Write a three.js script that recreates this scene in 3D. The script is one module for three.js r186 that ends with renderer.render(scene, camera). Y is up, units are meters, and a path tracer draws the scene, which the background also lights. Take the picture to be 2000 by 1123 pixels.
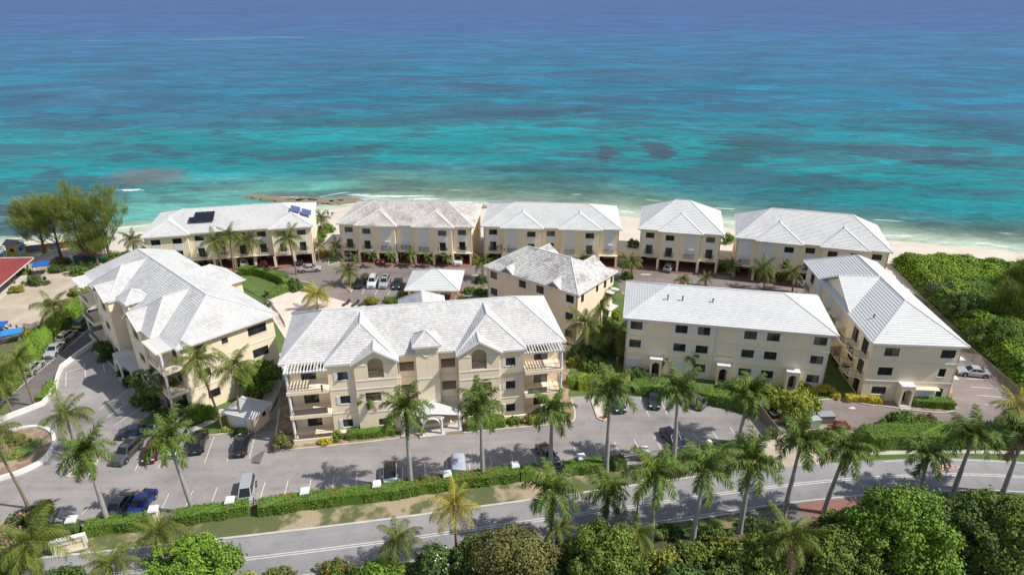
import * as THREE from 'three';
import { MarchingCubes } from 'three/addons/objects/MarchingCubes.js';
import { mergeGeometries, mergeVertices, toCreasedNormals } from 'three/addons/utils/BufferGeometryUtils.js';

// ---------- camera, sky, sun, exposure ----------
const scene = new THREE.Scene();
const camera = new THREE.PerspectiveCamera(46.15, 1024 / 574, 1, 12000);
camera.position.set(0, 55, 0);
camera.rotation.set(THREE.MathUtils.degToRad(-24.2), 0, 0);
const renderer = new THREE.WebGLRenderer({ antialias: true });
renderer.toneMapping = THREE.LinearToneMapping;
renderer.toneMappingExposure = 1.13;
renderer.shadowMap.enabled = true;

const SUN_AZ = THREE.MathUtils.degToRad(11), SUN_EL = THREE.MathUtils.degToRad(50);
const sunDir = new THREE.Vector3(Math.cos(SUN_EL) * Math.cos(SUN_AZ), Math.sin(SUN_EL), Math.cos(SUN_EL) * Math.sin(SUN_AZ));
const sun = new THREE.DirectionalLight(new THREE.Color().setRGB(1, 0.955, 0.87), 4.7);
sun.position.copy(sunDir).multiplyScalar(300).add(new THREE.Vector3(0, 0, -100));
sun.target.position.set(0, 0, -100);
sun.castShadow = true; sun.shadow.mapSize.set(4096, 4096);
Object.assign(sun.shadow.camera, { left: -160, right: 160, top: 120, bottom: -120, near: 10, far: 700 });
scene.add(sun, sun.target);
{ // clear tropical sky: deep blue overhead, pale near the horizon, a soft aureole round the sun
  const W = 512, Hh = 256, d = new Float32Array(W * Hh * 4), v = new THREE.Vector3();
  for (let j = 0; j < Hh; j++) for (let i = 0; i < W; i++) {
    const el = ((j + .5) / Hh - .5) * Math.PI, az = ((i + .5) / W - .5) * 2 * Math.PI;
    v.set(Math.cos(el) * Math.cos(az), Math.sin(el), Math.cos(el) * Math.sin(az));
    const y = Math.max(0, v.y), k = Math.pow(1 - y, 4), c = Math.max(0, v.dot(sunDir)), g = .10 * Math.pow(c, 8) + .25 * Math.pow(c, 60);
    const o = (j * W + i) * 4;
    d[o] = .26 + .34 * k + g; d[o + 1] = .33 + .31 * k + g * .95; d[o + 2] = .46 + .24 * k + g * .85; d[o + 3] = 1;
    for (let q = 0; q < 3; q++) d[o + q] *= 1.0;
  }
  const t = new THREE.DataTexture(d, W, Hh, THREE.RGBAFormat, THREE.FloatType);
  t.mapping = THREE.EquirectangularReflectionMapping; t.magFilter = THREE.LinearFilter; t.needsUpdate = true;
  scene.background = t; scene.environment = t;
}

// ---------- helpers ----------
const rng = (s) => () => { s = (s + 0x6d2b79f5) | 0; let t = Math.imul(s ^ (s >>> 15), 1 | s); t = (t + Math.imul(t ^ (t >>> 7), 61 | t)) ^ t; return ((t ^ (t >>> 14)) >>> 0) / 4294967296; };
const lerp = (a, b, t) => a + (b - a) * t, clamp = (x, a = 0, b = 1) => Math.min(b, Math.max(a, x)), sstep = (a, b, x) => { x = clamp((x - a) / (b - a)); return x * x * (3 - 2 * x); };
const hash = (x, y) => { let h = (Math.imul(x | 0, 374761393) + Math.imul(y | 0, 668265263)) | 0; h = Math.imul(h ^ (h >>> 13), 1274126177); return ((h ^ (h >>> 16)) >>> 0) / 4294967296; };
const LAT = new Float32Array(65536); for (let i = 0; i < 65536; i++) LAT[i] = hash(i & 255, i >> 8);
function vnoise(x, y, px = 0, py = 0) { // value noise, optional period
  const xf = Math.floor(x), yf = Math.floor(y), fx = x - xf, fy = y - yf, u = fx * fx * (3 - 2 * fx), w = fy * fy * (3 - 2 * fy);
  let x0 = xf, x1 = xf + 1, y0 = yf, y1 = yf + 1;
  if (px) { x0 %= px; if (x0 < 0) x0 += px; x1 = x0 + 1 === px ? 0 : x0 + 1; y0 %= py; if (y0 < 0) y0 += py; y1 = y0 + 1 === py ? 0 : y0 + 1; }
  x0 &= 255; x1 &= 255; y0 = (y0 & 255) << 8; y1 = (y1 & 255) << 8;
  const a = LAT[y0 | x0], c = LAT[y1 | x0], p = a + (LAT[y0 | x1] - a) * u, q = c + (LAT[y1 | x1] - c) * u;
  return p + (q - p) * w;
}
const fbm = (x, y, o = 4, p = 0, q = p) => { let s = 0, a = .5, n = 0; for (let i = 0; i < o; i++) { s += a * vnoise(x, y, p, q); n += a; a *= .5; x = x * 2 + (p ? 0 : 17.3); y = y * 2 + (p ? 0 : 9.1); p *= 2; q *= 2; } return s / n; };
const names = {};
const numbered = (n) => { const k = names[n] = (names[n] ?? -1) + 1; return k ? n + '_' + String(k).padStart(3, '0') : n; };
function tag(o, label, category, group) { o.userData.label = label; o.userData.category = category; if (group) o.userData.group = group; return o; }
function thing(name, label, category, x = 0, z = 0, turn = 0, group, y = 0) {
  const o = new THREE.Group(); o.name = numbered(name); o.position.set(x, y, z); o.rotation.y = turn; scene.add(o); return tag(o, label, category, group);
}
function mesh(name, geo, mat, parent) { const m = new THREE.Mesh(geo, mat); m.name = parent ? name : numbered(name); m.castShadow = m.receiveShadow = true; (parent || scene).add(m); return m; }
function struct(name, geo, mat) { const m = mesh(name, geo, mat); m.userData.kind = 'structure'; return m; }
// geometry collector: flat faces, uv in metres
class GB {
  constructor() { this.p = []; this.u = []; this.c = null; }
  tri(a, b, c, ua = [0, 0], ub = [1, 0], uc = [0, 1]) { this.p.push(...a, ...b, ...c); this.u.push(...ua, ...ub, ...uc); return this; }
  quad(a, b, c, d, w = 1, h = 1) { return this.tri(a, b, c, [0, 0], [w, 0], [w, h]).tri(a, c, d, [0, 0], [w, h], [0, h]); }
  box(cx, cy, cz, w, h, d, ry = 0) {
    const c = Math.cos(ry), s = Math.sin(ry), X = w / 2, Y = h / 2, Z = d / 2;
    const v = (x, y, z) => [cx + x * c + z * s, cy + y, cz - x * s + z * c];
    const q = [v(-X, -Y, -Z), v(X, -Y, -Z), v(X, Y, -Z), v(-X, Y, -Z), v(-X, -Y, Z), v(X, -Y, Z), v(X, Y, Z), v(-X, Y, Z)];
    this.quad(q[4], q[5], q[6], q[7], w, h); this.quad(q[1], q[0], q[3], q[2], w, h); this.quad(q[5], q[1], q[2], q[6], d, h);
    this.quad(q[0], q[4], q[7], q[3], d, h); this.quad(q[7], q[6], q[2], q[3], w, d); this.quad(q[0], q[1], q[5], q[4], w, d); return this;
  }
  bar(a, b, w, h = w) { // square bar between two points
    const A = new THREE.Vector3(...a), B = new THREE.Vector3(...b), d = B.clone().sub(A), L = d.length(); d.normalize();
    const up = Math.abs(d.y) > .95 ? new THREE.Vector3(1, 0, 0) : new THREE.Vector3(0, 1, 0), s = new THREE.Vector3().crossVectors(d, up).normalize(), t = new THREE.Vector3().crossVectors(s, d).normalize();
    const v = (P, i, j) => [P.x + s.x * i * w / 2 + t.x * j * h / 2, P.y + s.y * i * w / 2 + t.y * j * h / 2, P.z + s.z * i * w / 2 + t.z * j * h / 2];
    const a0 = v(A, -1, -1), a1 = v(A, 1, -1), a2 = v(A, 1, 1), a3 = v(A, -1, 1), b0 = v(B, -1, -1), b1 = v(B, 1, -1), b2 = v(B, 1, 1), b3 = v(B, -1, 1);
    this.quad(a0, b0, b3, a3, L, h); this.quad(b1, a1, a2, b2, L, h); this.quad(a3, b3, b2, a2, L, w); this.quad(a1, b1, b0, a0, L, w); this.quad(a1, a0, a3, a2, w, h); this.quad(b0, b1, b2, b3, w, h); return this;
  }
  geo() { const g = new THREE.BufferGeometry(); g.setAttribute('position', new THREE.Float32BufferAttribute(this.p, 3)); g.setAttribute('uv', new THREE.Float32BufferAttribute(this.u, 2)); if (this.c) g.setAttribute('color', new THREE.Float32BufferAttribute(this.c, 3)); g.computeVertexNormals(); return g; }
}
const boxGeo = (() => { const m = new Map(); return (w, h, d) => { const k = [w, h, d].map((x) => x.toFixed(3)).join(); if (!m.has(k)) m.set(k, new GB().box(0, 0, 0, w, h, d).geo()); return m.get(k); }; })();
function boxAt(name, mat, parent, x, y, z, w, h, d, ry = 0) { const m = mesh(name, boxGeo(w, h, d), mat, parent); m.position.set(x, y, z); m.rotation.y = ry; return m; }
const shapeOf = (pts) => { const s = new THREE.Shape(); pts.forEach((p, i) => (i ? s.lineTo(p[0], -p[1]) : s.moveTo(p[0], -p[1]))); return s; };
function flat(pts, y, holes = []) { // horizontal sheet from [x,z] points, uv in metres
  const s = shapeOf(pts); for (const h of holes) s.holes.push(new THREE.Path(h.map((p) => new THREE.Vector2(p[0], -p[1]))));
  const g = new THREE.ShapeGeometry(s); g.rotateX(-Math.PI / 2); g.translate(0, y, 0); return g;
}
function slab(pts, y0, y1) { const g = new THREE.ExtrudeGeometry(shapeOf(pts), { depth: y1 - y0, bevelEnabled: false }); g.rotateX(-Math.PI / 2); g.translate(0, y0, 0); return g; }
const smooth = (pts, n = 8, closed = false) => new THREE.CatmullRomCurve3(pts.map((p) => new THREE.Vector3(p[0], 0, p[1])), closed, 'centripetal').getPoints(n * pts.length).map((v) => [v.x, v.z]);
function offset(pts, d) { // offset an open polyline sideways (d > 0: to the right of travel seen from above with z towards us)
  return pts.map((p, i) => { const a = pts[Math.max(0, i - 1)], b = pts[Math.min(pts.length - 1, i + 1)], dx = b[0] - a[0], dz = b[1] - a[1], l = Math.hypot(dx, dz) || 1; return [p[0] - dz / l * d, p[1] + dx / l * d]; });
}
function ribbon(pts, o0, o1, y0, y1 = y0) { // strip along a polyline between two side offsets; y1 > y0 makes it solid
  const A = offset(pts, o0), B = offset(pts, o1), g = new GB(); let s = 0;
  for (let i = 0; i < pts.length - 1; i++) {
    const L = Math.hypot(pts[i + 1][0] - pts[i][0], pts[i + 1][1] - pts[i][1]), v = (p, y) => [p[0], y, p[1]];
    const q = (a, b, c, d, w) => g.tri(a, b, c, [s, 0], [s + L, 0], [s + L, w]).tri(a, c, d, [s, 0], [s + L, w], [s, w]);
    q(v(B[i], y1), v(B[i + 1], y1), v(A[i + 1], y1), v(A[i], y1), Math.abs(o1 - o0));
    if (y1 > y0) { q(v(B[i], y0), v(B[i + 1], y0), v(B[i + 1], y1), v(B[i], y1), y1 - y0); q(v(A[i + 1], y0), v(A[i], y0), v(A[i], y1), v(A[i + 1], y1), y1 - y0); if (!i) q(v(A[0], y0), v(B[0], y0), v(B[0], y1), v(A[0], y1), 1); if (i === pts.length - 2) q(v(B[i + 1], y0), v(A[i + 1], y0), v(A[i + 1], y1), v(B[i + 1], y1), 1); }
    s += L;
  }
  return g.geo();
}
function inside(p, poly) { let r = false; for (let i = 0, j = poly.length - 1; i < poly.length; j = i++) { const a = poly[i], b = poly[j]; if ((a[1] > p[1]) !== (b[1] > p[1]) && p[0] < (b[0] - a[0]) * (p[1] - a[1]) / (b[1] - a[1]) + a[0]) r = !r; } return r; }

// ---------- textures and materials ----------
const lin = (r, g, b) => new THREE.Color().setRGB(r, g, b);
const s2l = (v) => (v <= .04045 ? v / 12.92 : Math.pow((v + .055) / 1.055, 2.4)), l2s = (v) => (v <= .0031308 ? v * 12.92 : 1.055 * Math.pow(v, 1 / 2.4) - .055);
const L2S = new Uint8Array(8193); for (let i = 0; i <= 8192; i++) L2S[i] = Math.round(l2s(i / 8192) * 255);
function tex(w, h, metresX, metresY, f, srgb = true) { // f(u, v) with u, v in 0..1 returns linear rgb (colour) or a grey number
  const d = new Uint8Array(w * h * 4);
  for (let j = 0; j < h; j++) for (let i = 0; i < w; i++) {
    const c = f((i + .5) / w, (j + .5) / h, i, j), o = (j * w + i) * 4;
    if (typeof c === 'number') d[o] = d[o + 1] = d[o + 2] = clamp(c) * 255; else if (srgb) { d[o] = L2S[clamp(c[0]) * 8192 | 0]; d[o + 1] = L2S[clamp(c[1]) * 8192 | 0]; d[o + 2] = L2S[clamp(c[2]) * 8192 | 0]; } else for (let q = 0; q < 3; q++) d[o + q] = clamp(c[q]) * 255;
    d[o + 3] = 255;
  }
  const t = new THREE.DataTexture(d, w, h); t.wrapS = t.wrapT = THREE.RepeatWrapping; t.magFilter = THREE.LinearFilter; t.minFilter = THREE.LinearMipmapLinearFilter; t.generateMipmaps = true;
  if (srgb) t.colorSpace = THREE.SRGBColorSpace; t.repeat.set(1 / metresX, 1 / metresY); t.needsUpdate = true; return t;
}
const std = (o) => new THREE.MeshStandardMaterial({ roughness: .85, side: THREE.DoubleSide, ...o });
const mix3 = (a, b, t) => [lerp(a[0], b[0], t), lerp(a[1], b[1], t), lerp(a[2], b[2], t)], mul3 = (a, k) => [a[0] * k, a[1] * k, a[2] * k];
const grain = (base, amp, spots) => (u, v, i, j) => { const k = 1 + amp * (fbm(u * 8, v * 8, 4, 8) - .5) * 2 + amp * .8 * (hash(i, j) - .5); let c = mul3(base, k); if (spots) c = spots(c, u, v, i, j); return c; };
// asphalt: aggregate grain, worn pale patches, oil drips, hairline cracks
const asphaltTex = (base, seed) => tex(768, 768, 26, 26, (u, v, i, j) => {
  const big = fbm(u * 5 + seed, v * 5, 5, 5), mid = fbm(u * 22, v * 22 + seed, 3, 22), tracks = fbm(u * 2, v * 40, 3, 2, 40);
  let k = .72 + .52 * big + .22 * (mid - .5) + .22 * (tracks - .5) + .16 * (hash(i + seed * 7, j) - .5);
  const cr = Math.abs(fbm(u * 9 + 3, v * 9 + seed, 4, 9) - .5); if (cr < .0035 && big > .45) k *= .8;
  const oil = fbm(u * 60 + 5, v * 60, 2, 60); if (oil > .80) k *= .84;
  return mul3(base, k);
});
const M = {};
M.asphalt = std({ map: asphaltTex([.280, .254, .248], 1), roughness: .92 });
M.court = std({ map: asphaltTex([.225, .183, .172], 4), roughness: .92 });
M.drive = std({ map: asphaltTex([.150, .130, .122], 7), roughness: .92 });
M.road = std({ map: asphaltTex([.245, .232, .238], 11), roughness: .9 });
M.paint = std({ map: tex(256, 256, 3, 3, (u, v, i, j) => { const n = fbm(u * 20, v * 20, 3, 20); const c = [.70, .68, .65]; return n > .62 ? mul3(c, .62) : mul3(c, .9 + .2 * hash(i, j) - .1); }), roughness: .8 });
M.paintRed = std({ color: lin(.50, .10, .10), roughness: .85 });
M.concrete = std({ map: tex(512, 512, 6, 6, grain([.50, .47, .43], .16)), roughness: .9 });
M.whiteWall = std({ map: tex(512, 512, 8, 8, grain([.74, .73, .70], .07)), roughness: .8 });
M.sand = std({ map: tex(768, 768, 30, 30, (u, v, i, j) => { const n = fbm(u * 10, v * 10, 5, 10), f = fbm(u * 90, v * 90, 2, 90); return mul3([.60, .52, .44], .86 + .2 * n + .14 * (f - .5) + .10 * (hash(i, j) - .5)); }), roughness: .95 });
M.soil = std({ map: tex(512, 512, 9, 9, (u, v, i, j) => { const n = fbm(u * 14, v * 14, 4, 14); return mul3(mix3([.24, .155, .10], [.34, .26, .17], sstep(.35, .7, n)), .8 + .4 * hash(i, j)); }), roughness: 1 });
M.grass = std({ map: tex(640, 640, 16, 16, (u, v, i, j) => { const n = fbm(u * 10, v * 10, 5, 10), f = hash(i, j); return mul3(mix3([.075, .125, .022], [.20, .175, .075], sstep(.50, .72, n)), .65 + .7 * f); }), roughness: 1 });
M.lawn = std({ map: tex(512, 512, 10, 10, (u, v, i, j) => mul3(mix3([.05, .115, .018], [.12, .16, .04], fbm(u * 9, v * 9, 4, 9)), .6 + .8 * hash(i, j))), roughness: 1 });
M.ground = std({ map: tex(768, 768, 40, 40, (u, v, i, j) => { const n = fbm(u * 12, v * 12, 5, 12), m = fbm(u * 40 + 3, v * 40, 3, 40); return mul3(mix3([.10, .115, .045], [.36, .28, .19], sstep(.42, .6, n * .7 + m * .3)), .75 + .5 * hash(i, j)); }), roughness: 1 });
M.paver = std({ map: tex(512, 512, 5.6, 5.6, (u, v, i, j) => { const a = u * 8, b = v * 8, e = Math.min(a % 1, 1 - a % 1, b % 1, 1 - b % 1), t = hash(Math.floor(a), Math.floor(b)); return mul3([.72, .58, .50], (e < .035 ? .72 : 1) * (.9 + .16 * t) * (.95 + .1 * hash(i, j))); }), roughness: .9 });
M.brickFloor = std({ map: tex(512, 512, 4, 4, (u, v, i, j) => { const r = Math.floor(v * 36), a = u * 18 + (r & 1) * .5; const e = Math.min(a % 1, 1 - a % 1) < .05 || (v * 36) % 1 < .1; return mul3([.26, .12, .09], (e ? .6 : .85 + .35 * hash(Math.floor(a) % 18, r)) * (.92 + .16 * hash(i, j))); }), roughness: .9 });
const stucco = (base) => std({ map: tex(512, 512, 9, 9, (u, v, i, j) => { const n = fbm(u * 7, v * 7, 5, 7), s = fbm(u * 40, v * 4, 3, 40, 4); return mul3(base, .955 + .09 * n - (s > .66 ? .07 * sstep(.66, .8, s) : 0) + .05 * (hash(i, j) - .5)); }), bumpMap: tex(256, 256, 1.5, 1.5, (u, v) => fbm(u * 24, v * 24, 3, 24), false), bumpScale: .006, roughness: .9 });
M.cream = stucco([.88, .745, .545]); M.creamTan = stucco([.85, .725, .55]);
M.trim = std({ color: lin(.70, .69, .68), roughness: .55 });
M.shutter = std({ color: lin(.70, .71, .76), roughness: .6 });
M.frame = std({ color: lin(.035, .033, .032), roughness: .4 });
M.glass = [[.018, .022, .026], [.03, .036, .04], [.055, .065, .07], [.14, .145, .14]].map((c) => new THREE.MeshPhysicalMaterial({ color: lin(...c), roughness: .06, metalness: 0, ior: 1.5, side: THREE.DoubleSide }));
M.dark = std({ color: lin(.05, .042, .036), roughness: .9 });
M.iron = std({ color: lin(.05, .048, .046), roughness: .5 });
M.taupe = std({ color: lin(.24, .205, .175), roughness: .6 });
M.wood = std({ map: tex(256, 256, 2, 2, (u, v, i, j) => mul3([.20, .15, .11], .8 + .35 * fbm(u * 3, v * 40, 3, 3, 40) + .1 * (hash(i, j) - .5))), roughness: .8 });
// roof tiles: colour of single tiles, lichen and streaks; the courses themselves are stepped geometry
function tileTex(base, dirt, amount, tone, seed, tw = .34, th = .36) {
  const nx = 60, ny = 56;
  return tex(840, 784, nx * tw, ny * th, (u, v, i, j) => {
    const r = Math.floor(v * ny), a = u * nx + (r & 1) * .5, ci = Math.floor(a) % nx, fx = a % 1;
    const n = fbm(u * 9 + seed, v * 9, 5, 9), m = fbm(u * 50, v * 50 + seed, 3, 50);
    let k = 1 + tone * (hash(ci + seed * 31, r) - .5); if (fx < .06) k *= .9;
    const grime = sstep(.40, .78, n * .6 + m * .4 + .25 * tone * (hash(ci * 3, r + seed) - .5)) * amount;
    return mul3(mix3(base, dirt, grime), k * (.97 + .06 * hash(i, j)));
  });
}
M.roofGrey = std({ map: tileTex([.56, .55, .545], [.36, .355, .355], .5, .20, 1), roughness: .75 });
M.roofMottle = std({ map: tileTex([.53, .515, .50], [.22, .20, .195], .75, .36, 2), roughness: .8 });
M.roofWhite = std({ map: tileTex([.60, .60, .60], [.46, .46, .46], .35, .07, 3, .34, .42), roughness: .7 });
M.roofPink = std({ map: tileTex([.53, .505, .48], [.30, .235, .21], .8, .34, 4, .26, .36), roughness: .85 });
M.roofPale = std({ map: tileTex([.585, .58, .575], [.42, .42, .42], .5, .12, 5), roughness: .75 });
M.roofCap = std({ color: lin(.58, .58, .58), roughness: .7 });
M.roofRed = std({ map: tileTex([.26, .045, .04], [.17, .04, .04], .7, .25, 6, .9, .3), roughness: .7 });

M.dirt = std({ map: tex(512, 512, 14, 14, (u, v, i, j) => mul3(mix3([.36, .285, .21], [.52, .44, .35], fbm(u * 8, v * 8, 5, 8)), .85 + .3 * hash(i, j))), roughness: 1 });
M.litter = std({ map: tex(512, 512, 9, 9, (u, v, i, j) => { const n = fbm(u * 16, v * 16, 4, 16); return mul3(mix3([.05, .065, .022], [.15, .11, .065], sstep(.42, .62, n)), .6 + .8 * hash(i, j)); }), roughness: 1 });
// ---------- shore, terrain, sea ----------
const SEA = -1.8;
const SHORE = [[-400, -118], [-123.84,-153.42], [-113.72,-157.06], [-95.84,-161.61], [-80.04,-167.22], [-60.78,-174.07], [-51.67,-181.89], [-43.56,-184.31], [-9.06,-182.37], [29.83,-174.95], [55.91,-166.81], [92.94,-155.95], [119.56,-147.24], [400, -60]];
const shoreZ = (x) => { for (let i = 1; i < SHORE.length; i++) if (x <= SHORE[i][0] || i === SHORE.length - 1) { const a = SHORE[i - 1], b = SHORE[i], t = clamp((x - a[0]) / (b[0] - a[0])); return lerp(a[1], b[1], t); } };
const shoreW = (x) => shoreZ(x) + 2.2 * (vnoise(x * .09, 3) - .5) + .9 * (vnoise(x * .35, 7) - .5);
{ // land sheet: flat, then the beach slopes down under the water
  const nx = 150, nz = 90, pos = [], uv = [], idx = [];
  for (let j = 0; j <= nz; j++) for (let i = 0; i <= nx; i++) {
    const x = lerp(-330, 330, i / nx), t = j / nz, z = t < .55 ? lerp(-215, -110, t / .55) : lerp(-110, 140, (t - .55) / .45);
    const d = z - shoreW(x); // metres inland
    let y = d > 24 ? 0 : d > -2 ? lerp(SEA - .15, 0, sstep(-2, 24, d)) : SEA - .15 + d * .1;
    if (d > 0 && d < 24) y += .12 * (fbm(x * .2, z * .2, 3) - .5);
    pos.push(x, y - .02, z); uv.push(x, z);
  }
  for (let j = 0; j < nz; j++) for (let i = 0; i < nx; i++) { const a = j * (nx + 1) + i, b = a + nx + 1; idx.push(a, b, a + 1, a + 1, b, b + 1); }
  const g = new THREE.BufferGeometry(); g.setAttribute('position', new THREE.Float32BufferAttribute(pos, 3)); g.setAttribute('uv', new THREE.Float32BufferAttribute(uv, 2)); g.setIndex(idx); g.computeVertexNormals();
  struct('ground', g, M.sand);
}
// sea: colour of the sand bottom, weed and coral patches seen through clear water, plus painted dark wave lines
const REEF = [
  [[30.12,-246.46], 5, 16, 1], [[50.54,-253.20], 7, 16, 1], [[46.89,-275.59], 6, 5, .8], [[-38.16,-433.96], 26, 10, .9], [[21.53,-340.51], 30, 8, .9], [[-22.68,-319.46], 28, 9, .8], [[138.02,-259.38], 20, 7, .9], [[156.20,-230.96], 16, 7, .9], [[-81.59,-242.41], 16, 5, .8], [[-54.35,-254.94], 12, 6, .8], [[-177.32,-340.51], 30, 9, .7], [[141.86,-340.51], 30, 8, .6], [[120.53,-472.08], 50, 12, .6], [[-41.42,-223.85], 20, 5, .6], [[101.64,-246.46], 14, 6, .7], // [x, z, half length, half width, strength] of patches one can pick out
  [[-2.52,-339.02], 46, 20, .75], [[-18.42,-418.10], 46, 18, .8], [[72.90,-501.20], 60, 26, .6], [[30.86,-253.20], 5, 12, .9], [[51.03,-260.28], 8, 12, .85], [[99.12,-266.78], 18, 9, .8],
  [[148.70,-246.46], 30, 14, .85], [[101.92,-212.00], 7, 7, .7], [[-64.39,-248.12], 26, 7, .7], [[-113.30,-330.37], 26, 14, .75], [[-132.72,-299.52], 22, 12, .6], [[-136.45,-180.93], 18, 16, .95],
  [[-129.62,-165.59], 14, 8, .9], [[-57.48,-306.72], 40, 12, .55], [[212.11,-446.00], 70, 26, .5], [[0.00,-223.85], 30, 6, .45], [[72.48,-223.85], 22, 8, .6], [[210.83,-312.97], 40, 20, .6], [[-211.49,-381.94], 60, 24, .6], [[-182.45,-254.94], 30, 22, .55], [[-139.39,-533.95], 70, 30, .5],
];
const BROWN = [[[-119.49,-212.63], 16, 13, 1], [[-89.00,-200.09], 14, 4, .55], [[-66.69,-193.50], 14, 5, .8], [[-54.30,-192.44], 16, 4, .7]];
const FOAM = [[[-115.45,-198.40], 4.5, 1.3], [[-45.47,-193.50], 5, .7], [[-34.61,-191.91], 12, 1.0], [[-25.28,-189.32], 6, .8], [[-346.50,-808.94], 60, 16], [[-296.87,-841.09], 90, 12], [[-462.09,-793.74], 30, 10], [[-65.89,-190.86], 6, .5]];
function seaColour(x, z) {
  const d = shoreW(x) - z; // metres offshore
  const wx = x + 14 * (fbm(x * .02, z * .02, 3) - .5), wz = z + 14 * (fbm(x * .02 + 40, z * .02, 3) - .5);
  const n1 = fbm(wx * .012 + 5, wz * .026, 5), n2 = fbm(wx * .05 + 9, wz * .13, 4), n3 = fbm(x * .22, z * .8, 3);
  const shallow = [.36, .42, .33], pale = [.16, .235, .185], teal = [.004, .175, .195], mid = [.003, .135, .225], far = [.014, .112, .228], deep = [.026, .080, .215];
  let c = mix3(shallow, pale, sstep(1, 9, d)); c = mix3(c, [.070, .135, .112], sstep(7, 22, d)); c = mix3(c, [.09, .29, .255], sstep(3, 9, d) * sstep(-38, -62, x)); c = mix3(c, teal, sstep(20 - 8 * sstep(20, 70, x), 58 - 22 * sstep(10, 80, x), d + 40 * (n1 - .5)));
  c = mix3(c, mid, sstep(95, 230, d + 120 * (n1 - .5))); c = mix3(c, far, sstep(260, 540, d + 160 * (n1 - .5)));
  let weed = sstep(.505, .565, n1 * .42 + n2 * .58) * .62 * sstep(10, 45, d) * (1 - .5 * sstep(300, 560, d));
  weed = Math.max(weed, sstep(.5, .62, n2) * .45 * sstep(6, 16, d) * (1 - sstep(40, 80, d)));
  weed = Math.max(weed, sstep(.55, .66, fbm(wx * .09, wz * .22, 4)) * .42 * sstep(20, 60, d));
  for (const [p, a, b, s] of REEF) { if (Math.abs(wx - p[0]) > a * 1.6 || Math.abs(wz - p[1]) > b * 1.6) continue; const q = Math.hypot((wx - p[0]) / a, (wz - p[1]) / b) + 1.5 * (n2 - .5) + .9 * (n3 - .5); if (q < 1.05) weed = Math.max(weed, s * sstep(1.05, .6, q) * (.7 + .6 * n3)); }
  c = mix3(c, mix3([.030, .062, .085], [.026, .066, .125], sstep(60, 300, d)), clamp(weed));
  for (const [p, a, b, s] of BROWN) { if (Math.abs(x - p[0]) > a * 1.7 || Math.abs(z - p[1]) > b * 1.7) continue; const q = Math.hypot((x - p[0]) / a, (z - p[1]) / b) + 1.1 * (n2 - .5); if (q < 1.1) c = mix3(c, mix3([.135, .125, .115], [.065, .085, .10], n3), .8 * s * sstep(1.1, .35, q)); }
  c = mix3(c, deep, sstep(620, 1000, d + 420 * (fbm(x * .006, z * .0025, 5) - .5) - .16 * x));
  c = mul3(c, (.70 + .6 * fbm(wx * .026 + 7, wz * .055, 4) + .22 * sstep(.56, .64, fbm(wx * .034 + 21, wz * .07 + 3, 4))) * (.66 + .48 * n3 + .50 * (fbm(x * .45 + 2, z * 1.5, 3) - .25)));  // fine noise streaks paint the shading of small waves into the colour
  let foam = 0;
  for (const [p, a, b] of FOAM) { if (Math.abs(x - p[0]) > a * 1.8 || Math.abs(z - p[1]) > b * 1.8) continue; const q = Math.hypot((x - p[0]) / a, (z - p[1]) / b) + 1.5 * (fbm(x * 60 / (a * 12), z * 40 / (b * 12), 3) - .5); foam = Math.max(foam, sstep(.95, .5, q) * (a > 20 ? .10 : .9)); }
  const swash = d - 1.2 - 1.6 * fbm(x * .12, 5, 3); foam = Math.max(foam, sstep(.7, .1, Math.abs(swash)) * sstep(.45, .6, fbm(x * .3, z * .6, 3)) * .8);
  const br = d - 13 - 5 * fbm(x * .04, 11, 2); foam = Math.max(foam, sstep(.6, .1, Math.abs(br)) * sstep(.56, .66, fbm(x * .12 + 4, z * .4, 3)) * .7);
  return mix3(c, [.78, .80, .80], foam);
}
const waveBump = (m) => { const t = tex(512, 512, m, m, (u, v) => .6 * fbm(u * 8, v * 18, 5, 8, 18) + .4 * fbm(u * 24 + .3, v * 40, 3, 24, 40), false); return t; };
const bump0 = waveBump(34);
function seaSheet(name, x0, x1, z0, z1, w, h, y) { // rectangle with its own colour map; uv in metres for the waves, second uv for the map
  const g = new THREE.PlaneGeometry(x1 - x0, z1 - z0, 1, 1); g.rotateX(-Math.PI / 2); g.translate((x0 + x1) / 2, y, (z0 + z1) / 2);
  const p = g.attributes.position, a = new Float32Array(8), b = new Float32Array(8);
  for (let i = 0; i < 4; i++) { a[i * 2] = p.getX(i); a[i * 2 + 1] = p.getZ(i); b[i * 2] = (p.getX(i) - x0) / (x1 - x0); b[i * 2 + 1] = (p.getZ(i) - z0) / (z1 - z0); }
  g.setAttribute('uv', new THREE.BufferAttribute(a, 2)); g.setAttribute('uv1', new THREE.BufferAttribute(b, 2));
  const t = tex(w, h, 1, 1, (u, v) => seaColour(lerp(x0, x1, u), lerp(z0, z1, v))); t.wrapS = t.wrapT = THREE.ClampToEdgeWrapping; t.channel = 1;
  return struct(name, g, new THREE.MeshPhysicalMaterial({ map: t, bumpMap: bump0, bumpScale: .6, roughness: .35, ior: 1.33, specularIntensity: .13 }));
}
seaSheet('sea', -380, 380, -440, -95, 1800, 980, SEA);
seaSheet('outer_sea', -1150, 1150, -1500, -440, 1300, 660, SEA);
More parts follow.
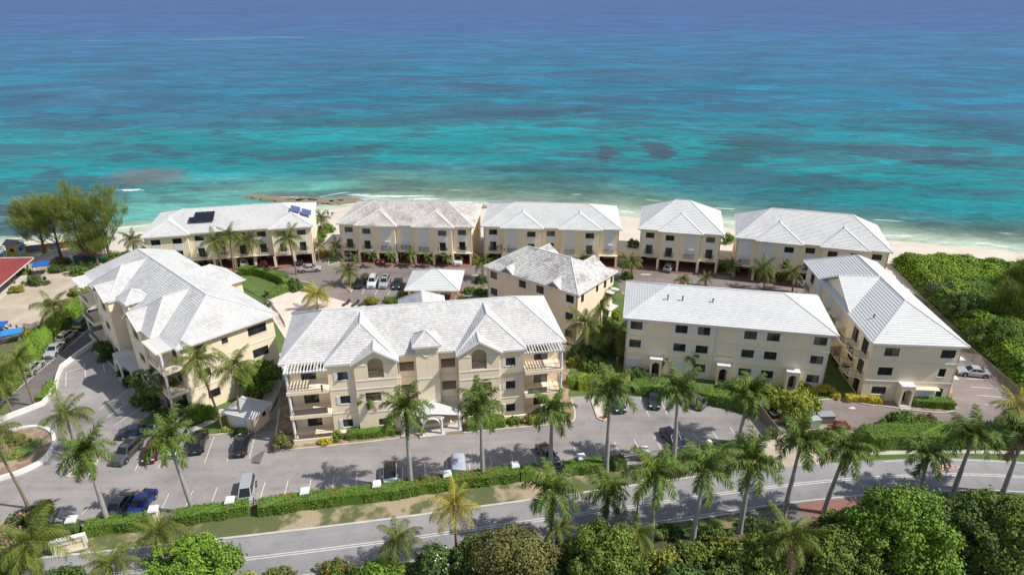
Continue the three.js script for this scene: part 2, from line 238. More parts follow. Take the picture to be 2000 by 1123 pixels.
{ const g = new THREE.PlaneGeometry(16000, 7000); g.rotateX(-Math.PI / 2); g.translate(0, SEA - .01, -5000); const u = g.attributes.uv, p = g.attributes.position; for (let i = 0; i < 4; i++) u.setXY(i, p.getX(i), p.getZ(i));
  struct('open_ocean', g, new THREE.MeshPhysicalMaterial({ map: tex(512, 512, 900, 420, (u, v) => mul3([.026, .080, .215], .72 + .56 * fbm(u * 12, v * 20, 5, 12, 20))), bumpMap: bump0, bumpScale: .6, roughness: .35, ior: 1.33, specularIntensity: .13 })); }
{ const g = new THREE.PlaneGeometry(16000, 1600); g.rotateX(-Math.PI / 2); g.translate(0, SEA - .03, -850); struct('surrounding_sea', g, new THREE.MeshPhysicalMaterial({ color: lin(.006, .11, .19), roughness: .35, ior: 1.33, specularIntensity: .13 })); }
struct('inland_ground', flat([[-900, -88], [900, -88], [900, 600], [-900, 600]], -.08), M.grass);
for (const [x0, x1] of [[-1150, -380], [380, 1150]]) { const g = new THREE.PlaneGeometry(x1 - x0, 345); g.rotateX(-Math.PI / 2); g.translate((x0 + x1) / 2, SEA, -267.5); struct('side_sea', g, new THREE.MeshPhysicalMaterial({ color: lin(.006, .14, .18), roughness: .35, ior: 1.33, specularIntensity: .13 })); }

// ---------- paved ground ----------
const grassBand = flat([[-150, -30], [150, -30], [150, -73], [40, -79], [-30, -66], [-90, -60], [-150, -60]], .004);
struct('grass_verge', grassBand, M.grass);
struct('undergrowth_soil', flat([[-150, -20], [150, -20], [150, -58], [70, -61.5], [45, -61.5], [20, -56.5], [-15, -50.5], [-60, -43], [-150, -28]], .008), M.litter);
const estate = flat([[-87.46,-94.50], [-86.75,-122.75], [-80.64,-134.91], [-63.61,-139.42], [-40.68,-143.22], [27.26,-139.42], [76.63,-133.46], [81.68,-94.50], [71.75,-73.09], [32.22,-68.39], [0.00,-61.06], [-28.02,-56.27], [-53.32,-52.33], [-66.33,-55.16]], .006);
struct('estate_ground', estate, M.ground);
const LOT = [[-63.76,-59.81], [-55.55,-58.04], [-49.79,-57.03], [-41.39,-58.36], [-29.38,-61.06], [-17.04,-63.22], [-2.50,-65.59], [7.01,-67.31], [18.04,-68.39], [29.13,-70.94], [36.64,-72.44], [37.56,-77.69], [35.26,-81.43], [27.11,-84.08], [19.18,-86.16], [7.67,-86.16], [-35.07,-85.46], [-53.37,-85.46], [-70.35,-99.25], [-70.71,-95.49], [-70.83,-91.33], [-68.19,-85.74], [-67.29,-81.43], [-70.70,-77.45], [-74.62,-74.20]];
const lot = struct('parking_lot', flat(LOT, .012), M.asphalt);
struct('west_drive', flat([[-68.85,-64.12], [-78.45,-76.50], [-78.63,-96.16], [-78.99,-109.57], [-78.28,-120.30], [-70.54,-113.40], [-69.90,-102.33], [-70.04,-99.61], [-70.71,-95.49], [-70.83,-91.33], [-68.19,-85.74], [-67.29,-81.43], [-70.70,-77.45], [-72.56,-74.20]], .010), M.drive);
const COURT = [[-60.21,-127.92], [-58.23,-134.04], [-49.24,-136.99], [-39.46,-138.20], [-7.72,-134.62], [0.00,-133.46], [26.08,-132.32], [44.52,-128.46], [64.66,-121.27], [59.26,-113.40], [39.49,-117.93], [21.08,-120.30], [19.90,-126.60], [0.00,-130.64], [-6.63,-122.75], [-7.28,-115.63], [-20.70,-111.25], [-28.50,-112.53], [-32.60,-113.84], [-35.93,-117.93], [-39.56,-123.76], [-45.84,-125.81], [-52.09,-125.81]];
const court = struct('court_drive', flat(COURT, .014), M.court);
struct('east_drive', flat([[42.28,-82.48], [47.71,-83.01], [50.81,-81.69], [56.22,-80.79], [62.86,-80.66], [67.43,-88.32], [72.78,-96.16], [76.54,-96.16], [73.44,-82.48], [73.93,-74.20], [67.77,-74.20], [49.97,-75.57], [42.03,-76.50], [39.92,-78.29]], .013), M.court);
const kerbMat = M.concrete;
const kerb = (pts, w = .22, h = .15, mat = kerbMat, n = 6) => struct('kerb', ribbon(n ? smooth(pts, n) : pts, -w / 2, w / 2, 0, h), mat);
// beds and lawns, each a raised slab
const bed = (name, pts, mat, h = .09) => struct(name, slab(pts, 0, h), mat);
const bedA = [[-69.62,-97.51], [-64.98,-93.69], [-60.87,-89.80], [-55.92,-84.77], [-50.50,-79.53], [-51.62,-75.80], [-48.14,-76.38], [-44.32,-75.34], [-40.34,-74.09], [-37.69,-74.65], [-36.39,-73.75], [-35.22,-74.09], [-34.75,-75.11], [-33.79,-81.43], [-36.63,-94.50], [-41.78,-111.25], [-54.09,-122.75], [-78.77,-137.89], [-78.13,-119.10]];
bed('planting_bed', bedA, M.lawn); kerb([[-69.62,-97.51], [-64.98,-93.69], [-60.87,-89.80], [-55.92,-84.77], [-50.50,-79.53]]); kerb([[-51.62,-75.80], [-48.14,-76.38], [-44.32,-75.34], [-40.34,-74.09], [-37.69,-74.65], [-36.60,-73.75], [-35.22,-74.09], [-34.75,-75.11]]);
const bedB = [[-30.82,-70.84], [-28.63,-71.05], [-20.10,-72.44], [-14.94,-73.42], [-6.26,-74.65], [0.00,-75.68], [7.02,-76.74], [8.32,-77.21], [8.80,-78.66], [8.63,-82.74], [8.43,-91.33], [10.51,-113.40], [-42.06,-113.40], [-36.63,-94.50], [-33.02,-80.15]];
bed('planting_bed', bedB, M.soil); kerb([[-33.02,-80.15], [-30.82,-70.84], [-28.63,-71.05], [-20.10,-72.44], [-14.94,-73.42]], .22, .15, kerbMat, 0); kerb([[-6.53,-74.65], [0.00,-75.68], [7.02,-76.74], [8.32,-77.21], [8.80,-78.66], [8.63,-82.74]]);
const bedD = [[8.23,-83.41], [12.39,-83.81], [17.36,-84.36], [23.95,-83.41], [29.38,-81.43], [33.91,-79.53], [36.77,-77.45], [41.35,-78.29], [43.92,-82.48], [48.03,-82.87], [51.95,-84.08], [63.09,-113.40], [21.40,-119.10], [21.47,-126.60], [10.79,-105.17]];
bed('garden_bed', bedD, M.lawn); kerb([[23.92,-83.27], [29.35,-81.30], [33.87,-79.40]]); kerb([[43.86,-82.34], [47.97,-82.74], [49.61,-81.95]]); kerb([[49.61,-81.95], [51.30,-81.17], [53.00,-80.92], [57.13,-79.78], [61.25,-79.40], [62.92,-80.15], [63.62,-81.43]]);
bed('garden_bed', [[53.13,-81.17], [57.27,-80.03], [61.39,-79.65], [62.86,-80.41], [64.90,-84.08], [54.21,-84.08]], M.soil);
bed('pool_lawn', [[-54.60,-122.75], [-56.48,-129.27], [-50.53,-127.39], [-45.84,-125.81], [-41.10,-123.76], [-38.14,-120.30], [-39.17,-116.77], [-42.74,-115.63], [-46.62,-115.63]], M.lawn);
kerb([[-46.00,-126.33], [-41.59,-124.78], [-38.96,-122.26], [-37.36,-118.87]]);
struct('pool_deck', flat([[-47.77,-119.10], [-44.45,-121.27], [-40.14,-120.30], [-35.54,-117.93], [-30.98,-115.18], [-24.73,-112.75], [-19.70,-110.82], [-17.46,-101.41], [-37.97,-99.96], [-43.55,-109.16]], .10), M.paver);
struct('pool', flat([[-37.76,-111.67], [-37.09,-113.40], [-28.50,-112.53], [-27.86,-105.17], [-36.85,-105.17]], .06), new THREE.MeshPhysicalMaterial({ color: lin(.02, .16, .30), roughness: .05, ior: 1.33 }));
struct('footpath', ribbon([[-34.70,-75.57], [-35.20,-80.15], [-35.39,-84.08], [-35.83,-89.06], [-37.48,-96.16]], -1.0, 1.0, .11), M.concrete);
struct('footpath', ribbon(smooth([[-44.50,-74.20], [-42.78,-75.80], [-41.62,-77.21], [-41.14,-78.66], [-40.93,-80.15]], 4), -.55, .55, .10), M.concrete);
struct('sand_lot', flat([[-103.37,-105.17], [-117.37,-122.75], [-96.34,-120.30], [-96.77,-130.64], [-94.77,-136.39], [-87.68,-127.92], [-85.47,-115.63], [-81.80,-105.17], [-85.02,-103.26]], .010), M.dirt);
struct('beach_track', flat([[-117.37,-122.75], [-124.95,-139.42], [-111.14,-142.57], [-99.17,-143.87], [-85.35,-141.93], [-76.63,-133.46], [-83.69,-122.75], [-94.77,-136.39], [-96.77,-130.64], [-96.34,-120.30]], .007), M.dirt);
struct('gravel_apron', flat([[34.82,-75.91], [36.89,-73.09], [39.73,-69.39], [38.37,-67.70], [31.91,-67.50], [30.28,-68.39], [33.47,-72.01]], .016), M.dirt);
// roundabout planter with a curved white wall, low white boundary wall
const RB = smooth([[-64.64,-63.40], [-62.24,-65.22], [-60.56,-66.44], [-59.28,-68.39], [-59.45,-70.73], [-60.38,-72.87], [-62.24,-74.77], [-64.54,-75.57], [-66.40,-75.22], [-68.46,-74.20]], 5);
bed('roundabout_bed', [...RB, [-70.95,-72.01]], M.soil, .32);
struct('roundabout_lawn', flat(smooth([[-66.51,-67.70], [-62.70,-68.69], [-61.50,-70.42], [-62.00,-72.87], [-63.09,-73.31], [-63.31,-71.58], [-65.91,-70.52], [-68.10,-69.90]], 4), .335), M.lawn);
tag(mesh('planter_wall', ribbon(RB, -.22, .22, 0, .55), M.whiteWall), 'curved white planter wall round the entrance roundabout', 'wall');
tag(mesh('boundary_wall', ribbon([[-72.40,-73.98], [-70.54,-77.21], [-67.13,-81.17], [-68.01,-85.46], [-69.57,-88.61], [-70.67,-91.33], [-70.45,-95.33], [-69.94,-99.43]], -.17, .17, 0, .75), M.whiteWall), 'low white boundary wall between the west drive and the parking lot', 'wall');
// small kerbed islands in the parking lot
const island = (pts, mat = M.soil) => { const o = struct('traffic_island', slab(pts, 0, .12), mat); mesh('edging', ribbon([...pts, pts[0]], -.12, .12, 0, .17), M.concrete, o); };
island([[-54.43,-65.68], [-51.96,-65.97], [-52.63,-70.11], [-54.12,-68.39]]); island([[11.51,-82.61], [13.00,-83.27], [13.39,-78.17], [12.71,-77.33], [11.93,-77.93]], M.sand); island([[-52.14,-59.00], [-51.76,-60.47], [-51.18,-58.20], [-51.37,-57.57]]);
island([[-32.96,-122.26], [-31.61,-119.82], [-31.60,-124.52], [-34.35,-128.46], [-34.35,-124.78]]); island([[-39.48,-133.75], [-37.48,-135.50], [-38.61,-136.99], [-40.03,-137.29]], M.lawn);

// ---------- the street ----------
const CL = smooth([[-150, -34], [-70, -46.5], [-28.19,-52.84], [-13.26,-55.38], [-4.67,-57.03], [7.98,-59.48], [18.36,-61.56], [28.87,-63.58], [40.00,-65.24], [48.63,-66.01], [55.34,-66.25], [62.63,-65.78], [73.77,-64.12], [140, -58]], 8);
const road = struct('street', ribbon(CL, -3.15, 3.15, .02), M.road);
for (const o of [-.16, .16]) mesh('centre_line', ribbon(CL, o - .055, o + .055, .024), M.paint, road);
mesh('edge_line', ribbon(CL.slice(40), 2.75, 2.86, .024), M.paint, road); mesh('edge_line', ribbon(CL.slice(76), -2.88, -2.76, .024), M.paint, road);
kerb(offset(CL, -3.3).slice(10, 62), .3, .13, M.concrete, 0); kerb(offset(CL, 3.3).slice(10, 60), .26, .12, M.concrete, 0);
{ const tri = (s, mat, y) => { const c = [54.05,-67.60], a = [56.40,-67.79], b = [53.02,-68.49], d = [52.55,-66.44], q = (p) => [lerp((a[0] + b[0] + d[0]) / 3, p[0], s), lerp((a[1] + b[1] + d[1]) / 3, p[1], s)]; return mesh('give_way_triangle', flat([q(a), q(b), q(d)], y), mat, road); };
  tri(1, M.paint, .024); tri(.9, M.paintRed, .028); tri(.56, M.paint, .032); tri(.2, M.paintRed, .036); }
struct('brick_apron', flat([[33.24,-61.06], [35.90,-61.74], [41.57,-62.34], [40.55,-59.00], [36.72,-58.20], [33.18,-59.40]], .016), M.brickFloor);
struct('dark_apron', flat([[25.69,-59.64], [29.36,-60.14], [33.57,-61.14], [35.10,-59.81], [31.83,-57.42], [24.78,-56.65]], .014), M.drive);
struct('roadside_path', flat([[46.24,-70.73], [56.33,-71.05], [70.02,-70.73], [69.56,-70.11], [55.96,-70.42], [45.89,-70.01]], .02), M.concrete);
// parking bay lines
const line = (a, b, w = .1, parent = lot) => mesh('bay_line', ribbon([a, b], -w / 2, w / 2, .017), M.paint, parent);
for (const [a, b] of [[[-49.02,-59.40], [-48.76,-61.31]], [[-40.26,-59.97], [-40.67,-62.87]], [[-37.63,-59.97], [-38.05,-63.40]], [[-34.87,-60.39], [-35.36,-63.85]], [[-32.23,-61.06], [-32.59,-64.30]], [[-29.47,-61.31], [-29.94,-64.85]], [[-26.77,-61.82], [-27.26,-65.22]], [[-24.12,-62.87], [-24.59,-65.68]], [[-21.38,-63.04], [-21.89,-66.15]], [[-18.60,-63.13], [-19.18,-66.73]], [[-15.92,-64.12], [-16.41,-67.21]], [[-13.16,-64.12], [-13.70,-67.79]], [[-10.44,-64.57], [-11.01,-68.29]], [[-7.83,-65.03], [-8.28,-68.79]], [[-5.00,-65.59], [-5.53,-69.29]], [[-2.32,-66.06], [-2.81,-69.80]], [[0.44,-66.73], [-0.07,-70.21]], [[3.15,-68.09], [2.64,-70.73]], [[5.84,-68.09], [5.31,-71.26]], [[8.63,-69.09], [8.07,-71.68]], [[11.42,-68.49], [10.80,-72.22]], [[14.29,-67.89], [13.49,-72.76]], [[16.61,-70.52], [16.21,-73.31]], [[19.51,-70.52], [18.94,-73.75]], [[24.71,-73.09], [24.30,-74.77]], [[27.82,-70.32], [27.04,-75.22]], [[30.05,-72.87], [29.74,-75.91]], [[32.70,-74.77], [32.36,-76.50]],
  [[-46.80,-66.92], [-47.16,-68.89]], [[-44.12,-67.40], [-44.44,-69.29]], [[-41.40,-67.89], [-41.92,-70.52]], [[-38.79,-68.39], [-39.75,-73.98]], [[-36.11,-68.79], [-36.67,-72.87]], [[-33.44,-69.29], [-34.44,-74.43]], [[15.90,-83.68], [16.33,-80.15]], [[18.67,-84.08], [19.15,-78.54]], [[21.55,-83.01], [21.80,-78.91]],
  [[-58.64,-80.15], [-57.12,-85.04]], [[-56.47,-78.05], [-55.25,-82.87]], [[-54.44,-76.26], [-52.70,-81.05]], [[-66.99,-86.16], [-69.38,-90.26]], [[-64.99,-88.02], [-68.13,-92.89]], [[-63.42,-90.26], [-65.91,-94.18]], [[-69.38,-90.26], [-67.49,-91.79]]]) line(a, b);
for (const [a, b] of [[[-29.26,-119.10], [-29.17,-125.29]], [[-26.59,-118.63], [-26.69,-124.78]], [[-24.11,-118.63], [-23.90,-124.78]]]) line(a, b, .1, court);
{ const wl = scene.getObjectByName('west_drive'); line([-73.59,-79.53], [-74.07,-106.93], .13, wl); for (const [a, b] of [[[-75.45,-87.44], [-73.43,-87.44]], [[-74.88,-92.89], [-73.42,-92.89]], [[-74.41,-98.03], [-73.92,-98.20]], [[-75.64,-103.26], [-74.04,-103.26]]]) line(a, b, .1, wl); }
{ const el = scene.getObjectByName('east_drive'); for (const [a, b] of [[[68.74,-86.02], [72.68,-85.60]], [[68.27,-83.81], [71.60,-83.27]], [[67.88,-81.43], [70.35,-81.17]], [[72.13,-87.59], [72.19,-86.02]], [[72.05,-85.46], [71.97,-83.95]], [[69.62,-88.32], [72.66,-88.17]]]) line(a, b, .12, el); mesh('arrow_marking', flat([[47.86,-80.53], [48.83,-80.92], [48.90,-80.28], [48.25,-80.28]], .018), M.paint, el); }
for (const c of [[-7.42,-128.46], [27.87,-129.00], [38.02,-123.76]]) mesh('lane_marking', flat([[c[0] - 1, c[1] - .25], [c[0] + 1, c[1] - .25], [c[0] + 1, c[1] + .25], [c[0] - 1, c[1] + .25]], .019), M.paint, court);
mesh('asphalt_patch', flat([[-33.16,-69.60], [-31.98,-71.15], [-31.76,-68.19], [-32.89,-68.29]], .0165), M.drive, lot);

// ---------- building kit: local axes u (right), y, v (back) with x = u, z = -v ----------
function roofPlane(pts, course = .36, lift = .06) { // pts[0] -> pts[1] is the eave; stepped tile courses
  const V = pts.map((p) => new THREE.Vector3(p[0], p[1], -p[2])), e = V[1].clone().sub(V[0]).normalize();
  let n = new THREE.Vector3(); for (let i = 2; i < V.length; i++) { const c = new THREE.Vector3().crossVectors(e, V[i].clone().sub(V[0])); if (c.length() > n.length()) n = c; }
  n.normalize(); if (n.y < 0) n.negate(); const s = new THREE.Vector3().crossVectors(n, e); if (s.y < 0) s.negate();
  const q = V.map((p) => { const d = p.clone().sub(V[0]); return [d.dot(e), d.dot(s)]; }), bmax = Math.max(...q.map((p) => p[1])), g = new GB();
  const clip = (poly, b, keepAbove) => { const out = []; poly.forEach((p, i) => { const r = poly[(i + 1) % poly.length], ip = keepAbove ? p[1] >= b : p[1] <= b, ir = keepAbove ? r[1] >= b : r[1] <= b; if (ip) out.push(p); if (ip !== ir) { const t = (b - p[1]) / (r[1] - p[1]); out.push([lerp(p[0], r[0], t), b]); } }); return out; };
  const at = (a, b, l) => { const v = V[0].clone().addScaledVector(e, a).addScaledVector(s, b).addScaledVector(n, l); return [v.x, v.y, v.z]; };
  const out = (A, B, C, ua, ub, uc) => { const t = new THREE.Vector3(...B).sub(new THREE.Vector3(...A)).cross(new THREE.Vector3(...C).sub(new THREE.Vector3(...A))); if (t.dot(n) < 0) g.tri(A, C, B, ua, uc, ub); else g.tri(A, B, C, ua, ub, uc); };
  for (let b0 = 0; b0 < bmax - .01; b0 += course) {
    const b1 = b0 + course; let poly = clip(clip(q, b0, true), b1, false); if (poly.length < 3) continue;
    const P3 = poly.map(([a, b]) => at(a, b, lift * (1 - (b - b0) / course)));
    for (let i = 1; i < poly.length - 1; i++) out(P3[0], P3[i], P3[i + 1], poly[0], poly[i], poly[i + 1]);
    const low = poly.filter((p) => p[1] < b0 + 1e-4).map((p) => p[0]);
    if (low.length > 1) { const a0 = Math.min(...low), a1 = Math.max(...low); g.quad(at(a0, b0, 0), at(a1, b0, 0), at(a1, b0, lift), at(a0, b0, lift), a1 - a0, .05); }
  }
  return g.geo();
}
const L3 = (p) => [p[0], p[1], -p[2]];
function slope(B, mat, pts, course = mat === M.roofWhite ? .42 : .36) { return mesh('roof_slope', roofPlane(pts, course), mat, B); }
function caps(B, edges, w = .2) { for (const [a, b] of edges) { const g = new GB(); g.bar([a[0], a[1] + .05, -a[2]], [b[0], b[1] + .05, -b[2]], w, .1); mesh('ridge_cap', g.geo(), M.roofCap, B); } }
function fascia(B, edges, y) { const g = new GB(); for (const [a, b] of edges) g.bar([a[0], y - .11, -a[1]], [b[0], y - .11, -b[1]], .07, .22); mesh('fascia', g.geo(), M.trim, B); }
function soffit(B, pts, y) { mesh('soffit', flat(pts.map((p) => [p[0], -p[1]]), y), M.trim, B); }
function hip(B, mat, u0, u1, v0, v1, y, r0, r1, rv, ry, course) {
  const A = [u0, y, v0], Bq = [u1, y, v0], C = [u1, y, v1], D = [u0, y, v1], R0 = [r0, ry, rv], R1 = [r1, ry, rv];
  slope(B, mat, [A, Bq, R1, R0], course); slope(B, mat, [Bq, C, R1], course); slope(B, mat, [C, D, R0, R1], course); slope(B, mat, [D, A, R0], course);
  caps(B, [[A, R0], [D, R0], [Bq, R1], [C, R1], [R0, R1]]); soffit(B, [[u0, v0], [u1, v0], [u1, v1], [u0, v1]], y - .01);
  fascia(B, [[[u0, v0], [u1, v0]], [[u1, v0], [u1, v1]], [[u1, v1], [u0, v1]], [[u0, v1], [u0, v0]]], y);
}
function wingHip(B, mat, u0, u1, v0, va, vb, y, ry, course, open) { // hipped front, ridge running back into the main roof; open = [u0, u1, v] leaves out the part under a front gable
  const c = (u0 + u1) / 2, A = [u0, y, v0], Bq = [u1, y, v0], R = [c, ry, va], S = [c, ry, vb];
  if (!open) slope(B, mat, [A, Bq, R], course); else { const t = (open[2] - v0) / (va - v0), at = (u) => [lerp(u, c, t), lerp(y, ry, t), open[2]], left = open[0] < c - .01 && open[0] <= u0 + .5; if (left) { slope(B, mat, [[open[1], y, v0], Bq, R], course); slope(B, mat, [at(u0), at(open[1]), R], course); } else { slope(B, mat, [A, [open[0], y, v0], R], course); slope(B, mat, [at(open[0]), at(u1), R], course); } }
  slope(B, mat, [[u1, y, v0], [u1, y, vb], S, R], course); slope(B, mat, [[u0, y, vb], [u0, y, v0], R, S], course);
  caps(B, [[A, R], [Bq, R], [R, S]]); const f0 = open && open[0] <= u0 + .5 ? open[1] : u0, f1 = open && open[0] > u0 + .5 ? open[0] : u1; fascia(B, [[[f0, v0], [f1, v0]], [[u1, v0], [u1, v0 + 1.5]], [[u0, v0 + 1.5], [u0, v0]]], y + .002); soffit(B, [[f0, v0], [f1, v0], [f1, v0 + .36], [f0, v0 + .36]], y - .014);
}
function gable(B, mat, u0, u1, v0, vb, y, ry, course) { const c = (u0 + u1) / 2; slope(B, mat, [[u0, y, vb], [u0, y, v0], [c, ry, v0], [c, ry, vb]], course); slope(B, mat, [[u1, y, v0], [u1, y, vb], [c, ry, vb], [c, ry, v0]], course); caps(B, [[[c, ry, v0], [c, ry, vb]]]); const g = new GB(); g.bar([u0, y - .04, -v0], [c, ry - .04, -v0], .08, .24).bar([c, ry - .04, -v0], [u1, y - .04, -v0], .08, .24); mesh('barge_board', g.geo(), M.trim, B); }
// wall from p0 to p1 ([u, v], left to right seen from outside) with real openings
function wall(B, p0, p1, y0, y1, holes = [], mat = M.cream, th = .25, top = []) {
  const a = [p0[0], -p0[1]], b = [p1[0], -p1[1]], dx = b[0] - a[0], dz = b[1] - a[1], L = Math.hypot(dx, dz), s = new THREE.Shape();
  s.moveTo(0, y0); s.lineTo(L, y0); s.lineTo(L, y1); for (const [t, y] of top || []) s.lineTo(t, y); s.lineTo(0, y1); s.closePath();
  for (const h of holes) {
    const x0 = h.t - h.w / 2, x1 = h.t + h.w / 2, k = new THREE.Path(); k.moveTo(x0, h.y); k.lineTo(x1, h.y);
    if (h.arch) { k.lineTo(x1, h.y + h.h - h.w / 2); k.absarc(h.t, h.y + h.h - h.w / 2, h.w / 2, 0, Math.PI, false); } else { k.lineTo(x1, h.y + h.h); k.lineTo(x0, h.y + h.h); }
    k.lineTo(x0, h.y); s.holes.push(k);
  }
  const g = new THREE.ExtrudeGeometry(s, { depth: th, bevelEnabled: false, curveSegments: 8 }); g.translate(0, 0, -th);
  const m = mesh('wall', g, mat, B), ry = Math.atan2(-dz, dx); m.position.set(a[0], 0, a[1]); m.rotation.y = ry;
  for (const h of holes) if (h.kind) fit(B, h, a, [dx / L, dz / L], ry);
  return m;
}
const winGeo = new Map();
function frameGeo(w, h, nx, ny) { const k = [w, h, nx, ny].join(); if (!winGeo.has(k)) { const g = new GB(), f = .07; g.box(0, h - f / 2, 0, w, f, .08).box(0, f / 2, 0, w, f, .08).box(-w / 2 + f / 2, h / 2, 0, f, h - 2 * f, .08).box(w / 2 - f / 2, h / 2, 0, f, h - 2 * f, .08); for (let i = 1; i < nx; i++) g.box(-w / 2 + w * i / nx, h / 2, 0, .05, h - 2 * f, .07); for (let j = 1; j < ny; j++) g.box(0, h * j / ny, .004, w - 2 * f, .035, .05); winGeo.set(k, g.geo()); } return winGeo.get(k); }
const rollerGeo = new Map(); function rollGeo(w, h) { const k = w + ',' + h; if (!rollerGeo.has(k)) { const g = new GB(); g.box(0, h + .12, .06, w + .12, .26, .26); const n = Math.round(h / .16); for (let i = 0; i < n; i++) { const y = h * i / n, e = h / n; g.quad([-w / 2, y, .03], [w / 2, y, .03], [w / 2, y + e * .8, .055], [-w / 2, y + e * .8, .055], w, e); g.quad([-w / 2, y + e * .8, .055], [w / 2, y + e * .8, .055], [w / 2, y + e, .03], [-w / 2, y + e, .03], w, e * .2); } rollerGeo.set(k, g.geo()); } return rollerGeo.get(k); }
const railGeos = new Map(); function railGeo(w, h, d) { const k = [w, h, d].join(); if (!railGeos.has(k)) { const g = new GB(), bars = (x0, z0, x1, z1) => { const L = Math.hypot(x1 - x0, z1 - z0), n = Math.max(1, Math.round(L / .13)); g.bar([x0, h, z0], [x1, h, z1], .05).bar([x0, .08, z0], [x1, .08, z1], .04); for (let i = 0; i <= n; i++) { const x = lerp(x0, x1, i / n), z = lerp(z0, z1, i / n); g.bar([x, .08, z], [x, h, z], i % 8 ? .02 : .045); } }; bars(-w / 2, d, w / 2, d); if (d > .05) { bars(-w / 2, 0, -w / 2, d); bars(w / 2, 0, w / 2, d); } railGeos.set(k, g.geo()); } return railGeos.get(k); }
let paneN = 0;
function fit(B, h, a, d, ry) { // fills an opening: window, glazed door, roller shutter or plain dark loggia
  const at = (o, t, y, out) => { o.position.set(a[0] + d[0] * t - d[1] * out, y, a[1] + d[1] * t + d[0] * out); o.rotation.y = ry; return o; };
  if (h.kind === 'loggia') { const D = 2.2, bw = h.w + .5, bh = h.h + .3, lw = at(mesh('loggia_wall', loggiaGeo(bw, bh, D), M.creamTan, B), h.t, h.y - .1, -.27); at(mesh('loggia_rail', railGeo(h.w, .95, 0), M.taupe, B), h.t, h.y, -.12); return; }
  if (h.kind === 'roller') { at(mesh('roller_shutter', rollGeo(h.w, h.h), M.shutter, B), h.t, h.y, 0); return; }
  const f = at(mesh(h.kind === 'door' ? 'glazed_door' : 'window', frameGeo(h.w, h.h, h.nx || 2, h.ny || 2), h.white ? M.trim : M.frame, B), h.t, h.y, -.1), nx = h.nx || 2, w = (h.w - .14) / nx;
  for (let i = 0; i < nx; i++) { const p = mesh('pane', boxGeo(w - .04, h.h - .14, .012), M.glass[[0, 1, 0, 1, 2, 0, 2, 1, 3, 0][hash(paneN++, 5) * 10 | 0]], f); p.position.set(-h.w / 2 + .07 + w * (i + .5), h.h / 2, -.02); }
  if (h.shut) for (const s of [-1, 1]) { const m = at(mesh('shutter', boxGeo(.42, h.h + .06, .06), M.shutter, B), h.t + s * (h.w / 2 + .24), h.y + h.h / 2, .035); }
  if (h.sill !== 0) at(mesh('sill', boxGeo(h.w + .16, .08, .2), M.trim, B), h.t, h.y - .045, -.04);
  if (h.rail) { at(mesh('balcony_rail', railGeo(h.w + .5, .95, .32), M.iron, B), h.t, h.y - .05, .02); at(mesh('balcony_sill', boxGeo(h.w + .6, .1, .4), M.trim, B), h.t, h.y - .1, .2); }
}
function band(B, p0, p1, y, h = .16, out = .05) { const dx = p1[0] - p0[0], dv = p1[1] - p0[1], L = Math.hypot(dx, dv), nx = dv / L, nv = -dx / L, c = [(p0[0] + p1[0]) / 2 + nx * out / 2, (p0[1] + p1[1]) / 2 + nv * out / 2]; boxAt('string_course', M.trim, B, c[0], y, -c[1], L, h, out, Math.atan2(dv, dx)); }
const loggiaGeo = (w, h, d) => new GB().box(0, h / 2, -d, w, h, .06).box(0, -.03, -d / 2, w, .06, d).box(0, h + .03, -d / 2, w, .06, d).box(-w / 2, h / 2, -d / 2, .06, h, d - .07).box(w / 2, h / 2, -d / 2, .06, h, d - .07).geo();
const rad = THREE.MathUtils.degToRad;
const Wn = (t, y, w = 1.5, h = 1.15, o = {}) => ({ t, y, w, h, kind: 'window', ...o });
function building(name, label, [x, z], deg) { return thing(name, label, 'building', x, z, rad(-deg)); }
const fromEave = (E, deg, u, v) => { const a = rad(deg), U = [Math.cos(a), Math.sin(a)], Vv = [Math.sin(a), -Math.cos(a)]; return [E[0] - u * U[0] - v * Vv[0], E[1] - u * U[1] - v * Vv[1]]; };

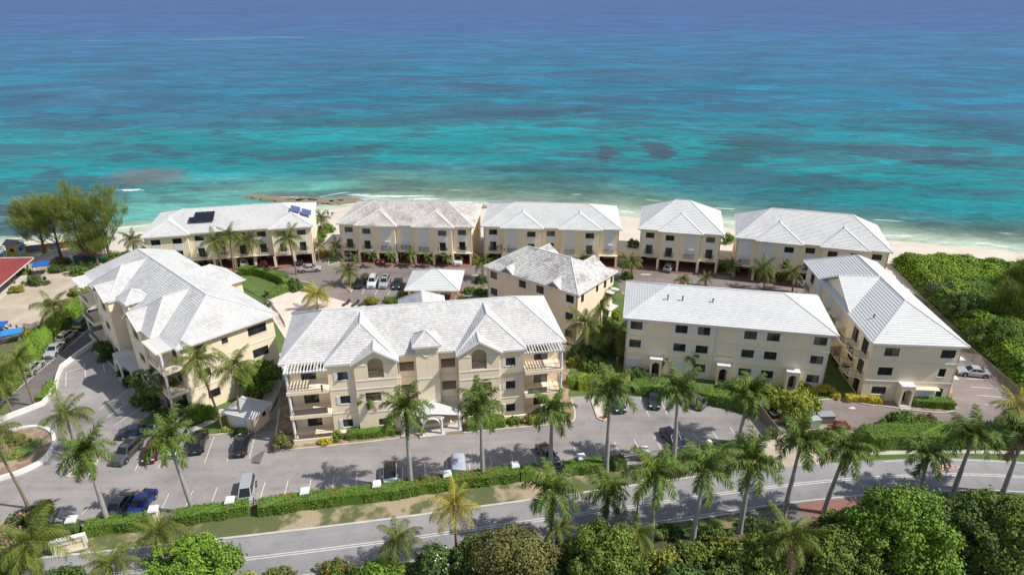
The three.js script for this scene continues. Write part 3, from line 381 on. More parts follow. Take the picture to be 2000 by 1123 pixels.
// ---------- beachfront town houses over carports ----------
function townhouse(label, E, deg, n, wings, styles, mat, ridgeY, opt = {}) {
  const bw = opt.bw || 4.06, W = n * bw, D = 16.2, y0 = 2.75, y1 = 8.62, ey = 8.7, endWing = wings[0][0] === 0;
  const B = building('townhouse_block', label, fromEave(E, deg, -.5, endWing ? -.5 : .3), deg);
  const isWing = (i) => wings.some(([a, b]) => i >= a && i < b), segs = []; for (let i = 0; i < n;) { let j = i; while (j < n && isWing(j) === isWing(i) && (j === i || !(wings.some(([a]) => a === j)))) j++; segs.push([i, j, isWing(i) ? 0 : .8]); i = j; }
  for (const [i, j, v] of segs) {
    const holes = [];
    for (let k = i; k < j; k++) {
      const t = (k - i + .5) * bw + (opt.shift || 0), st = styles[k];
      if (st === 's') holes.push({ t, y: 6.35, w: 1.75, h: 1.7, kind: 'roller' }, { t, y: 3.25, w: 1.6, h: 1.7, kind: 'roller', });
      else holes.push(Wn(t, 6.75, 1.75, 1.15, { nx: 2, ny: 2 }), { t, y: 3.25, w: 1.35, h: 1.95, kind: 'door', nx: 2, ny: 1, rail: true, white: st === 'd' });
      const pz = -(v - .02), px = i * bw + t; boxAt('spandrel_panel', M.shutter, B, px, st === 's' ? 5.72 : 6.0, pz, 1.8, st === 's' ? 1.1 : 1.26, .05);
      if (st === 's') { const r = mesh('balcony_rail', railGeo(1.9, .95, .32), M.iron, B); r.position.set(px, 3.2, -v); }
    }
    wall(B, [i * bw, v], [j * bw, v], y0, y1, holes);
    if (v === 0) { wall(B, [i * bw, .8], [i * bw, 0.25], y0, y1, [], M.cream, .25); wall(B, [j * bw, .25], [j * bw, .8], y0, y1, [], M.cream, .25); }
    boxAt('downpipe', M.trim, B, i * bw + .12, 5.7, -(v - .06), .1, 5.9, .1);
    boxAt('carport_beam', M.cream, B, (i + j) / 2 * bw, y0 - .15, -(v + .2), (j - i) * bw - .02, .3, .4);
  }
  mesh('carport_ceiling', slab([[.05, -.3], [W - .05, -.3], [W - .05, -6], [.05, -6]], y0 - .06, y0 + .04), M.creamTan, B);
  mesh('carport_floor', slab([[-.1, .9], [W + .1, .9], [W + .1, -6], [-.1, -6]], 0, .08), M.brickFloor, B);
  for (let k = 0; k <= n; k++) { const v = isWing(k) || isWing(k - 1) ? 0 : .8; boxAt('column', M.cream, B, clamp(k * bw, .25, W - .25), y0 / 2 - .12, -(v + .25), .5, y0 - .3, .5); if (k && k < n) boxAt('carport_partition', M.creamTan, B, k * bw, 1.33, -4.6, .2, 2.5, 2.6); }
  const gh = []; for (let k = 0; k < n; k++) gh.push({ t: (k + .2) * bw, y: .1, w: .9, h: 2.1, kind: 'door', nx: 1, ny: 3, sill: 0 }, { t: (k + .66) * bw, y: .3, w: 1.9, h: 1.5, kind: 'roller' });
  wall(B, [0.2, 5.9], [W - .2, 5.9], .08, y0 - .07, gh, M.creamTan, .2);
  wall(B, [W, .8 - (isWing(n - 1) ? .8 : 0)], [W, D], 0, y1, [Wn(4, 6.8, 1, 1), Wn(10, 6.8, 1, 1), Wn(10, 3.9, 1, 1)]); wall(B, [0, D], [0, .8 - (isWing(0) ? .8 : 0)], 0, y1, [Wn(6, 6.8, 1, 1), Wn(12, 6.8, 1, 1)]); wall(B, [W - .25, D], [.25, D], 0, y1);
  const half = (D + .5 - .3) / 2, ins = opt.inset || half * .82;
  hip(B, mat, -.5, W + .5, endWing ? .3 : .3, D + .5, ey, -.5 + ins, W + .5 - ins, .3 + half, ridgeY);
  const m = (ridgeY - ey) / half;
  for (const [a, b] of wings) { const u0 = a * bw - .5, u1 = b * bw + .5, hw = (u1 - u0) / 2, wy = opt.wingY || ey + 2.0; wingHip(B, mat, u0, u1, -.5, -.5 + hw * .98, .3 + (wy - ey) / m + .4, ey + .004, wy); }
  return B;
}
townhouse('long cream townhouse block at far left with dark and blue solar panels on its roof', [-74.53,-127.12], -12.5, 8, [[0, 2], [6, 8]], 'wwwdwwdw', M.roofPale, 11.5);
townhouse('cream townhouse block with weathered pinkish tiled roof, red car in its carport', [-37.43,-135.98], 4.5, 7, [[1, 3], [4, 6]], 'wwsssww', M.roofPink, 11.6, { wingY: 10.75 });
townhouse('cream townhouse block with pale roof directly behind the square middle building', [-6.55,-134.32], 4.4, 7, [[1, 3], [4, 6]], 'wswwsws', M.roofPale, 11.6, { wingY: 10.75 });
townhouse('narrow four bay townhouse block with clean white peaked roof by the beach', [26.24,-132.69], 13.2, 4, [[1, 3]], 'wwsw', M.roofWhite, 13.1, { wingY: 11.4, inset: 7.2 });
townhouse('beachfront townhouse block at right with white grey-mottled roof and two front hips', [44.73,-127.42], 17.0, 7, [[1, 3], [4, 6]], 'sswwwww', M.roofPale, 13.0, { wingY: 11.4, bw: 3.96 });
// ---------- apartment blocks with tower, arched loggias and pergola balconies ----------
function apartment(label, origin, deg, opt = {}) {
  const B = building('apartment_block', label, origin, deg), F = [.75, 4.4, 8.0], ey = 11.05, mat = M.roofGrey, C = 17.4, R = 35.4;
  mesh('plinth', slab([[-.6, .1], [4.5, .1], [4.5, -.6], [30.3, -.6], [30.3, .1], [R, .1], [R, -16.2], [-.6, -16.2]], 0, .72), M.creamTan, B);
  const mir = (s, u) => (s < 0 ? u : 2 * C - u);
  for (const s of [-1, 1]) {
    const seg = (ua, ub, v, y0, y1, holes, top) => { const a = mir(s, ua), b = mir(s, ub), L = ub - ua; return s < 0 ? wall(B, [a, v], [b, v], y0, y1, holes, M.cream, .25, top) : wall(B, [b, v], [a, v], y0, y1, holes.map((h) => ({ ...h, t: L - h.t })), M.cream, .25, (top || []).map(([t, y]) => [L - t, y]).reverse()); };
    const side = (u, va, vb, y0, y1, outer) => { const uu = mir(s, u), left = (s < 0) === outer; return left ? wall(B, [uu, vb], [uu, va], y0, y1) : wall(B, [uu, va], [uu, vb], y0, y1); };
    // balcony bay
    seg(-.6, 4.6, 2.6, .72, ey - .02, F.flatMap((y) => [{ t: 2.6, y: y + .1, w: 1.9, h: 2.15, kind: 'door', nx: 2, ny: 1, sill: 0 }, Wn(4.4, y + 1.7, .8, .55, { nx: 1, ny: 1 })]));
    for (const y of [4.4, 8.0]) mesh('balcony_slab', slab([[mir(s, -.55), .05], [mir(s, 4.6), .05], [mir(s, 4.6), -2.6], [mir(s, -.55), -2.6]], y - .5, y), M.cream, B);
    for (let i = 0; i < 3; i++) {
      const y = F[i], top = i < 2 ? F[i + 1] - .5 : 10.7, c = mesh('column', new THREE.CylinderGeometry(.17, .19, top - y, 12), M.trim, B); c.position.set(mir(s, -.3), (y + top) / 2, -.2);
      const r = mesh('railing', railGeo(4.5, .95, 0), M.taupe, B); r.position.set(mir(s, 2.1), y, -.05); const r2 = mesh('railing', railGeo(2.3, .95, 0), M.taupe, B); r2.position.set(mir(s, -.45), y, -1.35); r2.rotation.y = Math.PI / 2;
      if (i === 1) boxAt('privacy_panel', M.taupe, B, mir(s, s < 0 ? 2.1 : 2.9), y + .47, -.1, s < 0 ? 4.2 : 2.6, .8, .03);
      if (i === 0) boxAt('privacy_panel', M.taupe, B, mir(s, 2.2), y + .3, -.1, 4.2, .5, .03);
    }
    { const g = new GB(); g.bar([mir(s, -.6), 10.82, .02], [mir(s, 4.75), 10.82, .02], .16, .26); mesh('pergola_beam', g.geo(), M.trim, B);
      for (let k = 0; k < 13; k++) { const u = mir(s, -.45 + k * .4), q = new GB(); q.bar([u, 10.98, .4], [u, 11.0, -2.1], .09, .2); mesh('pergola_slat', q.geo(), M.trim, B); }
      const q = new GB(); q.bar([mir(s, -.3), 10.82, 0], [mir(s, -.3), 10.82, -2.5], .16, .26); mesh('pergola_beam', q.geo(), M.trim, B); }
    side(4.6, 1.35, 2.6, .72, ey - .02, true);
    seg(4.6, 8.0, 1.1, .72, ey - .02, F.map((y) => Wn(1.85, y + .5, 1.3, 1.2, { shut: true, nx: 2, ny: 1 })));
    side(8.0, .95, 1.1, .72, ey, true);
    // gabled bay with the arched loggia
    seg(8.0, 13.4, .7, .72, ey + .1, [{ t: 2.7, y: 8.6, w: 2.0, h: 3.0, arch: true, kind: 'loggia' }, { t: 2.1, y: 5.1, w: 2.0, h: 1.4, kind: 'loggia' }, Wn(3.4, 1.3, 1.8, 1.0, { nx: 2, ny: 1 })], [[2.7, 12.7]]);
    side(13.4, .95, 2.45, .72, ey, false);
    seg(13.4, 15.9, 2.7, .72, ey - .02, [{ t: 1.25, y: 8.1, w: 1.9, h: 1.4, kind: 'loggia' }, { t: 1.25, y: 4.6, w: 1.9, h: 1.4, kind: 'loggia' }]);
    side(15.9, 2.15, 2.45, .72, 12.1, true);
    for (const y of [3.5, 7.15]) { const bb = (ua, ub, v) => (s < 0 ? band(B, [mir(s, ua), v], [mir(s, ub), v], y) : band(B, [mir(s, ub), v], [mir(s, ua), v], y)); bb(4.6, 8.0, 1.1); bb(8.0, 13.4, .7); bb(13.4, 15.85, 2.7); }
    for (const [y, ua, ub] of [[8.38, 8.0, 13.4], [10.6, 8.0, 9.6], [10.6, 11.8, 13.4]]) if (s < 0) band(B, [ua, .7], [ub, .7], y, .13, .05); else band(B, [mir(s, ub), .7], [mir(s, ua), .7], y, .13, .05);
    wingHip(B, mat, ...[mir(s, 4.35), mir(s, 13.65)].sort((a, b) => a - b), .75, 5.0, 9.2, ey + .004, 14.5, undefined, [...[mir(s, 9.4), mir(s, 13.65)].sort((a, b) => a - b), 1.9]);
    gable(B, mat, ...[mir(s, 7.6), mir(s, 13.7)].sort((a, b) => a - b), .2, 3.9, ey + .02, 12.95);
  }
  // central tower with a pyramid cap and a round emblem
  wall(B, [15.9, 1.9], [18.9, 1.9], .72, 12.15); wall(B, [18.65, 5.0], [16.15, 5.0], 10, 12.15); wall(B, [15.9, 5.0], [15.9, 2.15], 10, 12.15); wall(B, [18.9, 2.15], [18.9, 5.0], 10, 12.15); boxAt('tower_hatch', std({ color: lin(.34, .06, .03) }), B, 18.92, 11.4, -3.6, .03, .8, 1.0);
  hip(B, mat, 15.5, 19.3, 1.5, 5.3, 12.2, 17.35, 17.45, 3.4, 13.55, .3); for (const y of [3.5, 7.15]) band(B, [15.9, 1.9], [18.9, 1.9], y);
  { const m = mesh('round_emblem', new THREE.TorusGeometry(.66, .09, 6, 24), M.trim, B); m.position.set(C, 11.15, -1.88); for (let k = 0; k < 4; k++) { const b = mesh('keystone', boxGeo(.24, .3, .1), M.trim, m); b.position.set(Math.sin(k * Math.PI / 2) * .72, Math.cos(k * Math.PI / 2) * .72, 0); } }
  // shell of the main body
  const rt = [Wn(2.5, 8.9, 1.7, 1.3), Wn(6, 9.1, .9, .9, { nx: 1 }), Wn(10.8, 8.8, 2.8, 1.4, { nx: 3 }), Wn(2.5, 5.2, 1.7, 1.3), Wn(10.8, 5.1, 2.4, 1.4, { nx: 3 }), Wn(3.2, 1.6, 1.7, 1.3), Wn(9, 1.6, 1.7, 1.3)];
  wall(B, [R, 2.6], [R, 16], .72, ey - .02, rt); wall(B, [-.6, 16], [-.6, 2.6], .72, ey - .02, rt); wall(B, [R - .25, 16], [-.35, 16], .72, ey - .02, [Wn(5, 8.6), Wn(10, 8.6), Wn(26, 8.6), Wn(31, 8.6)]);
  for (const y of [3.9, 7.5]) { band(B, [R, 2.6], [R, 16], y, .16); band(B, [-.6, 16], [-.6, 2.6], y, .16); }
  hip(B, mat, -1.4, 36.1, 1.9, 16.6, ey, 4.0, 30.4, 9.25, 14.8);
  // rear stair wing with a pyramid roof
  wall(B, [20.3, 18.7], [14.5, 18.7], .72, ey - .02, [Wn(2.9, 8.4, 1.6, 1.6)]); wall(B, [14.5, 18.45], [14.5, 16], .72, ey - .02); wall(B, [20.3, 16], [20.3, 18.45], .72, ey - .02);
  slope(B, mat, [[20.9, ey, 19.2], [13.9, ey, 19.2], [C, 14, 15.2]]); slope(B, mat, [[13.9, ey, 19.2], [13.9, ey, 10], [C, 14, 10], [C, 14, 15.2]]); slope(B, mat, [[20.9, ey, 10], [20.9, ey, 19.2], [C, 14, 15.2], [C, 14, 10]]); caps(B, [[[13.9, ey, 19.2], [C, 14, 15.2]], [[20.9, ey, 19.2], [C, 14, 15.2]]]);
  // entrance porch: gabled canopy, four columns, arched front
  for (const u of [13.7, 16.1, 18.7, 21.1]) { const c = mesh('porch_column', new THREE.CylinderGeometry(.16, .19, 2.3, 12), M.trim, B); c.position.set(u, 1.4, u > 15 && u < 20 ? 1.0 : .4); }
  mesh('porch_floor', slab([[13.3, .8], [15.7, .8], [15.7, 1.45], [19.1, 1.45], [19.1, .8], [21.5, .8], [21.5, -1.85], [13.3, -1.85]], 0, .25), M.concrete, B);
  slope(B, M.roofWhite, [[13.45, 2.5, 1.85], [13.45, 2.5, -.55], [C, 3.5, -1.15], [C, 3.5, 1.85]], .3); slope(B, M.roofWhite, [[21.35, 2.5, -.55], [21.35, 2.5, 1.85], [C, 3.5, 1.85], [C, 3.5, -1.15]], .3); soffit(B, [[13.5, -.5], [21.3, -.5], [21.3, 1.85], [13.5, 1.85]], 2.46);
  wall(B, [15.7, -.95], [19.1, -.95], 2.46, 2.65, [], M.trim, .2, [[1.7, 3.3]]); { const m = mesh('porch_arch', new THREE.TorusGeometry(1.15, .13, 6, 16, Math.PI), M.trim, B); m.position.set(C, 1.55, 1.0); }
  { const f = mesh('entrance_door', frameGeo(3, 2.2, 4, 3), M.trim, B); f.position.set(C + .1, .25, -1.8); const p = mesh('pane', boxGeo(2.8, 2.05, .02), M.glass[1], f); p.position.set(0, 1.1, -.02); }
  return B;
}
apartment('large cream apartment block in the centre with grey tiled roof and arched porch', fromEave([-29.67,-73.85], -9.5, -1.4, 1.9), -9.5);
apartment('cream apartment block at left angled along the west drive, grey weathered tiled roof', fromEave([-44.35,-77.65], 43.8, 36.1, 1.9), 43.8);

// ---------- square middle block ----------
{
  const B = building('apartment_house', 'three storey cream block in the middle with dark mottled hip roof and small gables', [-5.06,-110.17], 37.8), L = 19.9, D = 12.7, ey = 9.6;
  const w3 = (list) => list.flatMap((t) => [7.55, 4.35, 1.15].map((y) => Wn(t - .5, y, 1.5, 1.35, { shut: true })));
  wall(B, [.5, .5], [L - .5, .5], 0, ey - .02, w3([2.0, 8.3, 12.0, 18.0]), M.creamTan, .25, [[15.7, ey - .02], [14.5, ey + 1.0], [13.3, ey - .02], [6.0, ey - .02], [4.8, ey + 1.0], [3.6, ey - .02]]);
  wall(B, [L - .5, .5], [L - .5, D - .5], 0, ey - .02, [Wn(1.6, 7.4, .9, 1.4, { nx: 1 }), Wn(6.2, 7.6, .8, 1.2, { nx: 1 }), Wn(8.8, 7.4, .9, 1.4, { nx: 1 }), Wn(11, 7.6, .8, 1.2, { nx: 1 }), Wn(3, 4.3, .9, 1.3, { nx: 1 }), Wn(8, 4.3, 1.2, 1.3)], M.cream);
  wall(B, [.5, D - .5], [.5, .5], 0, ey - .02, [Wn(4, 7.5), Wn(9, 7.5)], M.creamTan); wall(B, [L - .75, D - .5], [.75, D - .5], 0, ey - .02, w3([4, 10, 16]), M.cream);
  hip(B, M.roofMottle, 0, L, 0, D, ey, 5.3, 14.2, 6.35, 12.65);
  for (const u of [5.3, 15.0]) gable(B, M.roofMottle, u - 1.45, u + 1.45, -.15, 3.4, ey + .03, ey + 1.15);
  for (const u of [5.2, 14.9]) { gable(B, M.roofMottle, u - 2.3, u + 2.3, 8.9, D + .3, ey + .03, ey + 1.6); wall(B, [u + 1.9, D], [u - 1.9, D], 0, ey, [], M.cream, .2, [[1.9, ey + 1.3]]); }
  boxAt('balcony_slab', M.trim, B, L + .2, 3.4, -(D - 2), 1.4, .15, 2.6); boxAt('balcony_slab', M.trim, B, L + .2, 6.6, -(D - 2), 1.4, .15, 2.6);
}
// ---------- long block with three arched porches ----------
function porch(B, u, v, w, h, d) { // cube porch with an arched front and a door behind
  wall(B, [u - w / 2, v - d], [u + w / 2, v - d], .3, h, [{ t: w / 2, y: .32, w: w * .66, h: h - .75, arch: true }], M.cream, .2);
  wall(B, [u - w / 2, v], [u - w / 2, v - d + .2], .3, h, [], M.cream, .2); wall(B, [u + w / 2, v - d + .2], [u + w / 2, v], .3, h, [], M.cream, .2);
  boxAt('porch_roof', M.trim, B, u, h + .06, -(v - d / 2 + .08), w + .16, .14, d + .2); boxAt('door', M.frame, B, u, 1.4, -(v - .04), .95, 2.1, .06); boxAt('porch_floor', M.concrete, B, u, .15, -(v - d / 2), w - .02, .3, d - .02);
  for (let k = 0; k < 3; k++) boxAt('step', M.concrete, B, u, .045 + .045 * (2 - k), -(v - d - .15 - k * .3), w * .9, .09 + .09 * (2 - k), .3);
}
let rowBlock;
{
  const B = building('apartment_row', 'long cream three storey block with clean white hip roof and three arched porches', [16.57,-89.94], 10.9), u0 = .65, u1 = 29.7, ey = 9.6, L = u1 - u0;
  const U = [2.1, 8.7, 11.95, 18.55, 21.75, 28.2], holes = [], T = (u) => u - u0;
  for (const u of U) { holes.push(Wn(T(u), 7.6, 1.75, 1.3, { shut: true })); holes.push(Wn(T(u), 4.5, 1.75, 1.3, { shut: true })); }
  for (const u of U.slice(2)) holes.push(Wn(T(u), 1.3, 1.75, 1.3, { shut: true })); for (const u of U.slice(0, 2)) holes.push({ t: T(u), y: 1.1, w: 2.1, h: 1.3, kind: 'roller' });
  wall(B, [u0, .6], [u1, .6], 0, ey - .02, holes, M.creamTan); wall(B, [u1, .6], [u1, 13.5], 0, ey - .02, [Wn(4, 7.5), Wn(10, 7.5)], M.cream); wall(B, [u0, 13.5], [u0, .6], 0, ey - .02, [Wn(4, 7.5), Wn(10, 7.5), Wn(4, 4.4)], M.creamTan); wall(B, [u1 - .25, 13.5], [u0 + .25, 13.5], 0, ey - .02, [3, 9, 15, 21, 26].map((t) => Wn(t, 7.5)), M.cream);
  for (const y of [3.35, 6.5]) { band(B, [u0, .6], [u1, .6], y); band(B, [u1, .6], [u1, 13.5], y); }
  for (const u of [6.9, 13.4, 17.1, 23.6]) boxAt('pilaster', M.creamTan, B, u, 4.75, -.57, .5, 9.5, .06);
  hip(B, M.roofWhite, 0, 30.35, 0, 14.05, ey, 6.65, 23.7, 7.0, 12.5);
  for (const u of [5.45, 15.3, 25.15]) porch(B, u, .6, 1.75, 3.3, 1.25);
  for (const u of [u0 + .25, 13.75, u1 - .25]) boxAt('downpipe', M.trim, B, u, 4.75, -.53, .11, 9.4, .1);
  for (const [u, v] of [[-.4, 3], [-.4, 5]]) { const a = boxAt('air_conditioner', M.taupe, B, u, .55, -v, .45, .95, 1.0); const f = mesh('fan_grille', new THREE.CylinderGeometry(.36, .36, .03, 14), M.iron, a); f.rotation.z = Math.PI / 2; f.position.x = -.24; }
  rowBlock = B;
}
// ---------- right block with side balconies ----------
{
  const B = building('apartment_house', 'right-hand cream block with ribbed white roof, side balconies and mailbox canopy', [50.14,-82.08], 4.6), ey = 9.6, L = 12.3;
  wall(B, [.3, .5], [L, .5], 0, ey - .02, [Wn(2.75, 7.45, 2.0, 1.3), Wn(2.5, 4.3, 2.0, 1.3), Wn(2.3, 1.15, 2.0, 1.25), Wn(10.3, 7.45, 1.9, 1.3), Wn(10.2, 4.4, .95, 1.35, { nx: 1 }), Wn(10.6, 1.1, .9, 1.4, { nx: 1 })], M.creamTan);
  wall(B, [L, .5], [L, 30.4], 0, ey - .02, [4, 9, 14, 19, 24].map((t) => Wn(t, 7.4)), M.cream);
  wall(B, [.8, 30.4], [.8, 22.2], 0, ey - .02, [{ t: 3, y: 6.7, w: 1.8, h: 2.2, kind: 'door', nx: 2 }, { t: 6.5, y: 6.7, w: 1.8, h: 2.2, kind: 'roller' }], M.creamTan);
  wall(B, [.8, 22.1], [.8, 9.4], 0, ey, [], M.cream, .25, [[6.35, 12.9]]); wall(B, [L - .25, 30.4], [1.05, 30.4], 0, ey - .02);
  for (const t of [3.6, 8.4]) { const s = new THREE.Shape(); s.moveTo(-.95, 0); s.lineTo(.95, 0); s.lineTo(.95, 2.0); s.absarc(0, 2.0, .95, 0, Math.PI, false); const m = mesh('arched_shutter', new THREE.ExtrudeGeometry(s, { depth: .06, bevelEnabled: false }), M.shutter, B); m.position.set(.82, 6.2, -(22.1 - t)); m.rotation.y = -Math.PI / 2; }
  wall(B, [.3, 9.3], [.3, .75], 0, ey - .02, [3.0, 6.6].flatMap((t) => [6.6, 3.4, .25].map((y) => ({ t, y, w: 1.9, h: 2.2, kind: 'door', nx: 2, ny: 1, sill: 0 }))), M.cream);
  for (let k = 0; k < 2; k++) for (const v of [2.8, 6.3]) { const y = 3.2 * k + 3.3; mesh('balcony_slab', slab([[.3, -(v - 1.6)], [-1.6, -(v - .9)], [-1.6, -(v + 1.2)], [.3, -(v + 1.2)]], y - .18, y), M.cream, B); const r = mesh('railing', railGeo(2.1, 1, 0), M.iron, B); r.position.set(-1.55, y, -(v + .15)); r.rotation.y = -Math.PI / 2; const r2 = mesh('railing', railGeo(2.0, 1, 0), M.iron, B); r2.position.set(-.65, y, -(v - 1.25)); r2.rotation.y = Math.atan2(-.7, 1.9); }
  for (let k = 0; k < 2; k++) for (const v of [12, 15.5, 19, 24.5, 28]) { const y = 3.2 * k + 3.3; boxAt('balcony_slab', M.cream, B, -.1, y - .09, -v, 1.8, .18, 2.4); const r = mesh('railing', railGeo(2.3, 1, 0), M.iron, B); r.position.set(-.95, y, -v); r.rotation.y = -Math.PI / 2; }
  for (const y of [3.35, 6.5]) band(B, [.3, .5], [L, .5], y);
  const R = M.roofWhite, E0 = -.05, E1 = 12.85, rv0 = 7.1, rv1 = 25.2, ru = 6.6, ry = 13.1;
  slope(B, R, [[E0, ey, 0], [E1, ey, 0], [ru, ry, rv0]]); slope(B, R, [[E1, ey, 0], [E1, ey, 31], [ru, ry, rv1], [ru, ry, rv0]]); slope(B, R, [[E1, ey, 31], [E0, ey, 31], [ru, ry, rv1]]); slope(B, R, [[E0, ey, 31], [E0, ey, 0], [ru, ry, rv0], [ru, ry, rv1]]);
  caps(B, [[[E0, ey, 0], [ru, ry, rv0]], [[E1, ey, 0], [ru, ry, rv0]], [[ru, ry, rv0], [ru, ry, rv1]], [[E0, ey, 31], [ru, ry, rv1]], [[E1, ey, 31], [ru, ry, rv1]]]);
  soffit(B, [[E0, 0], [E1, 0], [E1, 31], [E0, 31]], ey - .01); fascia(B, [[[E0, 0], [E1, 0]], [[E1, 0], [E1, 31]], [[E0, 31], [E0, 0]]], ey);
  slope(B, R, [[.2, ey + .03, 9.1], [7.1, ey + .03, 9.1], [7.1, 13.14, 15.8], [.2, 13.14, 15.8]]); slope(B, R, [[7.1, ey + .03, 22.5], [.2, ey + .03, 22.5], [.2, 13.14, 15.8], [7.1, 13.14, 15.8]]); caps(B, [[[.2, 13.14, 15.8], [6.7, 13.14, 15.8]]]); { const g = new GB(); g.bar([.2, ey - .02, -9.1], [.2, 13.05, -15.8], .1, .24).bar([.2, 13.05, -15.8], [.2, ey - .02, -22.5], .1, .24); mesh('barge_board', g.geo(), M.trim, B); }
  porch(B, 5.9, .5, 1.8, 3.3, 1.4);
  boxAt('mailbox_canopy', M.cream, B, 8.7, 2.6, -.1, 3.6, .14, .9); const mb = boxAt('mailbox_panel', M.trim, B, 8.7, 1.6, -.35, 3.3, 1.0, .2); for (let i = 0; i < 12; i++) for (let j = 0; j < 2; j++) { const q = mesh('mailbox_door', boxGeo(.22, .36, .02), M.shutter, mb); q.position.set(-1.45 + i * .26, -.25 + j * .45, .11); }
  for (let k = 0; k < 2; k++) mesh('balcony_slab', slab([[L, -2], [L + 1.8, -2], [L + 1.4, -6], [L, -6]], 3.1 + 3.2 * k, 3.25 + 3.2 * k), M.trim, B);
}
// ---------- pool house and gatehouse ----------
{
  const B = thing('pool_house', 'open pool house with plain white hip roof beside the parked cars', 'building', ...[-20.12,-114.43], rad(-2)), ey = 3;
  wall(B, [.8, 4.5], [9.4, 4.5], 0, ey, [{ t: 3, y: .1, w: 1.0, h: 2.1, kind: 'door', nx: 1 }, { t: 6.3, y: .9, w: 2.2, h: 1.2, kind: 'roller' }], M.cream); wall(B, [9.4, 4.5], [9.4, 9], 0, ey, [], M.cream); wall(B, [9.4, 9], [.8, 9], 0, ey, [], M.cream); wall(B, [.8, 9], [.8, 4.5], 0, ey, [], M.cream);
  for (const u of [.8, 3.6, 6.5, 9.4]) boxAt('post', M.cream, B, u, 1.5, -.8, .35, 3, .35); mesh('floor', slab([[.2, -.3], [10, -.3], [10, -9.4], [.2, -9.4]], 0, .12), M.brickFloor, B);
  hip(B, M.roofWhite, 0, 10.3, 0, 9.8, ey, 4.6, 5.7, 4.9, 5.2, .4);
}
{
  const B = thing('gatehouse', 'small cream utility hut with white hip roof under two palms', 'hut', ...[-39.06,-75.65], rad(-19)), ey = 2.6;
  wall(B, [.4, .4], [4.6, .4], 0, ey, [{ t: 2.2, y: .1, w: 1.6, h: 2.0, kind: 'roller' }], M.cream); wall(B, [4.6, .4], [4.6, 3.8], 0, ey, [Wn(2.4, 1.3, .8, .8, { nx: 1 })], M.cream); wall(B, [4.6, 3.8], [.4, 3.8], 0, ey, [], M.cream); wall(B, [.4, 3.8], [.4, .4], 0, ey, [], M.cream);
  hip(B, M.roofWhite, 0, 5, 0, 4.2, ey, 1.9, 3.1, 2.1, 4.0, .3);
}

// ---------- palms ----------
const leafMat = (r, g, b, rough = .5) => std({ color: lin(r, g, b), vertexColors: true, roughness: rough });
M.royal = leafMat(.078, .135, .010, .75); M.coco = leafMat(.098, .130, .012, .75); M.cocoYellow = leafMat(.25, .225, .022, .8); M.fan = leafMat(.085, .140, .014, .8); M.dry = leafMat(.24, .17, .10, .9);
M.trunkGrey = std({ map: tex(128, 256, 1.2, 3, (u, v, i, j) => mul3([.36, .34, .33], (.8 + .3 * fbm(u * 4, v * 10, 3, 4, 10)) * (((v * 14) % 1) < .12 ? .82 : 1))), roughness: .9 });
M.trunkBrown = std({ map: tex(128, 256, 1, 2, (u, v) => mul3([.23, .175, .13], (.75 + .4 * fbm(u * 5, v * 12, 3, 5, 12)) * (((v * 16) % 1) < .2 ? .7 : 1))), roughness: .95 });
M.shaft = std({ color: lin(.20, .27, .03), roughness: .5 }); M.boot = std({ color: lin(.20, .12, .06), roughness: .9 });
function frondGeo(L, e0, curve, o) { // feather frond along +x: midrib arching by curve radians, leaflets in two ragged rows
  const r = rng(o.seed), g = new GB(); g.c = []; const N = 14, pts = [], tan = []; let x = 0, y = 0;
  for (let i = 0; i <= N; i++) { const a = e0 - curve * Math.pow(i / N, 1.25); pts.push([x, y]); tan.push([Math.cos(a), Math.sin(a)]); x += Math.cos(a) * L / N; y += Math.sin(a) * L / N; }
  const col = (c) => g.c.push(...c, ...c, ...c), rib = [1.5, 1.35, 1.1];
  for (let i = 0; i < N; i++) { const w0 = .045 * (1 - i / N) + .008, w1 = .045 * (1 - (i + 1) / N) + .006, a = pts[i], b = pts[i + 1]; g.tri([a[0], a[1], -w0], [b[0], b[1], -w1], [b[0], b[1], w1]); col(rib); g.tri([a[0], a[1], -w0], [b[0], b[1], w1], [a[0], a[1], w0]); col(rib); }
  const K = o.pairs;
  for (let k = 0; k < K; k++) for (const s of [-1, 1]) {
    const t = .10 + .90 * (k + r() * .6) / K, f = t * N, i = Math.min(N - 1, Math.floor(f)), q = f - i, px = lerp(pts[i][0], pts[i + 1][0], q), py = lerp(pts[i][1], pts[i + 1][1], q), [tx, ty] = tan[i];
    const len = o.leaf * (.35 + .65 * Math.sin(Math.PI * Math.pow(t, .75) * .92 + .12)) * (.85 + .3 * r()), el = (o.plume ? (r() - .45) * 1.5 : -.5 + .75 * r()), fw = .45 + .5 * t;
    let d = new THREE.Vector3(tx * fw - ty * Math.sin(el), ty * fw + tx * Math.sin(el), s * Math.cos(el)).normalize(); const sag = o.sag * len, w = o.width * (.8 + .4 * r());
    const wv = new THREE.Vector3(tx, ty, 0).multiplyScalar(w / 2), P0 = new THREE.Vector3(px, py, 0), P1 = P0.clone().addScaledVector(d, len * .55).add(new THREE.Vector3(0, -sag * .25, 0)), P2 = P0.clone().addScaledVector(d, len).add(new THREE.Vector3(0, -sag, 0));
    const A = P0.clone().sub(wv).toArray(), B = P0.clone().add(wv).toArray(), C = P1.clone().sub(wv).toArray(), D = P1.clone().add(wv).toArray(), T = P2.toArray(), c = .42 + 1.0 * r(), cc = r() < .06 ? [c * 1.5, c * 1.05, c * .8] : [c * (.9 + .25 * r()), c, c];
    g.tri(A, B, D); col(cc); g.tri(A, D, C); col(cc); g.tri(C, D, T); col(cc);
  }
  return g.geo();
}
const FR = { royal: [], coco: [], small: [] };
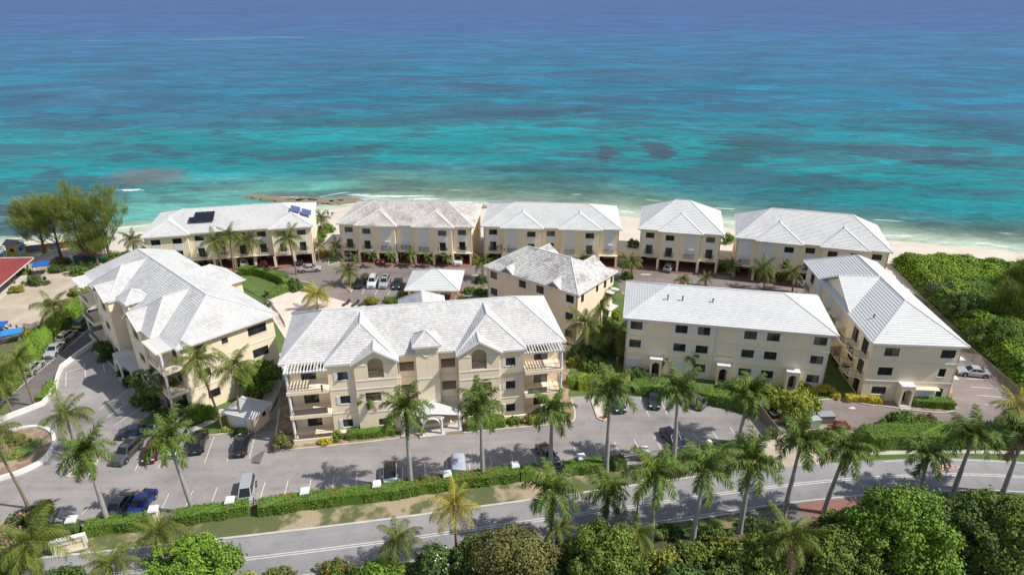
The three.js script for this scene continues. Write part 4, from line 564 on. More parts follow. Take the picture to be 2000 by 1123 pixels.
[[1.25, 1.0], [.95, 1.5], [.62, 1.75], [.30, 1.75], [-.05, 1.45], [-.5, .9]].forEach(([e, c], i) => { FR.royal.push(frondGeo(3.5, e, c, { seed: 11 + i, pairs: 46, leaf: .95, plume: true, sag: .45, width: .1 })); FR.coco.push(frondGeo(3.4, e, c * .92, { seed: 31 + i, pairs: 42, leaf: .92, sag: .75, width: .052 })); FR.small.push(frondGeo(1.65, e, c * 1.1, { seed: 51 + i, pairs: 24, leaf: .5, sag: .4, width: .07 })); });
{ // fan leaf: stalk and a pleated disc of blades
  FR.fan = [.9, .5, .1, -.35, -.8].map((e, q) => { const r = rng(71 + q), g = new GB(); g.c = []; const d = [Math.cos(e), Math.sin(e)], c3 = (c) => g.c.push(...c, ...c, ...c), E = [d[0] * .9, d[1] * .9, 0]; g.tri([0, 0, -.03], [E[0], E[1], 0], [0, 0, .03]); c3([1.2, 1.1, 1]);
    for (let k = -9; k <= 9; k++) { const a = k * .14, l = .85 * (.8 + .3 * r()), c = .75 + .4 * r(), dir = (aa, ll, sg) => [E[0] + (d[0] * Math.cos(aa)) * ll, E[1] + d[1] * Math.cos(aa) * ll - sg, Math.sin(aa) * ll]; g.tri(E, dir(a - .06, l * .7, .05), dir(a + .06, l * .7, .05)); c3([c, c, c]); g.tri(dir(a - .06, l * .7, .05), dir(a, l * 1.1, .25), dir(a + .06, l * .7, .05)); c3([c, c, c]); }
    return g.geo(); });
}
function trunkGeo(h, lean, r0, r1, bulge = 0) { // leaning, tapering trunk
  const g = new GB(), n = 10, s = 9, ring = (i) => { const t = i / n, r = lerp(r0, r1, t) + bulge * Math.exp(-Math.pow((t - .32) / .25, 2)) + r0 * .5 * Math.exp(-t * 16); return Array.from({ length: s + 1 }, (_, k) => [lean * Math.pow(t, 1.25) + Math.cos(k / s * 6.2832) * r, h * t, Math.sin(k / s * 6.2832) * r]); };
  for (let i = 0; i < n; i++) { const A = ring(i), B = ring(i + 1); for (let k = 0; k < s; k++) { const u0 = k / s, u1 = (k + 1) / s, v0 = h * i / n, v1 = h * (i + 1) / n; g.tri(A[k], B[k], B[k + 1], [u0, v0], [u0, v1], [u1, v1]); g.tri(A[k], B[k + 1], A[k + 1], [u0, v0], [u1, v1], [u1, v0]); } }
  const geo = g.geo(); return toCreasedNormals(geo, 1);
}
let palmN = 0;
function palm([x, z, h, lean], type, label, sc = 1) {
  const r = rng(1000 + 17 * palmN++), name = { royal: 'royal_palm', coco: 'coconut_palm', yellow: 'coconut_palm', small: 'small_palm', fan: 'fan_palm' }[type], P = thing(name, label, 'palm', x, z);
  const royal = type === 'royal', small = type === 'small', fan = type === 'fan', shaft = royal ? 1.35 * sc : small ? .5 * sc : 0, th = Math.max(.4, h - shaft);
  const tl = lean * th / h; mesh('trunk', trunkGeo(th, tl, royal ? .25 : small ? .1 : .17, royal ? .17 : small ? .075 : .11, royal ? .06 : 0), royal || small ? M.trunkGrey : M.trunkBrown, P);
  if (shaft) { const m = mesh('crown_shaft', new THREE.CylinderGeometry(royal ? .075 * sc : .05 * sc, royal ? .17 * sc : .085 * sc, shaft, 9), M.shaft, P); m.position.set((tl + lean) / 2, th + shaft / 2, 0); m.rotation.z = -Math.atan2(lean - tl, shaft); }
  else { const m = mesh('crown_base', new THREE.SphereGeometry(.22 * sc, 8, 6), M.boot, P); m.position.set(lean, h - .05, 0); }
  const set = fan ? FR.fan : small ? FR.small : royal ? FR.royal : FR.coco, n = fan ? 24 : small ? 13 : royal ? 17 : 19, leaf = fan ? M.fan : type === 'yellow' ? M.cocoYellow : royal || small ? M.royal : M.coco;
  const a0 = r() * 6.28, nv = set.length;
  for (let k = 0; k < n; k++) {
    const t = (k + .5) / n, v = Math.min(nv - 1, Math.floor(t * nv * (royal ? .93 : 1) + (r() - .5) * .8)), f = mesh('frond', set[Math.max(0, v)], v === nv - 1 && r() < (royal ? .25 : .45) ? M.dry : leaf, P);
    f.position.set(lean, h - .02, 0); f.rotation.order = 'YZX'; f.rotation.y = a0 + k * 2.39996 + (r() - .5) * .3; f.rotation.z = (r() - .5) * .25; f.rotation.x = (r() - .5) * .7; f.scale.setScalar(sc * (.88 + .24 * r()));
  }
  return P;
}
for (const [p, type, label, sc] of [
  [[-44.88,-57.57,10.23,-0.02], 'royal', 'tall royal palm in the hedge beside the dark blue car, nearest the entrance sign'],
  [[-36.21,-59.40,10.50,-0.83], 'royal', 'tall royal palm in the hedge between the blue sedan and the silver people carrier'],
  [[-12.05,-63.67,11.31,0.00], 'royal', 'tall royal palm in the hedge right of the white hatchback with black roof'],
  [[-3.55,-65.22,10.81,-0.10], 'royal', 'tall royal palm in the hedge right of the car under a grey cover'],
  [[4.79,-67.60,8.47,-0.01], 'royal', 'royal palm in front of the dark coupe at the right corner of the central block', .92],
  [[11.67,-66.92,11.93,-0.15], 'royal', 'tall royal palm in the hedge beside the sandy kerbed island', 1.05],
  [[20.36,-68.39,10.99,-0.53], 'royal', 'tall royal palm rising in front of the navy car by the hedge'],
  [[29.82,-72.54,7.70,0.30], 'royal', 'royal palm beside the brown board fence of the bin yard', 1.05],
  [[4.30,-54.87,7.40,-0.13], 'royal', 'royal palm on the near side of the street with sweeping lower fronds', 1.05],
  [[10.64,-58.83,3.96,0.06], 'royal', 'shorter royal palm standing at the near edge of the street', .85],
  [[14.79,-54.43,9.94,-0.16], 'royal', 'royal palm beside the street lamp post on the near verge', 1.05],
  [[19.69,-55.67,9.64,0.20], 'royal', 'royal palm in the street row, second right of the lamp post', 1.05],
  [[25.06,-56.65,9.77,-0.02], 'royal', 'royal palm in the street row, third right of the lamp post', 1.1],
  [[30.56,-58.59,10.78,0.18], 'royal', 'leaning royal palm in front of the pale gravel apron'],
  [[35.61,-59.64,9.10,0.77], 'royal', 'leaning royal palm beside the red brick apron'],
  [[47.48,-61.91,6.36,-0.18], 'royal', 'royal palm over the give way triangle painted on the street', .9],
  [[51.81,-62.34,8.93,0.20], 'royal', 'leaning royal palm right of the give way triangle'],
  [[58.19,-62.87,8.68,-0.10], 'royal', 'royal palm at the right edge of the picture by the street'],
  [[-5.73,-52.67,7.22,-0.12], 'yellow', 'yellowish palm standing over the street below the hedge', .85],
  [[-11.74,-51.32,4.36,0.35], 'coco', 'green palm with upright fronds at the bottom beside the red flowers', .8],
  [[4.54,-52.47,4.60,0.29], 'coco', 'small green palm at the foot of the street royal palm', .62],
  [[12.89,-51.32,5.17,-0.39], 'coco', 'small palm among the trees left of the yellow croton bushes', .75],
  [[-47.15,-48.14,7.12,1.83], 'coco', 'big green palm at the bottom left corner in front of the entrance sign', 1.1],
  [[-39.63,-48.14,4.40,1.03], 'coco', 'green palm cut by the bottom edge left of the round tree', .85],
  [[-35.88,-52.67,3.86,-0.45], 'coco', 'drooping half dry palm left above the round tree', .8],
  [[-55.54,-69.70,6.57,0.22], 'coco', 'coconut palm at the upper left of the parking lot with long right fronds', .95],
  [[-55.66,-60.39,10.24,-1.28], 'coco', 'thin trunked palm by the pink flowers reaching out of the left edge'],
  [[-68.45,-81.17,7.59,-0.13], 'coco', 'slim palm on the west drive beside the silver hatchback', .85],
  [[-69.99,-78.91,5.45,-0.45], 'coco', 'slim palm at the left edge below the west drive', .85],
  [[-79.23,-104.21,4.46,0.35], 'coco', 'bushy low coconut palm between the sand lot and the hedge', 1.15],
  [[-39.28,-75.57,10.64,-1.43], 'coco', 'leaning coconut palm left of the utility hut'],
  [[-36.67,-75.45,9.87,0.63], 'coco', 'coconut palm rising in front of the utility hut roof'],
  [[-48.36,-79.90,5.41,-0.29], 'fan', 'fan palm with drooping leaves at the corner of the left block', 1.5],
  [[-51.15,-81.17,3.78,-0.77], 'fan', 'lower fan palm left of the tall one at the left block', 1.2],
  [[-54.86,-132.89,6.26,-0.09], 'coco', 'coconut palm in front of the white jeep carport', .95],
  [[-44.79,-129.00,7.91,-0.73], 'coco', 'coconut palm with curved trunk left of the silver sedan in the court', 1.0],
  [[-57.87,-129.27,8.47,0.39], 'coco', 'tall slim coconut palm at the left end of the court hedge', .85],
  [[-59.47,-127.92,7.64,-0.62], 'coco', 'coconut palm left of the slim one before the long townhouses', .95],
  [[-65.90,-133.46,4.67,-0.64], 'coco', 'low coconut palm behind the left apartment roof', .85],
  [[-32.62,-123.51,3.00,-0.01], 'coco', 'small coconut palm on the kerbed island beside the black car', .85],
  [[-35.98,-112.10,3.23,0.10], 'yellow', 'yellowing palm on the pool deck', .95],
  [[-44.03,-137.59,3.71,-0.44], 'coco', 'palm at the right end of the long townhouse block', .65],
  [[-42.14,-136.39,3.80,0.23], 'coco', 'palm in the gap between the two left townhouse blocks', .6],
  [[-38.61,-136.99,3.34,0.47], 'coco', 'palm at the left corner of the pinkish roofed townhouses', .65],
  [[-46.46,-155.74,3.40,0.15], 'coco', 'low palm on the sand beside the long townhouse block', .75],
  [[-33.17,-133.46,2.35,-0.43], 'small', 'small carport palm beside the white van', .95], [[-29.29,-132.61,2.81,-0.20], 'small', 'small carport palm left of the red car', .95], [[-25.68,-133.18,2.46,0.07], 'small', 'small carport palm right of the red car', .95],
  [[-21.20,-133.18,2.81,-0.26], 'small', 'largest of the small carport palms, third left of the white car', 1.1], [[-17.45,-132.89,2.46,-0.31], 'small', 'small carport palm, second left of the white car', .95], [[-13.57,-133.46,2.12,-0.35], 'small', 'small carport palm directly left of the white car', .95],
  [[-5.86,-126.60,3.73,-0.25], 'coco', 'palm in the gap beside the white car carport', .7],
  [[4.50,-137.89,4.90,-0.39], 'coco', 'coconut palm in front of the third townhouse block behind the mottled roof', .95],
  [[-0.88,-134.91,4.12,-0.43], 'coco', 'small palm at the left of the mottled roof before the townhouses', .62],
  [[15.87,-132.32,2.80,-0.34], 'coco', 'low palm behind the right slope of the mottled roof', .65],
  [[16.92,-106.73,6.01,-0.35], 'coco', 'slim dark palm against the lit wall of the middle block', .65], [[15.50,-104.78,4.77,-0.34], 'coco', 'second slim palm against the lit wall of the middle block', .55],
  [[12.24,-94.83,6.13,-0.69], 'coco', 'large coconut palm between the central and the middle block', 1.1], [[17.41,-94.50,4.48,-0.70], 'coco', 'large coconut palm at the left end of the long white roofed block', 1.15],
  [[24.71,-126.60,3.73,-0.69], 'coco', 'coconut palm left of the four bay townhouses', .85],
  [[46.06,-127.92,2.51,-0.55], 'coco', 'small palm in the gap right of the four bay townhouses', .65], [[49.64,-120.78,4.80,-0.74], 'coco', 'coconut palm in front of the right townhouse carports', .95], [[55.10,-120.30,4.14,-1.00], 'coco', 'second coconut palm in front of the right townhouse carports', .9],
  [[34.09,-122.75,1.56,-0.16], 'coco', 'short palm behind the long white roof, left one of the pair', .55], [[38.68,-122.75,1.89,-0.22], 'coco', 'short palm behind the long white roof, right one of the pair', .55],
  [[57.21,-103.26,3.75,-1.28], 'coco', 'palm in the shade between the long block and the right block', .8],
  [[-18.24,-75.11,5.23,-0.92], 'small', 'slim small palm against the central block left of its porch', 1.15], [[-5.21,-76.97,6.11,0.83], 'small', 'double height small palm against the central block right of its porch', 1.3],
  [[23.47,-90.26,2.74,-0.09], 'small', 'small palm at the left porch of the long block', 1.05], [[27.12,-89.20,3.53,0.09], 'small', 'small palm between left and middle porch of the long block', 1.1], [[37.19,-88.17,3.33,-0.03], 'small', 'small palm between middle and right porch of the long block', 1.05],
  [[67.50,-73.31,5.09,-2.04], 'yellow', 'yellowing palm at the right edge above the hedge', .9],
  [[29.05,-51.32,4.63,-1.10], 'coco', 'coconut palm with long arching fronds at the bottom right of centre', 1.1],
  [[-83.83,-139.42,3.86,0.44], 'coco', 'palm at the left end of the long townhouse block near the big casuarina', .95],
]) palm(p, type, label, sc);

// ---------- broadleaf trees, shrubs, hedges ----------
function leafCloud(place, n, size, seed, aspect = 1.6) { // place(r) gives [x, y, z, nx, ny, nz]; every leaf is a small folded pair of triangles
  const r = rng(seed), g = new GB(); g.c = []; const N = new THREE.Vector3(), A = new THREE.Vector3(), Bv = new THREE.Vector3();
  for (let i = 0; i < n; i++) {
    const p = place(r); if (!p) continue; N.set(p[3] + (r() - .5) * 1.3, p[4] + (r() - .3) * 1.1, p[5] + (r() - .5) * 1.3).normalize(); A.set(r() - .5, r() - .5, r() - .5).cross(N).normalize(); Bv.crossVectors(N, A);
    const s = size * (.65 + .7 * r()), l = s * aspect, c = (p[6] || 1) * (.46 + 1.0 * r()), cc = [c * (.85 + .35 * r()), c, c * (.8 + .4 * r())], o = (a, b, h) => [p[0] + A.x * a + Bv.x * b + N.x * h, p[1] + A.y * a + Bv.y * b + N.y * h, p[2] + A.z * a + Bv.z * b + N.z * h];
    const t0 = o(0, -l / 2, 0), t1 = o(0, l / 2, 0), L = o(-s / 2, 0, s * .18), R = o(s / 2, 0, s * .18); g.tri(t0, t1, L); g.tri(t0, R, t1); g.c.push(...cc, ...cc, ...cc, ...cc, ...cc, ...cc);
  }
  return g.geo();
}
function lobes(rx, ry, rz, k, seed) { // uneven clumps: a few big ones inside, many small ones breaking the outline
  const r = rng(seed), out = [[0, ry * .42, 0, Math.min(rx, ry, rz) * .5]], m = (rx + ry * .7 + rz) / 2.7;
  for (let i = 0; i < k * 5; i++) { const big = i < k * .7, a = i * 2.4 + r() * 1.6, e = Math.pow(r(), big ? 1 : .75), s = big ? .26 + .16 * r() : .08 + .15 * r() * r() + .03, q = big ? .5 + .4 * r() : .72 + .42 * r(), f = Math.sqrt(Math.max(.04, 1 - e * e)); out.push([Math.cos(a) * rx * q * Math.min(1, f + .12) * (1 - s * .6), Math.max(s * m * .5, ry * (.08 + .86 * e * (.8 + .28 * r())) - s * m * .5), Math.sin(a) * rz * q * Math.min(1, f + .12) * (1 - s * .6), s * m]); }
  return out;
}
function crownGeo(rx, ry, rz, k, leaf, dens, seed) {
  const lb = lobes(rx, ry, rz, k, seed), area = lb.map((l) => l[3] * l[3]), tot = area.reduce((a, b) => a + b, 0), tone = lb.map((l, i) => .78 + .44 * hash(i * 7 + seed, 3));
  return leafCloud((r) => {
    let q = r() * tot, i = 0; while (i < lb.length - 1 && q > area[i]) { q -= area[i]; i++; } const l = lb[i], a = r() * 6.2832, c = r() * 1.7 - .7, s = Math.sqrt(Math.max(0, 1 - c * c)), nx = Math.cos(a) * s, nz = Math.sin(a) * s, gap = vnoise(nx * 2.6 + seed + i * 7, nz * 2.6 + c * 2.6);
    if (gap < .16) return null; const rr = l[3] * (.66 + .75 * r() * r() + .36 * gap), x = l[0] + nx * rr, y = l[1] + c * rr, z = l[2] + nz * rr; if (y < .05) return null;
    for (let j = 0; j < lb.length; j++) if (j !== i && Math.hypot(x - lb[j][0], y - lb[j][1], z - lb[j][2]) < lb[j][3] * .72) return null;
    return [x, y, z, nx, c, nz, tone[i]];
  }, Math.round(tot * 12.6 * dens), leaf, seed + 5);
}
function coreGeo(rx, ry, rz, k, seed) { const gs = lobes(rx, ry, rz, k, seed).map((l) => { const g = new THREE.IcosahedronGeometry(l[3] * .66, 1), p = g.attributes.position; for (let i = 0; i < p.count; i++) { const n = .85 + .3 * vnoise(p.getX(i) * 2 / l[3] + 9, p.getZ(i) * 2 / l[3] + p.getY(i)); p.setXYZ(i, p.getX(i) * n + l[0], Math.max(.02, p.getY(i) * n + l[1]), p.getZ(i) * n + l[2]); } g.deleteAttribute('normal'); g.deleteAttribute('uv'); return g; }); const g = mergeGeometries(gs); g.computeVertexNormals(); return g; }
const LEAF = {}; for (const [k, c] of Object.entries({ bright: [.125, .225, .016], mid: [.100, .180, .018], dark: [.066, .122, .020], olive: [.135, .140, .035], lime: [.22, .26, .025], yellow: [.46, .38, .03], red: [.30, .10, .045], grey: [.16, .17, .10], sage: [.12, .16, .075], pink: [.45, .17, .26], wood: [.110, .170, .018], thicket: [.145, .255, .014] })) { LEAF[k] = leafMat(...c, .8); LEAF[k + 'Core'] = std({ color: lin(...c), roughness: 1 }); }
M.bark = std({ map: tex(128, 256, 1, 2, (u, v) => mul3([.16, .12, .09], .6 + .7 * fbm(u * 8, v * 6, 4, 8, 6))), roughness: 1 });
let plantN = 0;
function tree(name, label, [x, z], h0, rx, ry, rz, kind, o = {}) { // trunk with limbs and a clumped crown
  const seed = 300 + 13 * plantN++, T = thing(name, label, o.cat || 'tree', x, z, 0, o.group), k = o.k || 9, r = rng(seed);
  if (h0 > .15) { mesh('trunk', trunkGeo(h0 + ry * .4, 0, .2, .12), M.bark, T); for (let i = 0; i < 4; i++) { const a = i * 1.6 + r(), g = new GB(); g.bar([0, h0 * .6, 0], [Math.cos(a) * rx * .6, h0 + ry * .5, Math.sin(a) * rz * .6], .12, .12); mesh('limb', g.geo(), M.bark, T); } }
  const c = mesh('crown', crownGeo(rx, ry, rz, k, o.leaf || .2, o.dens || 30, seed), LEAF[kind], T), q = mesh('crown_core', coreGeo(rx, ry, rz, k, seed), LEAF[kind + 'Core'], T); c.position.y = q.position.y = h0;
  if (o.flower) { const f = mesh('blossom', crownGeo(rx * 1.02, ry * 1.03, rz * 1.02, k, .12, o.fd || 3, seed), o.flower, T); f.position.y = h0; }
  return T;
}
const shrub = (label, p, rx, ry, rz, kind, o = {}) => tree(o.name || 'shrub', label, p, 0, rx, ry, rz, kind, { cat: 'shrub', k: 6, leaf: .13, dens: 55, ...o });
const FL = { red: std({ color: lin(.55, .05, .07), vertexColors: true }), pink: std({ color: lin(.62, .24, .38), vertexColors: true }), white: std({ color: lin(.75, .75, .72), vertexColors: true }), orange: std({ color: lin(.55, .14, .05), vertexColors: true }), yellow: std({ color: lin(.6, .45, .03), vertexColors: true }) };
// clipped hedge along a line
function hedge(label, pts, w, h, kind, o = {}) {
  const c = o.n === 0 ? pts : smooth(pts, o.n || 3), seed = 900 + 7 * plantN++, H = thing(o.name || 'hedge', label, 'hedge', 0, 0);
  const Ls = []; let L = 0; for (let i = 1; i < c.length; i++) { const l = Math.hypot(c[i][0] - c[i - 1][0], c[i][1] - c[i - 1][1]); Ls.push(l); L += l; }
  const at = (s) => { let i = 0; while (i < Ls.length - 1 && s > Ls[i]) { s -= Ls[i]; i++; } const t = clamp(s / Ls[i]), a = c[i], b = c[i + 1], dx = (b[0] - a[0]) / Ls[i], dz = (b[1] - a[1]) / Ls[i]; return [lerp(a[0], b[0], t), lerp(a[1], b[1], t), -dz, dx]; };
  const wob = (s, k) => (o.rough || .24) * (fbm(s * .8 + k * 9 + seed, k * 3.3, 3) - .5) * 2, per = w + 2 * h;
  mesh('foliage', leafCloud((r) => {
    const s = r() * L, q = r() * (per + (r() < .15 ? w : 0)), [x, z, nx, nz] = at(s); let a, y, n; if (q < h) { a = -w / 2 - wob(s, 1); y = q; n = [-nx, .25, -nz]; } else if (q < h + w) { a = q - h - w / 2; y = h + wob(s + a * 2, 2); n = [0, 1, 0]; } else { a = w / 2 + wob(s, 3); y = clamp(q - h - w, 0, h); n = [nx, .25, nz]; }
    a += (r() - .5) * .1; y += (r() - .5) * .1; return [x + nx * a, Math.max(.04, y), z + nz * a, ...n];
  }, Math.round(L * per * (o.dens || 62)), o.leaf || .13, seed), LEAF[kind], H);
  mesh('hedge_core', ribbon(c, -w / 2 + .06, w / 2 - .06, .02, h - .07), LEAF[kind + 'Core'], H);
  if (o.flower) mesh('blossom', leafCloud((r) => { const s = r() * L, [x, z, nx, nz] = at(s), a = (r() - .5) * w; if (vnoise(s * .6, 3) < (o.ff || .55)) return null; return [x + nx * a, h + .06 + r() * .08, z + nz * a, 0, 1, 0]; }, Math.round(L * 14), .11, seed + 3), o.flower, H);
  return H;
}
hedge('clipped green hedge along the street below the two parked blue cars', [[-46.68,-56.35], [-44.74,-57.11], [-41.99,-57.49], [-40.09,-58.04]], 1.7, 1.35, 'mid');
hedge('clipped green hedge between the second pillar and the silver people carrier', [[-37.76,-58.20], [-35.24,-58.75], [-32.57,-59.32], [-30.07,-59.97]], 1.6, 1.35, 'mid');
hedge('longest clipped street hedge in front of the white hatchback and covered car', [[-28.87,-59.73], [-24.27,-60.80], [-19.13,-61.65], [-14.47,-62.43], [-10.38,-63.49], [-6.17,-64.39], [-2.48,-65.03], [0.75,-65.68]], 1.75, 1.4, 'mid', { flower: FL.red, ff: .72 });
hedge('short clipped hedge beside the pillar right of the dark coupe', [[0.94,-65.59], [3.14,-66.15]], 1.6, 1.3, 'mid'); hedge('clipped hedge in the sun below the sandy kerbed island', [[6.44,-66.53], [8.89,-67.02], [11.23,-67.50]], 1.7, 1.3, 'mid');
hedge('small rounded hedge right of the tall palm by the kerbed island', [[12.51,-67.50], [14.00,-68.09]], 1.6, 1.2, 'dark'); hedge('low dark hedge behind the row of street palms', [[18.69,-68.39], [22.87,-69.70], [26.37,-70.52], [29.92,-71.37]], 1.5, 1.1, 'dark');
hedge('bright green long hedge beside the west drive', [[-74.93,-81.43], [-76.17,-87.59], [-77.56,-94.50], [-79.43,-101.41], [-80.06,-106.73], [-80.23,-111.67], [-80.10,-116.08]], 3.6, 1.5, 'bright', { leaf: .16, dens: 46, rough: .35 });
hedge('small bright hedge inside the bend of the white wall', [[-68.15,-82.08], [-68.24,-84.36], [-69.32,-86.58]], 1.5, .8, 'bright');
hedge('tall yellow green clipped hedge by the pink flowers at the entrance', [[-53.33,-57.26], [-53.21,-58.67], [-53.25,-60.30]], 1.1, 1.5, 'lime'); hedge('green hedge behind the entrance sign below the first pillar', [[-52.44,-55.90], [-49.74,-56.05], [-47.58,-56.65]], 1.7, 1.3, 'dark');
hedge('long dark green hedge beside the right stretch of the street', [[46.29,-72.22], [50.54,-72.65], [57.41,-72.87], [64.16,-72.87], [71.27,-72.44]], 3.2, 2.0, 'mid', { rough: .3 });
hedge('box hedge under the mailboxes of the right block', [[57.52,-81.56], [60.02,-81.05], [62.79,-80.79]], 1.8, 1.2, 'mid', { n: 0 });
hedge('yellow croton hedge at the foot of the right block', [[48.37,-82.48], [50.75,-82.34], [53.17,-81.69]], 1.2, .9, 'yellow', { leaf: .15 });
hedge('clipped green hedge enclosing the pool lawn, nearer the court', [[-56.59,-129.00], [-53.19,-129.00], [-49.39,-127.12], [-45.78,-124.27], [-43.85,-121.27]], 1.8, 1.6, 'mid'); hedge('clipped green hedge enclosing the pool lawn, nearer the deck', [[-43.85,-121.27], [-45.36,-119.34], [-47.03,-117.46]], 1.8, 1.5, 'mid');
hedge('tall hedge in front of the long block, behind the parked cars', [[9.80,-85.88], [13.83,-86.30], [17.60,-85.88]], 2.4, 1.5, 'lime', { rough: .4, leaf: .16 });
hedge('dark hedge at the back of the parking bays before the long block', [[18.03,-84.77], [22.65,-84.36], [26.84,-83.01], [30.85,-81.43], [34.44,-79.40]], 2.2, 1.7, 'mid', { rough: .35 });
hedge('clipped hedge left of the porch of the central block', [[-21.78,-73.64], [-19.15,-74.09], [-15.68,-74.65]], 1.5, 1.1, 'mid'); hedge('clipped hedge right of the porch of the central block', [[-6.11,-75.57], [-3.49,-76.03], [-1.05,-76.62]], 1.5, 1.2, 'mid');
hedge('round dark hedge between footpath and central block', [[8.59,-86.16], [9.88,-86.87]], 2, 1.5, 'mid');
shrub('rusty brown and green rounded bush at the left corner of the central block', [-29.92,-71.79], 1.5, 2.3, 1.4, 'olive', { leaf: .11, dens: 70 });
shrub('clipped green ball bush at the foot of the central block balconies', [-23.20,-73.31], 1.0, 1.3, .9, 'mid'); shrub('yellow bush at the foot of the central block balconies', [-24.49,-72.22], 1.0, .9, .7, 'yellow');
shrub('round green bush right of the porch hedge', [0.21,-76.74], 1.0, 1.2, .9, 'mid'); shrub('yellow flowering bushes at the right corner of the central block', [2.82,-77.21], 1.6, 1.3, 1.0, 'lime', { flower: FL.yellow, fd: 6 }); shrub('green bush at the far right corner of the central block bed', [6.42,-78.29], 1.7, 1.4, 1.1, 'mid');
shrub('bright green round bush in front of the fan palms at the left block', [-43.59,-77.69], 2.8, 2.4, 1.8, 'bright', { leaf: .16 }); tree('garden_tree', 'bright green tree between the left and the central block', [-37.27,-84.08], 1.2, 2.9, 4.2, 2.6, 'bright', { leaf: .2, dens: 34 });
tree('garden_tree', 'dark tree in the shade behind the utility hut', [-36.20,-86.58], .8, 1.8, 3.2, 1.8, 'mid');
shrub('dark shrub between west drive and left block porch', [-65.51,-94.50], 1.6, 3.2, 1.4, 'dark', { leaf: .14 }); shrub('small dark clipped bush by the left block entrance', [-59.84,-89.06], .95, 1.2, .9, 'dark'); shrub('low leafy plants under the fan palms', [-47.58,-78.66], 2.6, 1.3, 1.2, 'mid', { leaf: .2 }); shrub('low ground cover left of the fan palms', [-50.99,-80.53], 1.6, 1.5, 1.2, 'dark', { leaf: .2 });
shrub('low green plants in front of the utility hut', [-36.45,-74.65], 1.6, .7, .8, 'mid'); shrub('yellow green plants left of the utility hut', [-38.64,-74.99], .9, .7, .6, 'lime');
shrub('yellow croton bush left of the lawn strip by the long block', [46.05,-84.36], 1.6, 1.4, 1.1, 'yellow'); shrub('round yellow croton next to the drive of the right block', [47.25,-83.14], 1.0, .9, .8, 'yellow'); shrub('green bush by the right porch of the long block', [43.23,-85.46], 1.2, 1.5, 1.0, 'lime'); shrub('yellow croton under the right porch of the long block', [43.90,-84.08], 1.1, 1.0, .8, 'yellow');
tree('garden_tree', 'yellow green round tree between the parking lot and the right drive', [39.35,-78.29], .5, 3.4, 3.4, 2.6, 'lime', { leaf: .17, dens: 42 }); shrub('leafy bushes at the middle porch of the long block', [33.46,-85.18], 3.0, 1.5, 1.4, 'mid', { leaf: .17 }); shrub('pale leafy bush left of the right porch steps', [38.31,-83.81], 2.2, 1.3, 1.2, 'lime', { leaf: .17 });
shrub('dark bushes at the left end of the long block', [13.99,-87.59], 3.2, 1.8, 1.6, 'dark', { leaf: .16 }); shrub('yellow green bushes between the central and the middle block', [10.55,-92.58], 2.0, 1.6, 1.4, 'lime'); shrub('leafy bushes at the left end wall of the long block', [19.22,-88.61], 2.4, 1.5, 1.3, 'dark', { leaf: .16 });
shrub('green shrubs beside the drive behind the long street hedge', [52.75,-75.57], 2.8, 2.6, 1.7, 'mid', { leaf: .17 }); shrub('thin yellowish shrub right of the green one behind the street hedge', [56.06,-75.91], 2.2, 2.0, 1.3, 'olive'); shrub('red leafed shrub right of the bin yard', [44.06,-74.77], 1.6, 1.7, 1.2, 'red'); shrub('green shrubs right of the bin yard fence', [40.52,-72.87], 2.0, 1.6, 1.3, 'mid'); shrub('dark shrubs at the right edge above the hedge', [65.72,-74.20], 2.4, 1.6, 1.4, 'mid');
shrub('pink bougainvillea bush by the entrance kerb', [-54.24,-58.83], 1.7, 1.6, 1.3, 'mid', { flower: FL.pink, fd: 22, leaf: .12 }); shrub('pink flowering bush at the left edge below the bougainvillea', [-54.95,-55.90], 1.7, 1.3, 1.3, 'mid', { flower: FL.pink, fd: 22 }); shrub('orange flowered dark bush between the two pink ones', [-55.37,-58.20], 1.2, 1.2, 1.0, 'dark', { flower: FL.orange, fd: 6 });
shrub('dry spiky plants on the roundabout', [-65.41,-72.22], 2.6, 1.2, 1.4, 'olive'); shrub('yellow green plants on the roundabout lawn', [-63.31,-69.60], 1.3, .7, .8, 'lime'); shrub('tuft in the left kerbed island', [-53.40,-66.92], 1.0, .8, .8, 'olive');
shrub('greyish shrub on the island behind the black car', [-29.74,-126.60], 1.5, 1.3, 1.0, 'sage'); shrub('green shrubs beside the pool house', [-22.34,-115.63], 2.6, 1.1, 1.2, 'mid'); shrub('lime bush at the pool house corner', [-20.93,-117.93], .9, 1.3, .8, 'lime'); shrub('palm like bush in front of the pool deck', [-26.44,-114.73], 1.6, 1.5, 1.1, 'lime'); shrub('round dark bush left of the middle block', [-6.31,-124.78], 1.3, 1.7, 1.2, 'dark'); shrub('green bushes right of the pool house', [-8.20,-119.82], 1.8, 1.3, 1.1, 'mid');
